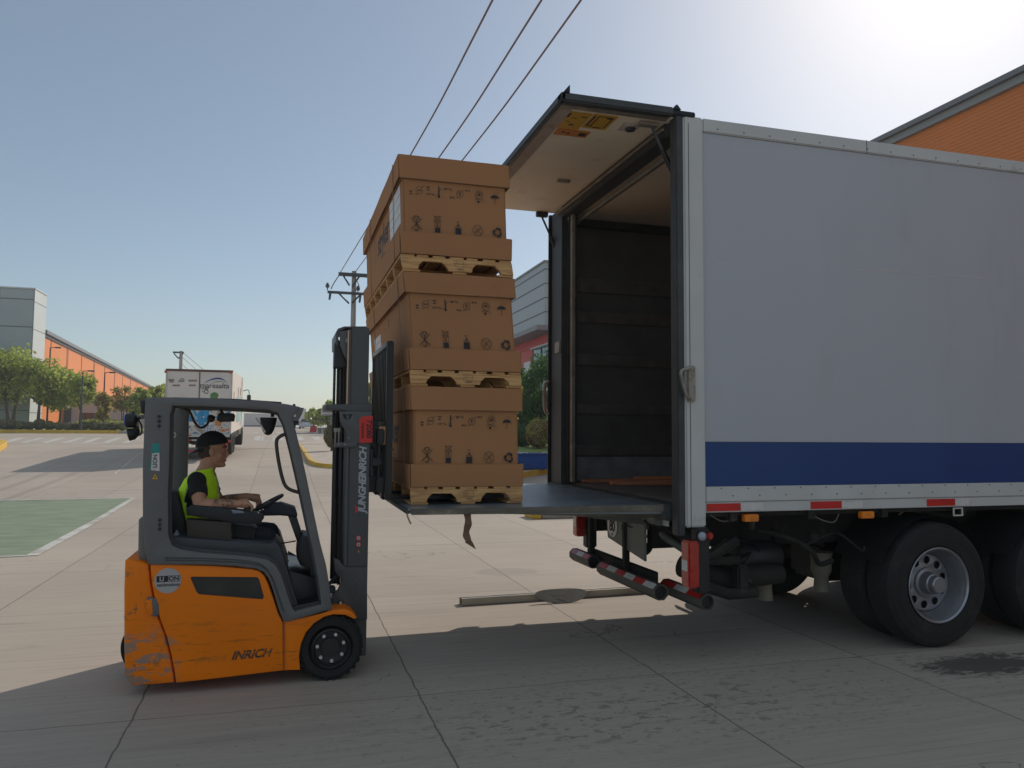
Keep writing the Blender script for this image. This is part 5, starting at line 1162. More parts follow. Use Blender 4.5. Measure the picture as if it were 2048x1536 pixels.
for yy in (1.5, 2.8, 9.6):
    for s_, xx in ((1, xr), (-1, xl)):
        b = MB().lathe([(0, -.02), (.24, -.02), (.26, -.08), (.30, 0), (.44, .0), (.50, -.04), (.50, -.5), (.40, -.52), (0, -.52)], (xx-.02*s_, YB0+yy, zr+.5) if s_ > 0 else (xx+.02+.5, YB0+yy, zr+.5), 'x', 30)
        b.build('wheel', M_rubber, BT_, 30, xf=slope)
MB().hexa([(xl+.1, YB0+8.8, zr+.5), (xr-.1, YB0+8.8, zr+.5), (xr-.1, YB0+10.9, zr+.5), (xl+.1, YB0+10.9, zr+.5), (xl+.15, YB0+8.8, zr+3.0), (xr-.15, YB0+8.8, zr+3.0), (xr-.15, YB0+10.5, zr+3.0), (xl+.15, YB0+10.5, zr+3.0)], .08).build('cab', M_truckw, BT_, 30, xf=slope)
MB().tube(smooth_path([(xr-.1, YB0+10.6, zr+2.8), (xr+.18, YB0+10.7, zr+2.85), (xr+.20, YB0+10.7, zr+2.4)], 4), .02, 6).box(xr+.1, xr+.3, YB0+10.65, YB0+10.72, zr+2.1, zr+2.6, .02).build('door_mirror', M_black, BT_, 30, xf=slope)
b = MB(); b.box(xr-.22, xr-.12, YB0+4.5, YB0+8.2, zr+.55, zr+.95, .02); b.build('side_guard', M_chassis, BT_, 0, xf=slope)

# ================================================================== PARKED CAR, BARRIERS, CONES
Yc = 118.0; z0 = gz(Yc); x0c = at_y(598.5, 860, Yc).x; x1c = at_y(626, 860, Yc).x; wd = x1c-x0c
CE = empty('parked_car', ((x0c+x1c)/2, Yc, z0), 0, 'pale blue car seen from behind at the end of the road', 'car')
hz = z0
sec = [(0, .35), (.05, .95), (.18, 1.02), (.75, 1.08), (1.3, 1.10), (3.1, 1.02), (4.2, .80), (4.35, .45), (4.2, .28), (.1, .28)]
MB().plate([(a, c) for a, c in sec], (), 0, wd, .07, M=Matrix(((0, 0, 1, (x0c+x1c)/2), (1, 0, 0, Yc), (0, 1, 0, z0), (0, 0, 0, 1)))).build('body', M_carp, CE, 30)
MB().hexa([(x0c+.1, Yc+.08, z0+.98), (x1c-.1, Yc+.08, z0+.98), (x1c-.1, Yc+3.0, z0+1.0), (x0c+.1, Yc+3.0, z0+1.0), (x0c+.28, Yc+.5, z0+1.5), (x1c-.28, Yc+.5, z0+1.5), (x1c-.28, Yc+2.1, z0+1.5), (x0c+.28, Yc+2.1, z0+1.5)], .05).build('roof', M_carp, CE, 30)
MB().hexa([(x0c+.2, Yc+.06, z0+1.02), (x1c-.2, Yc+.06, z0+1.02), (x1c-.2, Yc+.2, z0+1.02), (x0c+.2, Yc+.2, z0+1.02), (x0c+.34, Yc+.42, z0+1.43), (x1c-.34, Yc+.42, z0+1.43), (x1c-.34, Yc+.6, z0+1.43), (x0c+.34, Yc+.6, z0+1.43)]).build('rear_window', M_dkglass, CE, 0)
for xx in (x0c+.02, x1c-.24): MB().box(xx, xx+.22, Yc-.02, Yc+.08, z0+.82, z0+.98, .02).build('tail_lamp', M_redm, CE, 0)
MB().box((x0c+x1c)/2-.25, (x0c+x1c)/2+.25, Yc-.02, Yc+.02, z0+.68, z0+.80).build('number_plate', M_paper, CE, 0)
for yy in (.7, 3.4):
    for xx in (x0c+.12, x1c-.12): MB().lathe([(0, -.11), (.31, -.11), (.31, .11), (0, .11)], (xx, Yc+yy, z0+.31), 'x', 20).build('wheel', M_rubber, CE)
for k, (u, y) in enumerate(((623.5, 92), (630.5, 93))):
    p = at_y(u, 860, y); z0 = gz(y)
    MB_ = MB().hexa([(p.x-.26, y-.25, z0), (p.x+.26, y-.25, z0), (p.x+.26, y+.25, z0), (p.x-.26, y+.25, z0), (p.x-.14, y-.12, z0+.72), (p.x+.14, y-.12, z0+.72), (p.x+.14, y+.12, z0+.72), (p.x-.14, y+.12, z0+.72)], .03).box(p.x-.2, p.x+.2, y-.14, y+.14, z0+.70, z0+.76, .02)
    tag(MB_.build('road_barrier', M_redpl), ('red plastic road barrier touching the pale car', 'red plastic road barrier next to the low concrete wall')[k], 'barrier', 'red barriers')
p = at_y(633, 860, 88); tag(MB().box(p.x, p.x+9, 88, 88.35, gz(88)-.1, gz(88)+.62, .03).build('low_wall', M_kerb_g), 'low concrete wall before the gatehouse', 'wall')
for k, u in enumerate((635, 645)):
    p = at_y(u, 860, 87.2); z0 = gz(87.2)
    tag(MB().lathe([(.2, 0), (.2, .03), (.12, .04), (.03, .62), (0, .63)], (p.x, 87.2, z0), 'z', 14).build('traffic_cone', M_rwht), ('pale traffic cone next to the red barriers', 'pale traffic cone next to the round island bush')[k], 'cone', 'pale cones')
fz = empty('railing', (6, 95, gz(95)), 0, 'metal railing in front of the far trees', 'fence')
b = MB(); x = at_y(626, 860, 95).x; xe = at_y(665, 860, 95).x
while x < xe: b.box(x, x+.04, 95, 95.04, gz(95), gz(95)+1.5); x += .28
b.build('pickets', M_tgrey, fz, 0); MB().box(at_y(626, 860, 95).x, xe, 94.98, 95.06, gz(95)+1.5, gz(95)+1.56).build('top_bar', M_tgrey, fz, 0)

# ================================================================== FORKLIFT
FY0, FY1 = 5.72, 6.80            # near and far side of the hull
FK = empty('forklift', (-.2, 6.26, 0), 0, 'orange and grey forklift truck lifting the stack of boxes against the lorry platform', 'forklift')
pl = lambda pts, y=FY0: P2(pts, y)
def soft(pts, n=4):     # round a closed pixel outline slightly
    return pts
# counterweight
cwt = [(261, 1373), (249, 1352), (247, 1290), (247, 1180), (249, 1122), (255, 1117), (297, 1127), (300, 1165), (306, 1196), (315, 1232), (330, 1272), (340, 1312), (346, 1345), (349, 1367), (300, 1371)]
MB().plate(pl(cwt), (), FY0+.005, FY1, .022).build('counterweight', M_orange, FK, 40)
bat = [(300, 1128), (350, 1129), (430, 1131.5), (505, 1138), (519, 1142), (529, 1151), (536, 1166), (548, 1200), (556, 1225), (566, 1245), (567, 1341), (470, 1353), (352, 1366.5), (349, 1345), (343, 1312), (333, 1272), (318, 1232), (309, 1196), (303, 1165)]
bt = MB().plate(pl(bat), (), FY0-.004, FY1+.003, .012).build('battery_cover', M_orange, FK, 40)
MB().plate(pl([(381, 1155), (384, 1153), (514, 1154), (518, 1158), (528, 1193), (525, 1198), (398, 1188), (393, 1183)]), (), FY0-.0065, FY0-.0035, .001).build('window_rim', M_black, bt, 0)
MB().plate(pl([(384, 1156), (514, 1157), (525, 1194), (397, 1185.5)]), (), FY0-.008, FY0-.006, 0).build('smoked_window', M_hwin, bt, 0)
c = at_y(336, 1161, FY0); MB().plate(circ(c.x, c.z, .0835, 40), (), FY0-.007, FY0-.0035).build('round_badge', mk('badge_grey', (.40, .37, .36), .5, 0, .04, 8), bt, 0)
b = MB(); b.text('technology', .032, MY(c.x+.005, FY0-.0082, c.z-.027), ext=.0003, off=.0006, sp=1.0)
b.text('ION', .040, MY(c.x+.032, FY0-.0082, c.z+.012), ext=.0003, off=.0014)
kk = Ink(); kk.poly([(c.x-.070, c.z-.008), (c.x-.002, c.z-.008), (c.x-.002, c.z+.033), (c.x-.070, c.z+.033)]); kk.stroke([(c.x-.002, c.z+.0315), (c.x+.074, c.z+.0315), (c.x+.074, c.z-.0065), (c.x-.002, c.z-.0065)], .003)
bm_ = kk.bm
for v in bm_.verts: v.co = Vector((v.co.x, FY0-.0075-v.co.z, v.co.y))
b._add(bm_); b.build('badge_lettering', M_ink, bt, 0)
b = MB(); b.text('LI', .040, MY(c.x-.038, FY0-.0095, c.z+.012), ext=.0003, off=.0012); b.build('badge_lettering', MATS['badge_grey'], bt, 0)
# worn maker's lettering low on the hull: only the end of the word is left
b = MB(); p = at_y(497, 1309, FY0); b.text('INRICH', .078, MY(p.x+.015, FY0-.0060, p.z, R(1.5)), ext=.0004, shear=.38, off=.0022, sp=.98)
b.build('worn_lettering', mk('worn_decal', (.040, .033, .028), .6, 0, .2, 10, dirt=(.45, .15, .01), da=1, ds=9, dthr=.52, stretch=(.6, 1, 6)), bt, 0)
b = MB(); p = at_y(425, 1318, FY0); b.text('JUNGHE', .052, MY(p.x-.01, FY0-.0058, p.z, R(1)), ext=.0002, shear=.38, off=-.0004); b.build('worn_lettering', mk('ghost_decal', (.50, .165, .012), .5, 0, .1, 10, dirt=(.16, .07, .025), da=.8, ds=14, dthr=.60, stretch=(.5, 1, 5)), bt, 0)
MB().plate(pl([(293, 1197), (297, 1193), (313, 1197), (318, 1210), (318, 1229), (312, 1233), (302, 1231), (294, 1215)]), (), FY0-.006, FY0+.02, .003).build('cover_latch', M_grey, FK, 30)
MB().plate(pl([(291, 1200), (304, 1197), (306, 1228), (300, 1230), (293, 1216)]), (), FY0-.009, FY0-.002, .002).build('latch_tab', M_orange, FK, 30)
# front fender
fen = [(569, 1243), (600, 1237), (640, 1228), (662, 1221), (690, 1218), (704, 1224), (714, 1236), (708, 1238), (690, 1230), (668, 1229), (648, 1234), (628, 1247), (612, 1265), (602, 1288), (598, 1312), (600, 1340), (569, 1341)]
MB().plate(pl(fen), (), FY0+.002, FY0+.05, .006).build('front_fender', M_orange, FK, 30)
MB().plate(pl([(640, 1228), (662, 1221), (690, 1218), (704, 1224), (714, 1236), (708, 1238), (690, 1230), (668, 1229), (648, 1234)]), (), FY0+.0495, FY0+.24, .003).build('front_fender', M_orange, FK, 30)
# inner hull: floor, front plate, far side
MB().plate(pl([(575, 1150), (590, 1155), (636, 1168), (655, 1215), (600, 1222), (600, 1335), (575, 1335)]), (), FY0+.22, FY1-.03, .005).build('inner_hull', M_blackm, FK, 30)
MB().plate(pl([(578, 1215), (655, 1200), (655, 1235), (578, 1240)]), (), FY0+.02, FY1-.1, .004).build('floor_plate', M_blackm, FK, 30)
MB().plate(pl([(567, 1240), (662, 1222), (690, 1230), (668, 1240), (620, 1262), (604, 1300), (600, 1335), (567, 1335)]), (), FY1-.06, FY1, .005).build('front_fender', M_orange, FK, 30)
MB().plate(pl([(578, 1145), (600, 1158), (638, 1165), (655, 1222), (575, 1240)]), (), FY1-.05, FY1-.01, .003).build('far_side_plate', M_blackm, FK, 30)
# grey guard frame (near and far sides share one shape)
outer = [(291, 800), (297, 795.5), (330, 794.5), (390, 796), (460, 799), (530, 803), (572, 808), (600, 814), (585, 836), (596, 880), (612, 950), (628, 1028), (640, 1085), (652, 1130), (660, 1178), (664, 1217), (640, 1224), (600, 1236), (574, 1243), (566, 1240), (556, 1214), (547, 1182), (538, 1158), (528, 1144), (512, 1137), (470, 1132), (400, 1129), (330, 1129), (298, 1129), (290, 1100), (286, 1030), (286, 930)]
hole = [(346, 812), (400, 813), (470, 816), (535, 820), (556, 826), (568, 850), (582, 905), (598, 975), (614, 1050), (626, 1105), (636, 1160), (642, 1208), (612, 1216), (590, 1222), (584, 1214), (574, 1184), (564, 1152), (552, 1130), (534, 1118), (506, 1113), (450, 1108), (400, 1104), (362, 1098), (345, 1090), (338, 1070), (337, 990), (340, 900), (341, 830)]
gnear = MB().plate(pl(outer), [list(reversed(pl(hole)))], FY0-.018, FY0+.045, .010).build('guard_frame', M_grey, FK, 40)
far_o = P2([(u, v) for u, v in outer], FY0)
MB().plate(far_o, [list(reversed(pl(hole)))], FY1-.045, FY1+.018, .010).build('guard_frame', M_grey, FK, 40)
# inner lip and rounded trim
lip_o = hole; cx_, cy_ = 480, 1000
def inset(pts, d):
    P_ = [Vector(p) for p in pts]; out = []
    for i, p in enumerate(P_):
        a = (P_[i]-P_[i-1]).normalized(); c2 = (P_[(i+1) % len(P_)]-p).normalized(); t = (a+c2).normalized(); n = Vector((-t.y, t.x)); out.append((p.x+n.x*d, p.y+n.y*d))
    return out
MB().plate(pl(inset(hole, -4)), [list(reversed(pl(inset(hole, 4))))], FY0+.046, FY0+.085, .006).build('door_seal', mk('seal_grey', (.06, .06, .062), .55, 0, .1, 8), FK, 40)
b = MB()
for off_ in (8, 16):
    ln = [(u, v) for u, v in ((330, 1118), (400, 1119), (470, 1122), (510, 1127), (530, 1136), (545, 1158), (556, 1190), (567, 1222))]
    ln = [(u+(off_-12)*.35, v-(12-off_)*.6) for u, v in ln]
    b.tube(smooth_path([at_y(u, v, FY0-.018) for u, v in ln], 5), .0045, 6)
b.build('trim_ribs', MATS['seal_grey'], FK, 40)
# roof
rf = [(u, v) for u, v in ((340, 800), (470, 803.5), (560, 809), (560, 815), (470, 809), (340, 805))]
for y in (5.86, 6.02, 6.18, 6.34, 6.50, 6.66):
    MB().plate(pl([(350, 799), (470, 802), (560, 808), (560, 814), (470, 808.5), (350, 805)]), (), y-.012, y+.012, .003).build('roof_bar', M_grey, FK, 30)
MB().plate(pl([(318, 797), (350, 797.5), (350, 808), (318, 808)]), (), FY0+.02, FY1-.02, .006).build('roof_crossbar', M_grey, FK, 30)
MB().plate(pl([(548, 806), (575, 809), (573, 820), (548, 817)]), (), FY0+.02, FY1-.02, .006).build('roof_crossbar', M_grey, FK, 30)
MB().plate(pl([(345, 796.6), (470, 799.6), (563, 806), (563, 803.8), (470, 797.4), (345, 794.4)]), (), FY0+.0, FY1-.0, .001).build('roof_sheet', mk('tinted_roof_sheet', (.03, .022, .022), .3, 0, .3, 6), FK, 30)
MB().plate(pl([(572, 811), (608, 816), (603, 830), (596, 842), (570, 843), (566, 830)]), [list(reversed(pl([(577, 822), (590, 824), (592, 833), (579, 834)])))], FY0-.01, FY0+.03, .004).build('front_bracket', M_grey, FK, 30)
MB().plate(pl([(568, 843), (600, 842), (590, 852), (572, 854)]), (), FY0+.0, FY0+.5, .01).build('wiper_box', M_black, FK, 30)
b = MB().ball(at_y(588, 811, FY0+.02), .012, .012, .012, 10); b.build('roof_bolt', M_black, FK)
b = MB()
for v in (833, 842.5, 852, 1039, 1048, 1057): p = at_y(319 if v < 900 else 320.5, v, FY0); b.lathe([(.0, .016), (.010, .016), (.0105, .026), (.006, .028), (0, .028)], (p.x, FY0-.003, p.z), '-y', 14)
b.build('pillar_bolts', M_black, FK)
MB().plate(pl([(566, 1222), (569, 1222), (569, 1341), (567, 1341)]), (), FY0-.0055, FY0-.003).build('hull_seam', M_owall2, FK, 0)
# stickers on the rear pillar
MB().plate(pl([(305, 888), (320, 886), (320, 942), (300, 940)]), (), FY0-.020, FY0-.0183).build('teal_sticker', M_teal, FK, 0)
MB().plate(pl([(305.5, 907), (320, 905), (320, 942), (303, 940)]), (), FY0-.0215, FY0-.0202).build('pillar_label', M_rwht, FK, 0)
b = MB(); p = at_y(311.5, 922, FY0); b.text('LION', .038, MY(p.x, FY0-.0222, p.z, R(90)), off=.0008); b.text('Li-Ion', .018, MY(p.x+.022, FY0-.0222, p.z, R(90))) if False else None; b.build('label_lettering', M_ink, FK, 0)
b = MB(); p = at_y(313, 896, FY0); b.text('PLUS', .022, MY(p.x+.006, FY0-.0208, p.z, R(90)), off=.0004) if False else b.text('e', .001, MY(p.x, FY0-.0206, p.z)); b.build('label_dot', M_rwht, FK, 0)
MB().plate(pl([(305, 958), (317, 958), (311, 947)]), (), FY0-.0205, FY0-.0183).build('warning_triangle', M_ystick, FK, 0)
MB().plate(pl([(309.5, 955.5), (312.5, 955.5), (311, 950.5)]), (), FY0-.0215, FY0-.0206).build('warning_mark', M_ink, FK, 0)
MB().plate(circ(*[tuple((at_y(345.5, 870, 6.752).x, at_y(345.5, 870, 6.752).z))][0], .028, 20), [list(reversed(circ(*[tuple((at_y(345.5, 870, 6.752).x, at_y(345.5, 870, 6.752).z))][0], .016, 20)))], 6.750, 6.7535).build('pillar_emblem', M_rwht, FK, 0)
# rear: grey hatch block, lamps, mirror
MB().plate(pl([(273, 1042), (278, 1037), (296, 1036), (300, 1129), (276, 1127), (272, 1110)]), (), FY0+.06, FY1-.06, .02).build('rear_hatch', mk('hatch_grey', (.16, .145, .13), .45, 0, .06, 5), FK, 40)
MB().plate(pl([(266, 1104), (274, 1104), (274, 1120), (266, 1120)]), (), 6.1, 6.3, .004).build('rear_lamp', M_redm, FK)
yl = 6.0
p = at_y(258, 841, yl); b = MB(); b.lathe([(.0, .0), (.046, .0), (.052, .016), (.048, .062), (.034, .072), (0, .074)], (p.x-.020, yl, p.z), 'x', 28); b.box(p.x+.02, p.x+.05, yl-.02, yl+.02, p.z-.11, p.z-.05, .006); b.build('work_lamp', M_black, FK)
MB().lathe([(0, -.004), (.045, -.002), (.047, .004), (0, .004)], (p.x-.024, yl, p.z), 'x', 28).build('lamp_lens', mk('lens_blue', (.10, .16, .42), .08, coat=.6), FK)
b = MB(); b.tube(smooth_path([at_y(u, v, yl) for u, v in ((288, 834), (276, 838), (270, 850), (272, 856))], 5), .010, 8); b.tube(smooth_path([at_y(u, v, yl) for u, v in ((277, 840), (283, 852), (283, 866), (277, 871))], 6), .0055, 8); b.tube([at_y(262, 832, yl), at_y(268, 824, yl)], .008, 8); b.tube([at_y(266, 849, yl), at_y(276, 857, yl)], .012, 8); b.build('lamp_bracket', M_black, FK)
pa, pb_ = at_y(274, 861, yl), at_y(258, 872, yl)
b = MB(); b.tube([at_y(277, 857, yl), at_y(273, 864, yl), at_y(266, 868, yl), at_y(258, 869.5, yl)], [.010, .028, .042, .044], 20); b.build('mirror_housing', M_black, FK)
b = MB(); b.tube([at_y(257.6, 869.6, yl), at_y(256.4, 869.9, yl)], [.045, .044], 20); b.build('mirror_rim', M_steel, FK)
MB().plate(P2([(282, 802), (293, 801), (291, 826), (287, 828), (284, 826)], 5.9), (), 5.85, 6.0, .006).build('beacon', M_black, FK)
MB().plate(P2([(278, 832), (294, 828), (294, 836), (284, 838)], 5.95), (), 5.92, 6.02, .004).build('lamp_arm', M_grey, FK)
# units under the roof
MB().plate(P2([(436, 830), (440, 826), (467, 827), (470, 831), (468, 843), (440, 844), (434, 840)], 6.0), (), 5.95, 6.06, .008).build('interior_mirror', M_black, FK)
b = MB(); b.tube(smooth_path([at_y(u, v, 6.0) for u, v in ((355, 812), (378, 822), (388, 842), (400, 855), (413, 850), (420, 838), (430, 834))], 6), .009, 8); b.tube([at_y(438, 814, 6.0), at_y(446, 828, 6.0)], .010, 8); b.ball(at_y(422, 837, 6.0), .028, .025, .028, 12); b.build('roof_cable', M_black, FK)
b = MB(); b.tube([at_y(545, 822, 5.9), at_y(545, 834, 5.9)], .012, 8)
b.lathe([(.002, -.125), (.022, -.118), (.040, -.09), (.055, -.03), (.060, 0), (.056, .003), (0, .004)], at_y(537, 836, 5.9), 'z', 24); b.build('ceiling_lamp', M_black, FK)
MB().tube([at_y(512, 836, 5.84), at_y(531, 865, 5.84)], .006, 6).build('lamp_rim', M_rwht, FK)
MB().tube(smooth_path([at_y(u, v, FY0+.02) for u, v in ((574, 867), (560, 873), (553, 884), (556, 915), (563, 950), (570, 970), (580, 979), (598, 985))], 6), .0125, 10).build('grab_handle', mk('handle_brown_black', (.035, .024, .022), .4), FK)
# seat, armrest, hood top, steering
MB().plate(pl([(340, 1098), (365, 1101), (450, 1110), (506, 1115), (534, 1121), (552, 1133), (566, 1165), (580, 1225), (600, 1225), (580, 1160), (560, 1096), (552, 1086), (538, 1090), (350, 1076), (340, 1085)]), (), FY0+.05, FY1-.05, .006).build('hood_top', mk('hood_dark', (.038, .038, .044), .5, 0, .15, 6, bump=.15), FK, 30)
MB().plate(P2([(344, 985), (352, 978), (360, 980), (368, 1000), (378, 1040), (384, 1068), (376, 1078), (356, 1074), (346, 1040)], 6.2), (), 5.98, 6.48, .018).build('seat_back', M_seat, FK)
MB().plate(P2([(364, 1040), (460, 1042), (505, 1050), (515, 1060), (505, 1092), (364, 1090)], 6.1), (), 6.0, 6.46, .02).build('seat_cushion', M_seat, FK)
MB().plate(P2([(373, 1038), (462, 1043), (466, 1096), (376, 1088)], 5.86), (), 5.83, 5.96, .01).build('seat_side_box', M_brown, FK)
MB().plate(P2([(372, 1018), (384, 1010), (440, 1014), (490, 1021), (524, 1027), (528, 1036), (520, 1048), (470, 1046), (400, 1034), (374, 1030)], 5.84), (), 5.82, 5.94, .012).build('armrest', M_seat, FK)
MB().plate(P2([(462, 1019), (486, 1022), (490, 1026), (466, 1027)], 5.82), (), 5.815, 5.92, .002).build('armrest_display', mk('display_blue', (.16, .20, .26), .15), FK)
MB().ball(at_y(497, 1020, 5.90), .038, .035, .026, 16).ball(at_y(520, 1026, 5.87), .018, .018, .018, 12).build('control_lever', M_black, FK)
b = MB().box(0, .004, 0, .004, 0, .004); b = MB()
for u, v in ((520, 1021), (526, 1019), (517, 1026)): p = at_y(u, v, 5.83); b.ball(p, .005, .004, .005, 8)
b.build('lever_buttons', M_rwht, FK)
swc = at_y(536, 1006, 6.28); ax = Vector((-math.sin(R(29)), 0, math.cos(R(29)))); e1 = Vector((ax.z, 0, -ax.x)); e2 = Vector((0, 1, 0))
ring = [swc+(e1*math.cos(2*math.pi*k/36)+e2*math.sin(2*math.pi*k/36))*.118 for k in range(37)]
b = MB().tube(ring, .0125, 10, caps=False)
for a in (90, 210, 330): b.tube([swc-ax*.02, swc+(e1*math.cos(R(a))+e2*math.sin(R(a)))*.112], .010, 8)
b.tube([swc-ax*.06, swc+ax*.004], [.03, .034], 14); b.build('steering_wheel', M_black, FK)
b = MB().plate(P2([(519, 1018), (530, 1010), (562, 1006), (590, 1015), (595, 1030), (594, 1034), (560, 1031), (520, 1032)], 6.2), (), 6.19, 6.37, .012); b.build('steering_console', M_navy, FK)
b = MB().plate(P2([(575, 1030), (592, 1030), (612, 1092), (618, 1130), (606, 1130), (598, 1095)], 6.2), (), 6.22, 6.34, .008); b.build('steering_column', M_blackm, FK)
b = MB().plate(P2([(601, 1076), (606, 1069), (616, 1071), (625, 1085), (634, 1130), (646, 1170), (640, 1185), (622, 1160), (617, 1135), (600, 1127), (593, 1112), (594, 1095)], 6.1), (), 6.02, 6.42, .015); b.build('dash_housing', M_black, FK)
MB().tube([at_y(561, 1087, 6.15), at_y(592, 1082, 6.15)], .005, 6).build('cable', M_black, FK)
b = MB().box(-.02, .06, 5.98, 6.06, .60, .63, .01); b.box(.06, .14, 6.12, 6.2, .60, .66, .01); b.build('pedals', M_black, FK)
MB().plate(P2([(520, 1094), (548, 1087), (560, 1098), (552, 1102), (520, 1100)], 5.86), (), 5.83, 5.95, .006).build('key_panel', M_black, FK)
MB().lathe([(0, 0), (.03, 0), (.03, .075), (.014, .09), (.012, .10), (0, .10)], tuple(at_y(353.5, 1077, 5.9)), 'z', 16).build('small_bottle', mk('bottle_clear', (.22, .25, .27), .1), FK) if False else None
bo = MB().lathe([(0, 0), (.024, 0), (.026, .055), (.012, .072), (.010, .085), (0, .085)], tuple(at_y(353, 1085, 5.92)), 'z', 16).build('water_bottle', mk('bottle_clear', (.22, .25, .27), .1))
tag(bo, 'small clear bottle standing behind the forklift seat', 'bottle')
p = at_y(482, 1101, 5.84); tp = MB().lathe([(.024, 0), (.047, 0), (.047, .046), (.024, .046)], (p.x, p.y+.04, p.z), 'z', 36, closed=True)
tag(tp.build('tape_roll', mk('tape_tan', (.42, .34, .25), .4, 0, .05, 8)), 'roll of tan packing tape lying on the forklift hood', 'tape roll')
p = at_y(427, 1090, 5.84); tag(MB().box(p.x-.037, p.x+.037, p.y-.01, p.y+.02, p.z-.006, p.z+.008, .004).tube([(p.x-.02, p.y, p.z+.008), (p.x-.075, p.y+.01, p.z+.045)], .003, 6).build('box_cutter', M_ostick), 'small orange box cutter lying on the forklift hood', 'cutter')
# wheels
def fk_wheel(x, y, r, wd, nm='wheel', s_=1):
    b = MB(); f = lambda pr: [(a, t*s_) for a, t in pr]
    b.lathe(f([(.62*r, -.03), (.68*r, -.004), (.86*r, .0), (.95*r, -.012), (r*.975, -.03), (r*.975, -wd+.03), (.94*r, -wd+.008), (.6*r, -wd)]), (x, y, r), '-y', 64, cap=False)
    for k in range(26):
        a0_ = 2*math.pi*k/26; pts = []
        for (da_, rr_) in ((-.07, .955), (.07, .955), (.055, 1.0), (-.055, 1.0)): pts.append((x+math.cos(a0_+da_)*r*rr_, r+math.sin(a0_+da_)*r*rr_))
        ya, yb = (y-.001*s_, y+(wd*.42)*s_); b.plate(pts, (), min(ya, yb), max(ya, yb), .002)
        a1_ = a0_+math.pi/26; pts = [(x+math.cos(a1_+da_)*r*rr_, r+math.sin(a1_+da_)*r*rr_) for (da_, rr_) in ((-.07, .955), (.07, .955), (.055, 1.0), (-.055, 1.0))]
        ya, yb = (y+(wd*.58)*s_, y+wd*s_); b.plate(pts, (), min(ya, yb), max(ya, yb), .002)
    t_ = b.build(nm, M_rubber, FK, 30)
    d_ = MB().lathe(f([(.62*r, .002), (.60*r, -.004), (.57*r, -.012), (.52*r, -.006), (.48*r, -.022), (.30*r, -.026), (.28*r, -.012), (0, -.010)]), (x, y, r), '-y', 48, cap=False)
    d_.build('rim', mk('wheel_disc_black', (.020, .019, .018), .45, .1, .2, 8) if 'wheel_disc_black' not in MATS else MATS['wheel_disc_black'], t_, 30)
    b = MB()
    for k in range(7):
        a = R(18+k*360/7); b.lathe(f([(.0125, -.022), (.0125, -.004), (.008, .001), (0, .001)]), (x+math.cos(a)*r*.41, y, r+math.sin(a)*r*.41), '-y', 6)
    b.build('wheel_nuts', M_rwht, t_, 0)
fk_wheel(.362, 5.745, .228, .175); fk_wheel(.362, FY1-.02, .228, .175, s_=-1)
b = MB().lathe([(0, -.07), (.13, -.06), (.20, -.065), (.205, -.04), (.205, .04), (.20, .065), (.13, .06), (0, .07)], (-.870, 6.26, .205), '-y', 48); b.build('rear_wheel', M_rubber, FK)
# mast
ym = 5.945; yq = 6.58
z = lambda u, v, y=ym: at_y(u, v, y).z
ML, MR = .478, .625
for (ya, yb, s_) in ((ym, ym+.05, 1), (yq-.05, yq, -1)):
    MB().box(ML, MR+.006, ya, yb, .10, 1.965, .006).build('outer_rail', M_mast, FK)
    MB().box(ML+.003, MR-.012, ya+.012*s_, yb+.012*s_, 1.9, 2.545, .004).build('inner_rail', M_mast, FK)
    MB().box(ML-.018, ML, ya+.004, yb+.01, 1.35, 2.53, .004).build('rail_flange', M_mast, FK)
    MB().tube([(ML-.012, (ya+yb)/2, .62), (ML-.012, (ya+yb)/2, 1.96)], .027, 16).build('lift_cylinder', M_cyl, FK)
    MB().tube([(ML-.012, (ya+yb)/2, 1.96), (ML-.012, (ya+yb)/2, 2.52)], .016, 14).build('piston_rod', M_copper, FK)
    MB().tube([(ML-.055, (ya+yb)/2+.03*s_, .62), (ML-.055, (ya+yb)/2+.03*s_, 1.96)], .013, 10).build('hydraulic_pipe', M_black, FK)
for y in (6.16, 6.36): MB().tube([(ML-.075, y, .6), (ML-.075, y, 1.9)], .022, 10).build('hose_guide', M_black, FK)
MB().tube([(ML-.06, 6.26, 1.1), (ML-.06, 6.26, 2.46)], .017, 12).build('piston_rod', M_copper, FK)
# top yoke
MB().plate(P2([(673, 662), (677, 655), (690, 650.5), (735, 650.5), (735, 654), (692, 655), (682, 660), (678, 670), (678, 690), (673, 690)], ym), (), ym+.06, yq-.06, .004).build('mast_yoke', M_mast, FK)
MB().plate(P2([(680, 661), (700, 658), (700, 700), (695, 720), (688, 708), (681, 690)], ym), (), ym+.05, ym+.07, .003).build('yoke_cheek', M_cyl, FK)
MB().plate(P2([(669, 688), (675, 676), (684, 690), (695, 722), (700, 735), (668, 735)], ym+.1), (), ym+.08, ym+.24, .004).build('chain_anchor', M_black, FK)
b = MB().lathe([(0, -.012), (.016, -.012), (.016, .014), (0, .014)], at_y(695, 681, ym+.05), '-y', 16); b.build('yoke_pin', M_steel, FK)
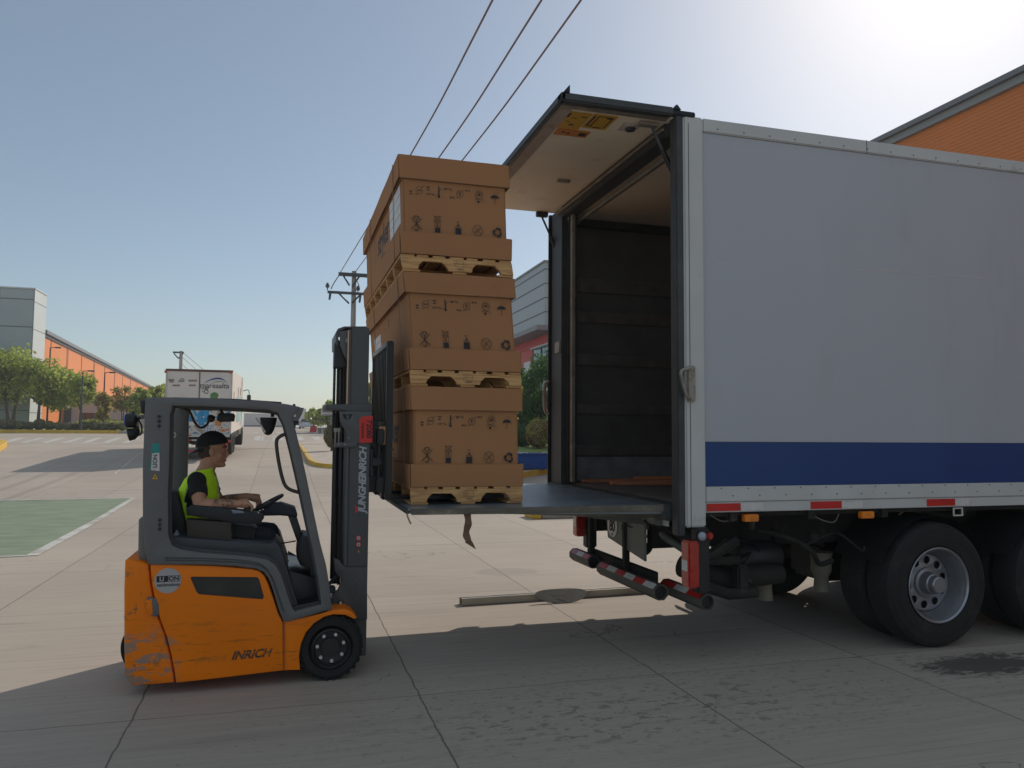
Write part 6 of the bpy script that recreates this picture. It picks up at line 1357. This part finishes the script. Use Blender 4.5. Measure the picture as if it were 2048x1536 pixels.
# chains
def chain(x, y, z0_, z1_):
    b = MB(); zz_ = z0_; k = 0
    while zz_ < z1_: b.box(x-.010, x+.010, y-(.006 if k % 2 else .010), y+(.006 if k % 2 else .010), zz_, zz_+.021, .002, seg=1); zz_ += .0185; k += 1
    b.build('lift_chain', M_blackm, FK, 0)
chain(at_y(669, 750, 6.1).x, 6.1, 1.70, 2.36); chain(at_y(676, 750, 6.2).x, 6.2, 1.70, 2.36)
for u, y in ((683, 6.14), (676, 6.36)): MB().tube([(at_y(u, 750, y).x, y, 1.2), (at_y(u, 750, y).x, y, 2.4)], .010, 8).build('hose', M_black, FK)
MB().tube([(at_y(670, 1000, 6.05).x, 6.05, .72), (at_y(670, 1000, 6.05).x, 6.05, 1.72)], .008, 8).build('hose', M_black, FK)
for u in (671, 678): p = at_y(u, 860, 6.0); MB().box(p.x-.012, p.x+.012, 5.99, 6.02, p.z-.015, p.z+.015, .003).tube([(p.x, 6.0, p.z-.13), (p.x, 6.0, p.z)], .007, 8).build('chain_bolt', M_steel, FK)
# crossmember and bracket around the mid mast
MB().plate(P2([(653, 809), (745, 807), (745, 826), (700, 826), (690, 822), (653, 820)], ym), (), ym-.004, yq+.004, .006).build('mast_crossmember', M_mast, FK)
MB().plate(P2([(678, 823), (743, 823), (743, 886), (712, 886), (712, 892), (692, 892), (692, 866), (680, 843)], ym), [list(reversed(P2([(686, 829), (705, 829), (700, 837), (694, 841), (688, 836)], ym)))], ym-.016, ym-.0045, .003).build('mast_bracket', M_cyl, FK)
MB().plate(P2([(670, 885), (712, 884), (712, 895), (670, 895)], ym), (), ym-.024, ym-.0165, .002).build('bracket_strap', M_cyl, FK)
b = MB()
for u, v in ((677, 889), (690, 889), (698, 876)): b.lathe([(0, 0), (.006, 0), (.006, .006), (0, .007)], at_y(u, v, ym-.024), '-y', 10)
b.build('bracket_bolts', M_steel, FK)
MB().plate(P2([(718, 840), (724, 833), (745, 831.5), (744, 885), (718, 886)], ym), (), ym-.0195, ym-.0162, .001).build('red_number_plate', mk('red_decal', (.62, .025, .018), .45, 0, .04, 8), FK, 0)
b = MB(); p = at_y(737.5, 858, ym); b.text('72080', .056, MY(p.x, ym-.0202, p.z, R(-90)), off=.0012, sp=1.0); p = at_y(724.5, 861, ym); b.text('FN840098', .028, MY(p.x, ym-.0202, p.z, R(-90)), off=.0004); b.build('plate_lettering', M_ink, FK, 0)
b = MB(); p = at_y(724.5, 959.5, ym); b.text('JUNGHEINRICH', .0735, MY(p.x+.003, ym-.0022, p.z, R(90)), shear=.22, off=.0024, sp=.93); b.build('mast_lettering', mk('silver_decal', (.42, .43, .46), .45, 0, .03, 8), FK, 0)
MB().plate(P2([(710.5, 1012), (714.5, 1012), (714.5, 1025), (710.5, 1025)], ym), (), ym-.003, ym-.0012).build('red_mark', MATS['red_decal'], FK, 0)
for v in (1076, 1089): p = at_y(717, v, ym); MB().plate(circ(p.x, p.z, .0185, 18), [list(reversed(circ(p.x, p.z, .013, 18)))], ym-.003, ym-.0012).build('prohibition_sign', MATS['red_decal'], FK, 0); MB().plate(circ(p.x, p.z, .0125, 18), (), ym-.0026, ym-.0012).build('sign_face', M_rwht, FK, 0); b = MB(); b.box(p.x-.002, p.x+.004, ym-.0036, ym-.0030, p.z-.008, p.z+.006); b.box(p.x-.008, p.x+.006, ym-.0045, ym-.0038, p.z-.001, p.z+.002); b.build('sign_mark', M_ink, FK, 0)
p = at_y(717, 1103, ym); MB().plate([(p.x, p.z+.013), (p.x-.006, p.z), (p.x, p.z-.013), (p.x+.006, p.z)], (), ym-.003, ym-.0012).build('oil_mark', M_ystick, FK, 0)
# foot of the mast
MB().plate(P2([(667, 1117), (678, 1120), (690, 1135), (735, 1135), (735, 1240), (664, 1240), (664, 1190), (676, 1180), (684, 1160), (670, 1145)], 5.9), (), ym-.03, ym-.002, .005).build('mast_foot', M_mast, FK, 30)
b = MB(); p = at_y(681, 1205, ym-.03); b.lathe([(0, 0), (.020, 0), (.022, .008), (.010, .014), (0, .014)], p, '-y', 20); b.build('pivot_pin', M_black, FK); MB().lathe([(0, 0), (.010, 0), (.009, .006), (0, .007)], Vector((p.x, p.y-.014, p.z)), '-y', 16).build('grease_cap', M_rwht, FK)
MB().plate([(at_y(712, 1180, 5.9).x+.026*math.cos(t*.26)*1, at_y(712, 1180, 5.9).z+.075*math.sin(t*.26)) for t in range(24)], [list(reversed([(at_y(712, 1180, 5.9).x+.019*math.cos(t*.26), at_y(712, 1180, 5.9).z+.066*math.sin(t*.26)) for t in range(24)]))], ym-.034, ym-.029).build('foot_ring', M_cyl, FK, 0)
b = MB(); b.tube(smooth_path([at_y(u, v, 5.95) for u, v in ((658, 1168), (666, 1160), (674, 1150), (676, 1140))], 5), .014, 8); b.tube(smooth_path([at_y(u, v, 5.93) for u, v in ((655, 1185), (665, 1182), (672, 1190), (676, 1200))], 5), .016, 8); b.ball(at_y(664, 1178, 5.95), .028, .03, .03, 10); b.build('tilt_cylinder', M_black, FK)
MB().box(.30, .60, 6.1, 6.42, .14, .5, .02).build('drive_axle', M_blackm, FK)
# fork carriage, load backrest, forks
bx0, bx1 = .735, .775; by0, by1 = 5.83, 6.86; bz0, bz1 = 1.26, 2.44
b = MB().box(bx0, bx1+.01, by0, by0+.045, bz0, bz1, .008); b.box(bx0, bx1+.01, by1-.045, by1, bz0, bz1, .008); b.box(bx0, bx1, by0+.045, by1-.045, bz1-.04, bz1, .004); b.box(bx0, bx1, by0+.045, by1-.045, 1.80, 1.835, .004)
k = by0+.12
while k < by1-.08: b.box(bx0+.006, bx1-.006, k-.010, k+.010, 1.836, bz1-.041, .002); k += .092
b.build('load_backrest', M_blackm, FK)
MB().box(.680, .733, by0+.05, by1-.05, 1.66, 1.78, .01).box(.680, .733, by0+.05, by1-.05, 1.30, 1.42, .01).build('carriage_plate', M_blackm, FK)
for y in (5.98, 6.5): MB().box(.61, .70, y, y+.04, 1.30, 1.85, .008).build('carriage_arm', M_black, FK)
b = MB()
b.tube([(.63, 6.0, 1.62), (.71, 6.05, 1.62)], .04, 12); b.tube([(.65, 5.93, 1.42), (.65, 5.97, 1.62)], .018, 8); b.box(.64, .72, 5.90, 5.97, 1.50, 1.56, .01); b.tube([(.70, 5.92, 1.3), (.70, 5.92, 1.7)], .014, 8); b.build('side_shift_ram', M_black, FK)
for y in (6.05, 6.55):
    MB().box(.735, .775, y, y+.11, 1.24, 1.66, .008).box(.74, 1.72, y, y+.11, 1.236, 1.266, .006).build('fork', M_blackm, FK)

# ================================================================== DRIVER
def remesh(b, name, mat_, parent, voxel=.006, smooth_it=2, inflate=0):
    me = bpy.data.meshes.new(name); b.bm.to_mesh(me); b.bm.free(); o = bpy.data.objects.new('t', me); COL.objects.link(o)
    r = o.modifiers.new('r', 'REMESH'); r.mode = 'VOXEL'; r.voxel_size = voxel
    s_ = o.modifiers.new('s', 'SMOOTH'); s_.factor = .5; s_.iterations = smooth_it
    dg = bpy.context.evaluated_depsgraph_get(); m2 = bpy.data.meshes.new_from_object(o.evaluated_get(dg)); bpy.data.objects.remove(o)
    if name in ('t_shirt', 'trousers'):
        k_ = .009 if name == 'trousers' else .007
        nn_ = [v.normal.copy() for v in m2.vertices]
        for v, n_ in zip(m2.vertices, nn_): v.co += n_*k_*noise.noise(Vector((v.co.x*13+v.co.z*6, v.co.y*10, v.co.z*17-v.co.x*8)))
    return link_mesh(name, m2, mat_, parent, 80)
YC = 6.22
V3 = Vector
DR = empty('person', (-.58, YC, .9), 0, 'seated forklift driver in a black backwards cap, black shirt and lime safety vest', 'person')
H = V3((-.492, YC, 1.605))     # head centre
sh = {1: V3((-.585, YC-.195, 1.395)), -1: V3((-.575, YC+.19, 1.395))}   # 1 = near side (right arm)
el = {1: V3((-.545, YC-.325, 1.228)), -1: V3((-.46, YC+.28, 1.20))}
wr = {1: V3((-.305, YC-.325, 1.238)), -1: V3((-.245, YC+.17, 1.250))}
kn = {1: V3((-.105, YC-.11, .970)), -1: V3((-.085, YC+.12, .985))}
an = {1: V3((.015, YC-.12, .655)), -1: V3((.03, YC+.12, .655))}
hip = {1: V3((-.56, YC-.09, .945)), -1: V3((-.56, YC+.09, .945))}
b = MB()
# trunk
def ell_loft(b, rows, seg=20):
    bm = bmesh.new(); rings = []
    for (c, rx, ry, tilt) in rows:
        c = V3(c); ca, sa = math.cos(tilt), math.sin(tilt); ring = []
        for k in range(seg):
            a = 2*math.pi*k/seg; lx = math.cos(a)*rx; ring.append(bm.verts.new(c+V3((lx*ca, math.sin(a)*ry, lx*sa))))
        rings.append(ring)
    for a, c in zip(rings, rings[1:]):
        for k in range(seg): bm.faces.new((a[k], a[(k+1) % seg], c[(k+1) % seg], c[k]))
    bm.faces.new(list(reversed(rings[0]))); bm.faces.new(rings[-1]); bmesh.ops.recalc_face_normals(bm, faces=list(bm.faces)); b._add(bm)
trunk = [((-.59, YC, .86), .12, .165, 0), ((-.60, YC, .96), .125, .165, 0), ((-.605, YC, 1.06), .115, .15, 0), ((-.60, YC, 1.16), .118, .155, 0), ((-.59, YC, 1.27), .122, .175, .05), ((-.575, YC, 1.36), .105, .185, .1), ((-.565, YC, 1.42), .07, .13, .15), ((-.552, YC, 1.455), .055, .065, .2)]
ell_loft(b, trunk)
b.tube([(-.562, YC, 1.42), (-.535, YC, 1.48), (-.515, YC, 1.55)], [.066, .060, .058], 16)
for s_ in (1, -1):
    b.ball(sh[s_], .062, .058, .062, 14)
    b.tube([sh[s_], sh[s_].lerp(el[s_], .5), el[s_]], [.058, .053, .043], 14)
    b.ball(el[s_], .043, .043, .043, 12)
    b.tube([el[s_], el[s_].lerp(wr[s_], .3), el[s_].lerp(wr[s_], .75), wr[s_]], [.047, .049, .037, .030], 14)
    b.tube([hip[s_], hip[s_].lerp(kn[s_], .5), kn[s_]], [.085, .075, .056], 14); b.ball(kn[s_], .056, .056, .056, 12)
    b.tube([kn[s_], kn[s_].lerp(an[s_], .35), an[s_]], [.055, .052, .036], 14)
# head (facing +X)
b.ball(H+V3((-.012, 0, .035)), .096, .074, .088, 24)
b.ball(H+V3((.022, 0, -.03)), .066, .060, .078, 20)
b.tube([H+V3((-.055, 0, -.045)), H+V3((.0, 0, -.075)), H+V3((.062, 0, -.100))], [.050, .048, .026], 14, sx=1.1)
b.ball(H+V3((.068, 0, -.103)), .020, .024, .018, 12)
b.ball(H+V3((.070, 0, .026)), .020, .045, .014, 12)                     # brow
b.tube([H+V3((.080, 0, .012)), H+V3((.094, 0, -.012)), H+V3((.103, 0, -.030))], [.009, .011, .014], 10)
b.ball(H+V3((.090, 0, -.038)), .013, .017, .009, 10)                     # nose base
b.ball(H+V3((.082, 0, -.062)), .012, .022, .007, 10); b.ball(H+V3((.079, 0, -.074)), .012, .020, .007, 10)     # lips
for s_ in (1, -1):
    b.ball(H+V3((.050, -s_*.040, -.030)), .022, .022, .024, 10)          # cheekbones
    b.ball(H+V3((-.008, -s_*.074, -.012)), .019, .009, .030, 14, M=Matrix.Rotation(R(-12), 4, 'Y'))   # ear
    b.tube([H+V3((-.02, -s_*.078, .012)), H+V3((-.002, -s_*.082, .016)), H+V3((.008, -s_*.080, .0))], [.006, .007, .006], 8)
# hands
def hand(b, w_, fdir, side, curl, thumb_dir, nrm):
    """palm from the wrist along fdir, fingers bend towards nrm"""
    f = V3(fdir).normalized(); n = V3(nrm); n = (n-f*n.dot(f)).normalized(); sd = f.cross(n)*side
    palm = w_+f*.085
    b.tube([w_-f*.01, w_+f*.03, w_+f*.06, palm], [.025, .030, .035, .032], 14)
    lens = (.072, .080, .075, .058)
    for k in range(4):
        o = palm+sd*(k-1.5)*.0185-f*(.004 if k in (0, 3) else 0); L_ = lens[k]; p_ = [o-f*.02]
        d = f.copy(); ang = 0; cur = o; p_.append(cur)
        for j, q_ in enumerate((.42, .32, .26)):
            ang += curl[j]*(1+.08*k); d = f*math.cos(ang)+n*math.sin(ang); cur = cur+d*L_*q_; p_.append(cur)
        b.tube(p_, [.010, .0105, .0095, .0088, .0078], 10); b.ball(p_[-1], .0078, .0078, .0078, 8)
    t0 = w_+f*.03-sd*.028; td = V3(thumb_dir).normalized(); t1 = t0+(td*.7+f*.3)*.035; t2 = t1+(f*.7+n*.5).normalized()*.03; t3 = t2+(f*.5+n*.7).normalized()*.022
    b.tube([w_+f*.015-sd*.012, t0, t1, t2, t3], [.014, .014, .012, .0105, .0088], 10); b.ball(t3, .0088, .0088, .0088, 8)
hand(b, wr[1], (1, .05, .04), 1, (.75, .75, .5), (.2, .8, -.3), (.15, 0, -1))
hand(b, wr[-1], (1, .1, -.22), -1, (.9, .8, .6), (.3, -.8, -.2), (.3, 0, -1))
remesh(b, 'body', M_skin, DR, .0048, 2)
# eyes and eyebrow on the near side, beard shadow left to the skin
for s_ in (1, -1):
    MB().ball(H+V3((.074, -s_*.030, .006)), .007, .009, .0045, 10).build('eye', M_rwht, DR); MB().ball(H+V3((.081, -s_*.031, .006)), .005, .005, .005, 8).build('iris', M_ink, DR)
    MB().tube([H+V3((.089, -s_*.012, .030)), H+V3((.086, -s_*.032, .034)), H+V3((.066, -s_*.052, .028))], [.004, .005, .003], 6).build('eyebrow', mk('hair_black', (.012, .010, .010), .8) if 'hair_black' not in MATS else MATS['hair_black'], DR)
b = MB(); b.ball(H+V3((-.034, 0, .020)), .080, .0765, .078, 20); b.ball(H+V3((-.052, 0, -.022)), .058, .066, .045, 16); remesh(b, 'hair', mk('cropped_hair', (.07, .045, .035), .9, 0, .3, 30), DR, .006, 2)
# cap worn backwards: crown, band and peak at the nape
b = MB(); b2 = bmesh.new(); bmesh.ops.create_uvsphere(b2, u_segments=32, v_segments=18, radius=1)
bmesh.ops.delete(b2, geom=[v for v in b2.verts if v.co.z < -.12], context='VERTS')
for v in b2.verts: v.co = V3((v.co.x*.116, v.co.y*.092, v.co.z*.108))
M_ = Matrix.Translation(H+V3((-.014, 0, .043))) @ Matrix.Rotation(R(9), 4, 'Y').inverted()
b._add(b2, M_)
b.build('cap', M_cap, DR, 60)
b = MB(); bm_ = bmesh.new(); top = []
for k in range(15):
    a = R(118+k*124/14); ci = V3((math.cos(a)*.108, math.sin(a)*.084, -.012)); co_ = V3((math.cos(a)*.108-.058*(1-abs(k-7)/9), math.sin(a)*.086, -.040+.012*abs(k-7)/7))
    top.append([bm_.verts.new(M_ @ ci), bm_.verts.new(M_ @ co_), bm_.verts.new(M_ @ (co_+V3((0, 0, -.005)))), bm_.verts.new(M_ @ (ci+V3((0, 0, -.005))))])
for a, c in zip(top, top[1:]):
    for k in range(4): bm_.faces.new((a[k], a[(k+1) % 4], c[(k+1) % 4], c[k]))
bmesh.ops.recalc_face_normals(bm_, faces=list(bm_.faces)); b._add(bm_); b.build('cap_peak', M_cap, DR, 60)
# t-shirt
b = MB(); ell_loft(b, [((c[0], c[1], c[2]), rx+.010, ry+.010, t) for c, rx, ry, t in trunk[1:6]]+[((-.567, YC, 1.415), .082, .14, .15), ((-.557, YC, 1.44), .066, .080, .2)])
for s_ in (1, -1): b.ball(sh[s_], .066, .060, .066, 14); b.tube([sh[s_], sh[s_].lerp(el[s_], .35), sh[s_].lerp(el[s_], .62)], [.066, .064, .063], 16)
remesh(b, 't_shirt', M_tee, DR, .007, 2)
# vest: shell around the trunk, open at the arms and in front
b = MB(); bm = bmesh.new(); seg = 48; rings = []
rows = [((-.605, YC, 1.055), .150, .178, 0), ((-.605, YC, 1.13), .146, .180, 0), ((-.600, YC, 1.20), .143, .186, .02), ((-.592, YC, 1.28), .142, .197, .05), ((-.582, YC, 1.35), .128, .198, .1), ((-.576, YC, 1.41), .105, .165, .15), ((-.568, YC, 1.445), .082, .105, .2), ((-.560, YC, 1.462), .072, .085, .25)]
for (c, rx, ry, tilt) in rows:
    ca, sa = math.cos(tilt), math.sin(tilt); rings.append([])
    for k in range(seg):
        a = 2*math.pi*k/seg; rr = 1+.012*math.sin(a*5+c[2]*30); rings[-1].append((V3(c)+V3((math.cos(a)*rx*rr*ca, math.sin(a)*ry*rr, math.cos(a)*rx*sa)), a))
sub = []
for i in range(len(rings)-1):
    for j in range(4): sub.append([(p0.lerp(p1, j/4), a) for (p0, a), (p1, _) in zip(rings[i], rings[i+1])])
sub.append(rings[-1])
vs = [[bm.verts.new(p) for p, a in r] for r in sub]
for r, (ra, rb) in enumerate(zip(vs, vs[1:])):
    for k in range(seg):
        c = (sub[r][k][0]+sub[r+1][(k+1) % seg][0])/2; a = (sub[r][k][1]+math.pi/seg)
        ang = (a+math.pi) % (2*math.pi)-math.pi          # 0 = front, +-pi = back
        side = abs(abs(ang)-math.pi/2-.02)
        arm_w = .50*max(0, 1-((c.z-1.30)/.125)**2)**.5 if 1.175 < c.z < 1.425 else 0
        if side < arm_w: continue
        vneck = max(0, (c.z-1.16)*.9) if c.z > 1.16 else .03
        if abs(ang) < .04+max(0, c.z-1.14)*1.0 and c.z > 1.10: continue
        bm.faces.new((ra[k], ra[(k+1) % seg], rb[(k+1) % seg], rb[k]))
bmesh.ops.delete(bm, geom=[v for v in bm.verts if not v.link_faces], context='VERTS')
bmesh.ops.recalc_face_normals(bm, faces=list(bm.faces)); b._add(bm)
o = b.build('safety_vest', M_vest, DR, 60)
nn_ = [v.normal.copy() for v in o.data.vertices]
for v, n_ in zip(o.data.vertices, nn_): v.co += n_*(.006*noise.noise(V3((v.co.x*9, v.co.y*9, v.co.z*16)))+.001)
bb_ = bmesh.new(); bb_.from_mesh(o.data); tb_ = MB()
for e_ in bb_.edges:
    if not e_.is_boundary: continue
    a_, c_ = e_.verts[0].co, e_.verts[1].co; t_ = (c_-a_).normalized(); u_ = t_.orthogonal().normalized()*.0042; w_ = t_.cross(u_)
    r1 = [tb_.bm.verts.new(a_-t_*.001+u_*math.cos(k*1.2566)+w_*math.sin(k*1.2566)) for k in range(5)]; r2 = [tb_.bm.verts.new(c_+t_*.001+u_*math.cos(k*1.2566)+w_*math.sin(k*1.2566)) for k in range(5)]
    for k in range(5): tb_.bm.faces.new((r1[k], r1[(k+1) % 5], r2[(k+1) % 5], r2[k]))
bb_.free(); tb_.build('vest_binding', M_vtape, DR, 60)
md = o.modifiers.new('thick', 'SOLIDIFY'); md.thickness = .006; md.offset = 1
# bound edges of the vest
def edge_line(pts, r=.0035): MB().tube(smooth_path(pts, 5), r, 6).build('vest_binding', M_vtape, DR)
# hanging front corner of the vest
MB().hexa([(-.44, YC-.12, 1.10), (-.30, YC-.10, 1.12), (-.30, YC-.095, 1.12), (-.44, YC-.115, 1.10), (-.45, YC-.10, 1.19), (-.42, YC-.08, 1.19), (-.42, YC-.075, 1.19), (-.45, YC-.095, 1.19)]).build('vest_flap', M_vest, DR, 0) if False else None
# trousers and shoes
b = MB(); ell_loft(b, [((-.59, YC, .84), .135, .178, 0), ((-.60, YC, .95), .138, .176, 0), ((-.605, YC, 1.05), .126, .162, 0)])
for s_ in (1, -1):
    b.tube([hip[s_], hip[s_].lerp(kn[s_], .5), kn[s_]], [.102, .092, .075], 16); b.ball(kn[s_], .074, .070, .072, 12)
    b.tube([kn[s_], kn[s_].lerp(an[s_], .4), an[s_]], [.074, .070, .062], 16)
remesh(b, 'trousers', M_trous, DR, .008, 3)
for s_ in (1, -1):
    b = MB(); a = an[s_]; b.tube([a+V3((-.04, 0, -.045)), a+V3((.03, 0, -.04)), a+V3((.12, 0, -.055)), a+V3((.19, 0, -.068))], [.042, .044, .038, .026], 14); b.tube([a, a+V3((0, 0, -.04))], [.045, .045], 12)
    remesh(b, 'shoe', M_black, DR, .008, 2)

# ================================================================== HAZE (even thin air, round the whole place; the sky is outside it)
hz_m = bpy.data.materials.new('haze'); hz_m.use_nodes = True; nt = hz_m.node_tree; nt.nodes.clear()
pv = nt.nodes.new('ShaderNodeVolumePrincipled'); pv.inputs['Color'].default_value = (.86, .90, .95, 1); pv.inputs['Density'].default_value = .0008; pv.inputs['Anisotropy'].default_value = .2
om = nt.nodes.new('ShaderNodeOutputMaterial'); nt.links.new(pv.outputs[0], om.inputs['Volume'])
hb = MB().box(-1600, 1600, -90, 3200, -1.2, 18.5).build('haze', hz_m, None, 0)
tag(hb, kind='stuff')
S.cycles.volume_bounces = 0
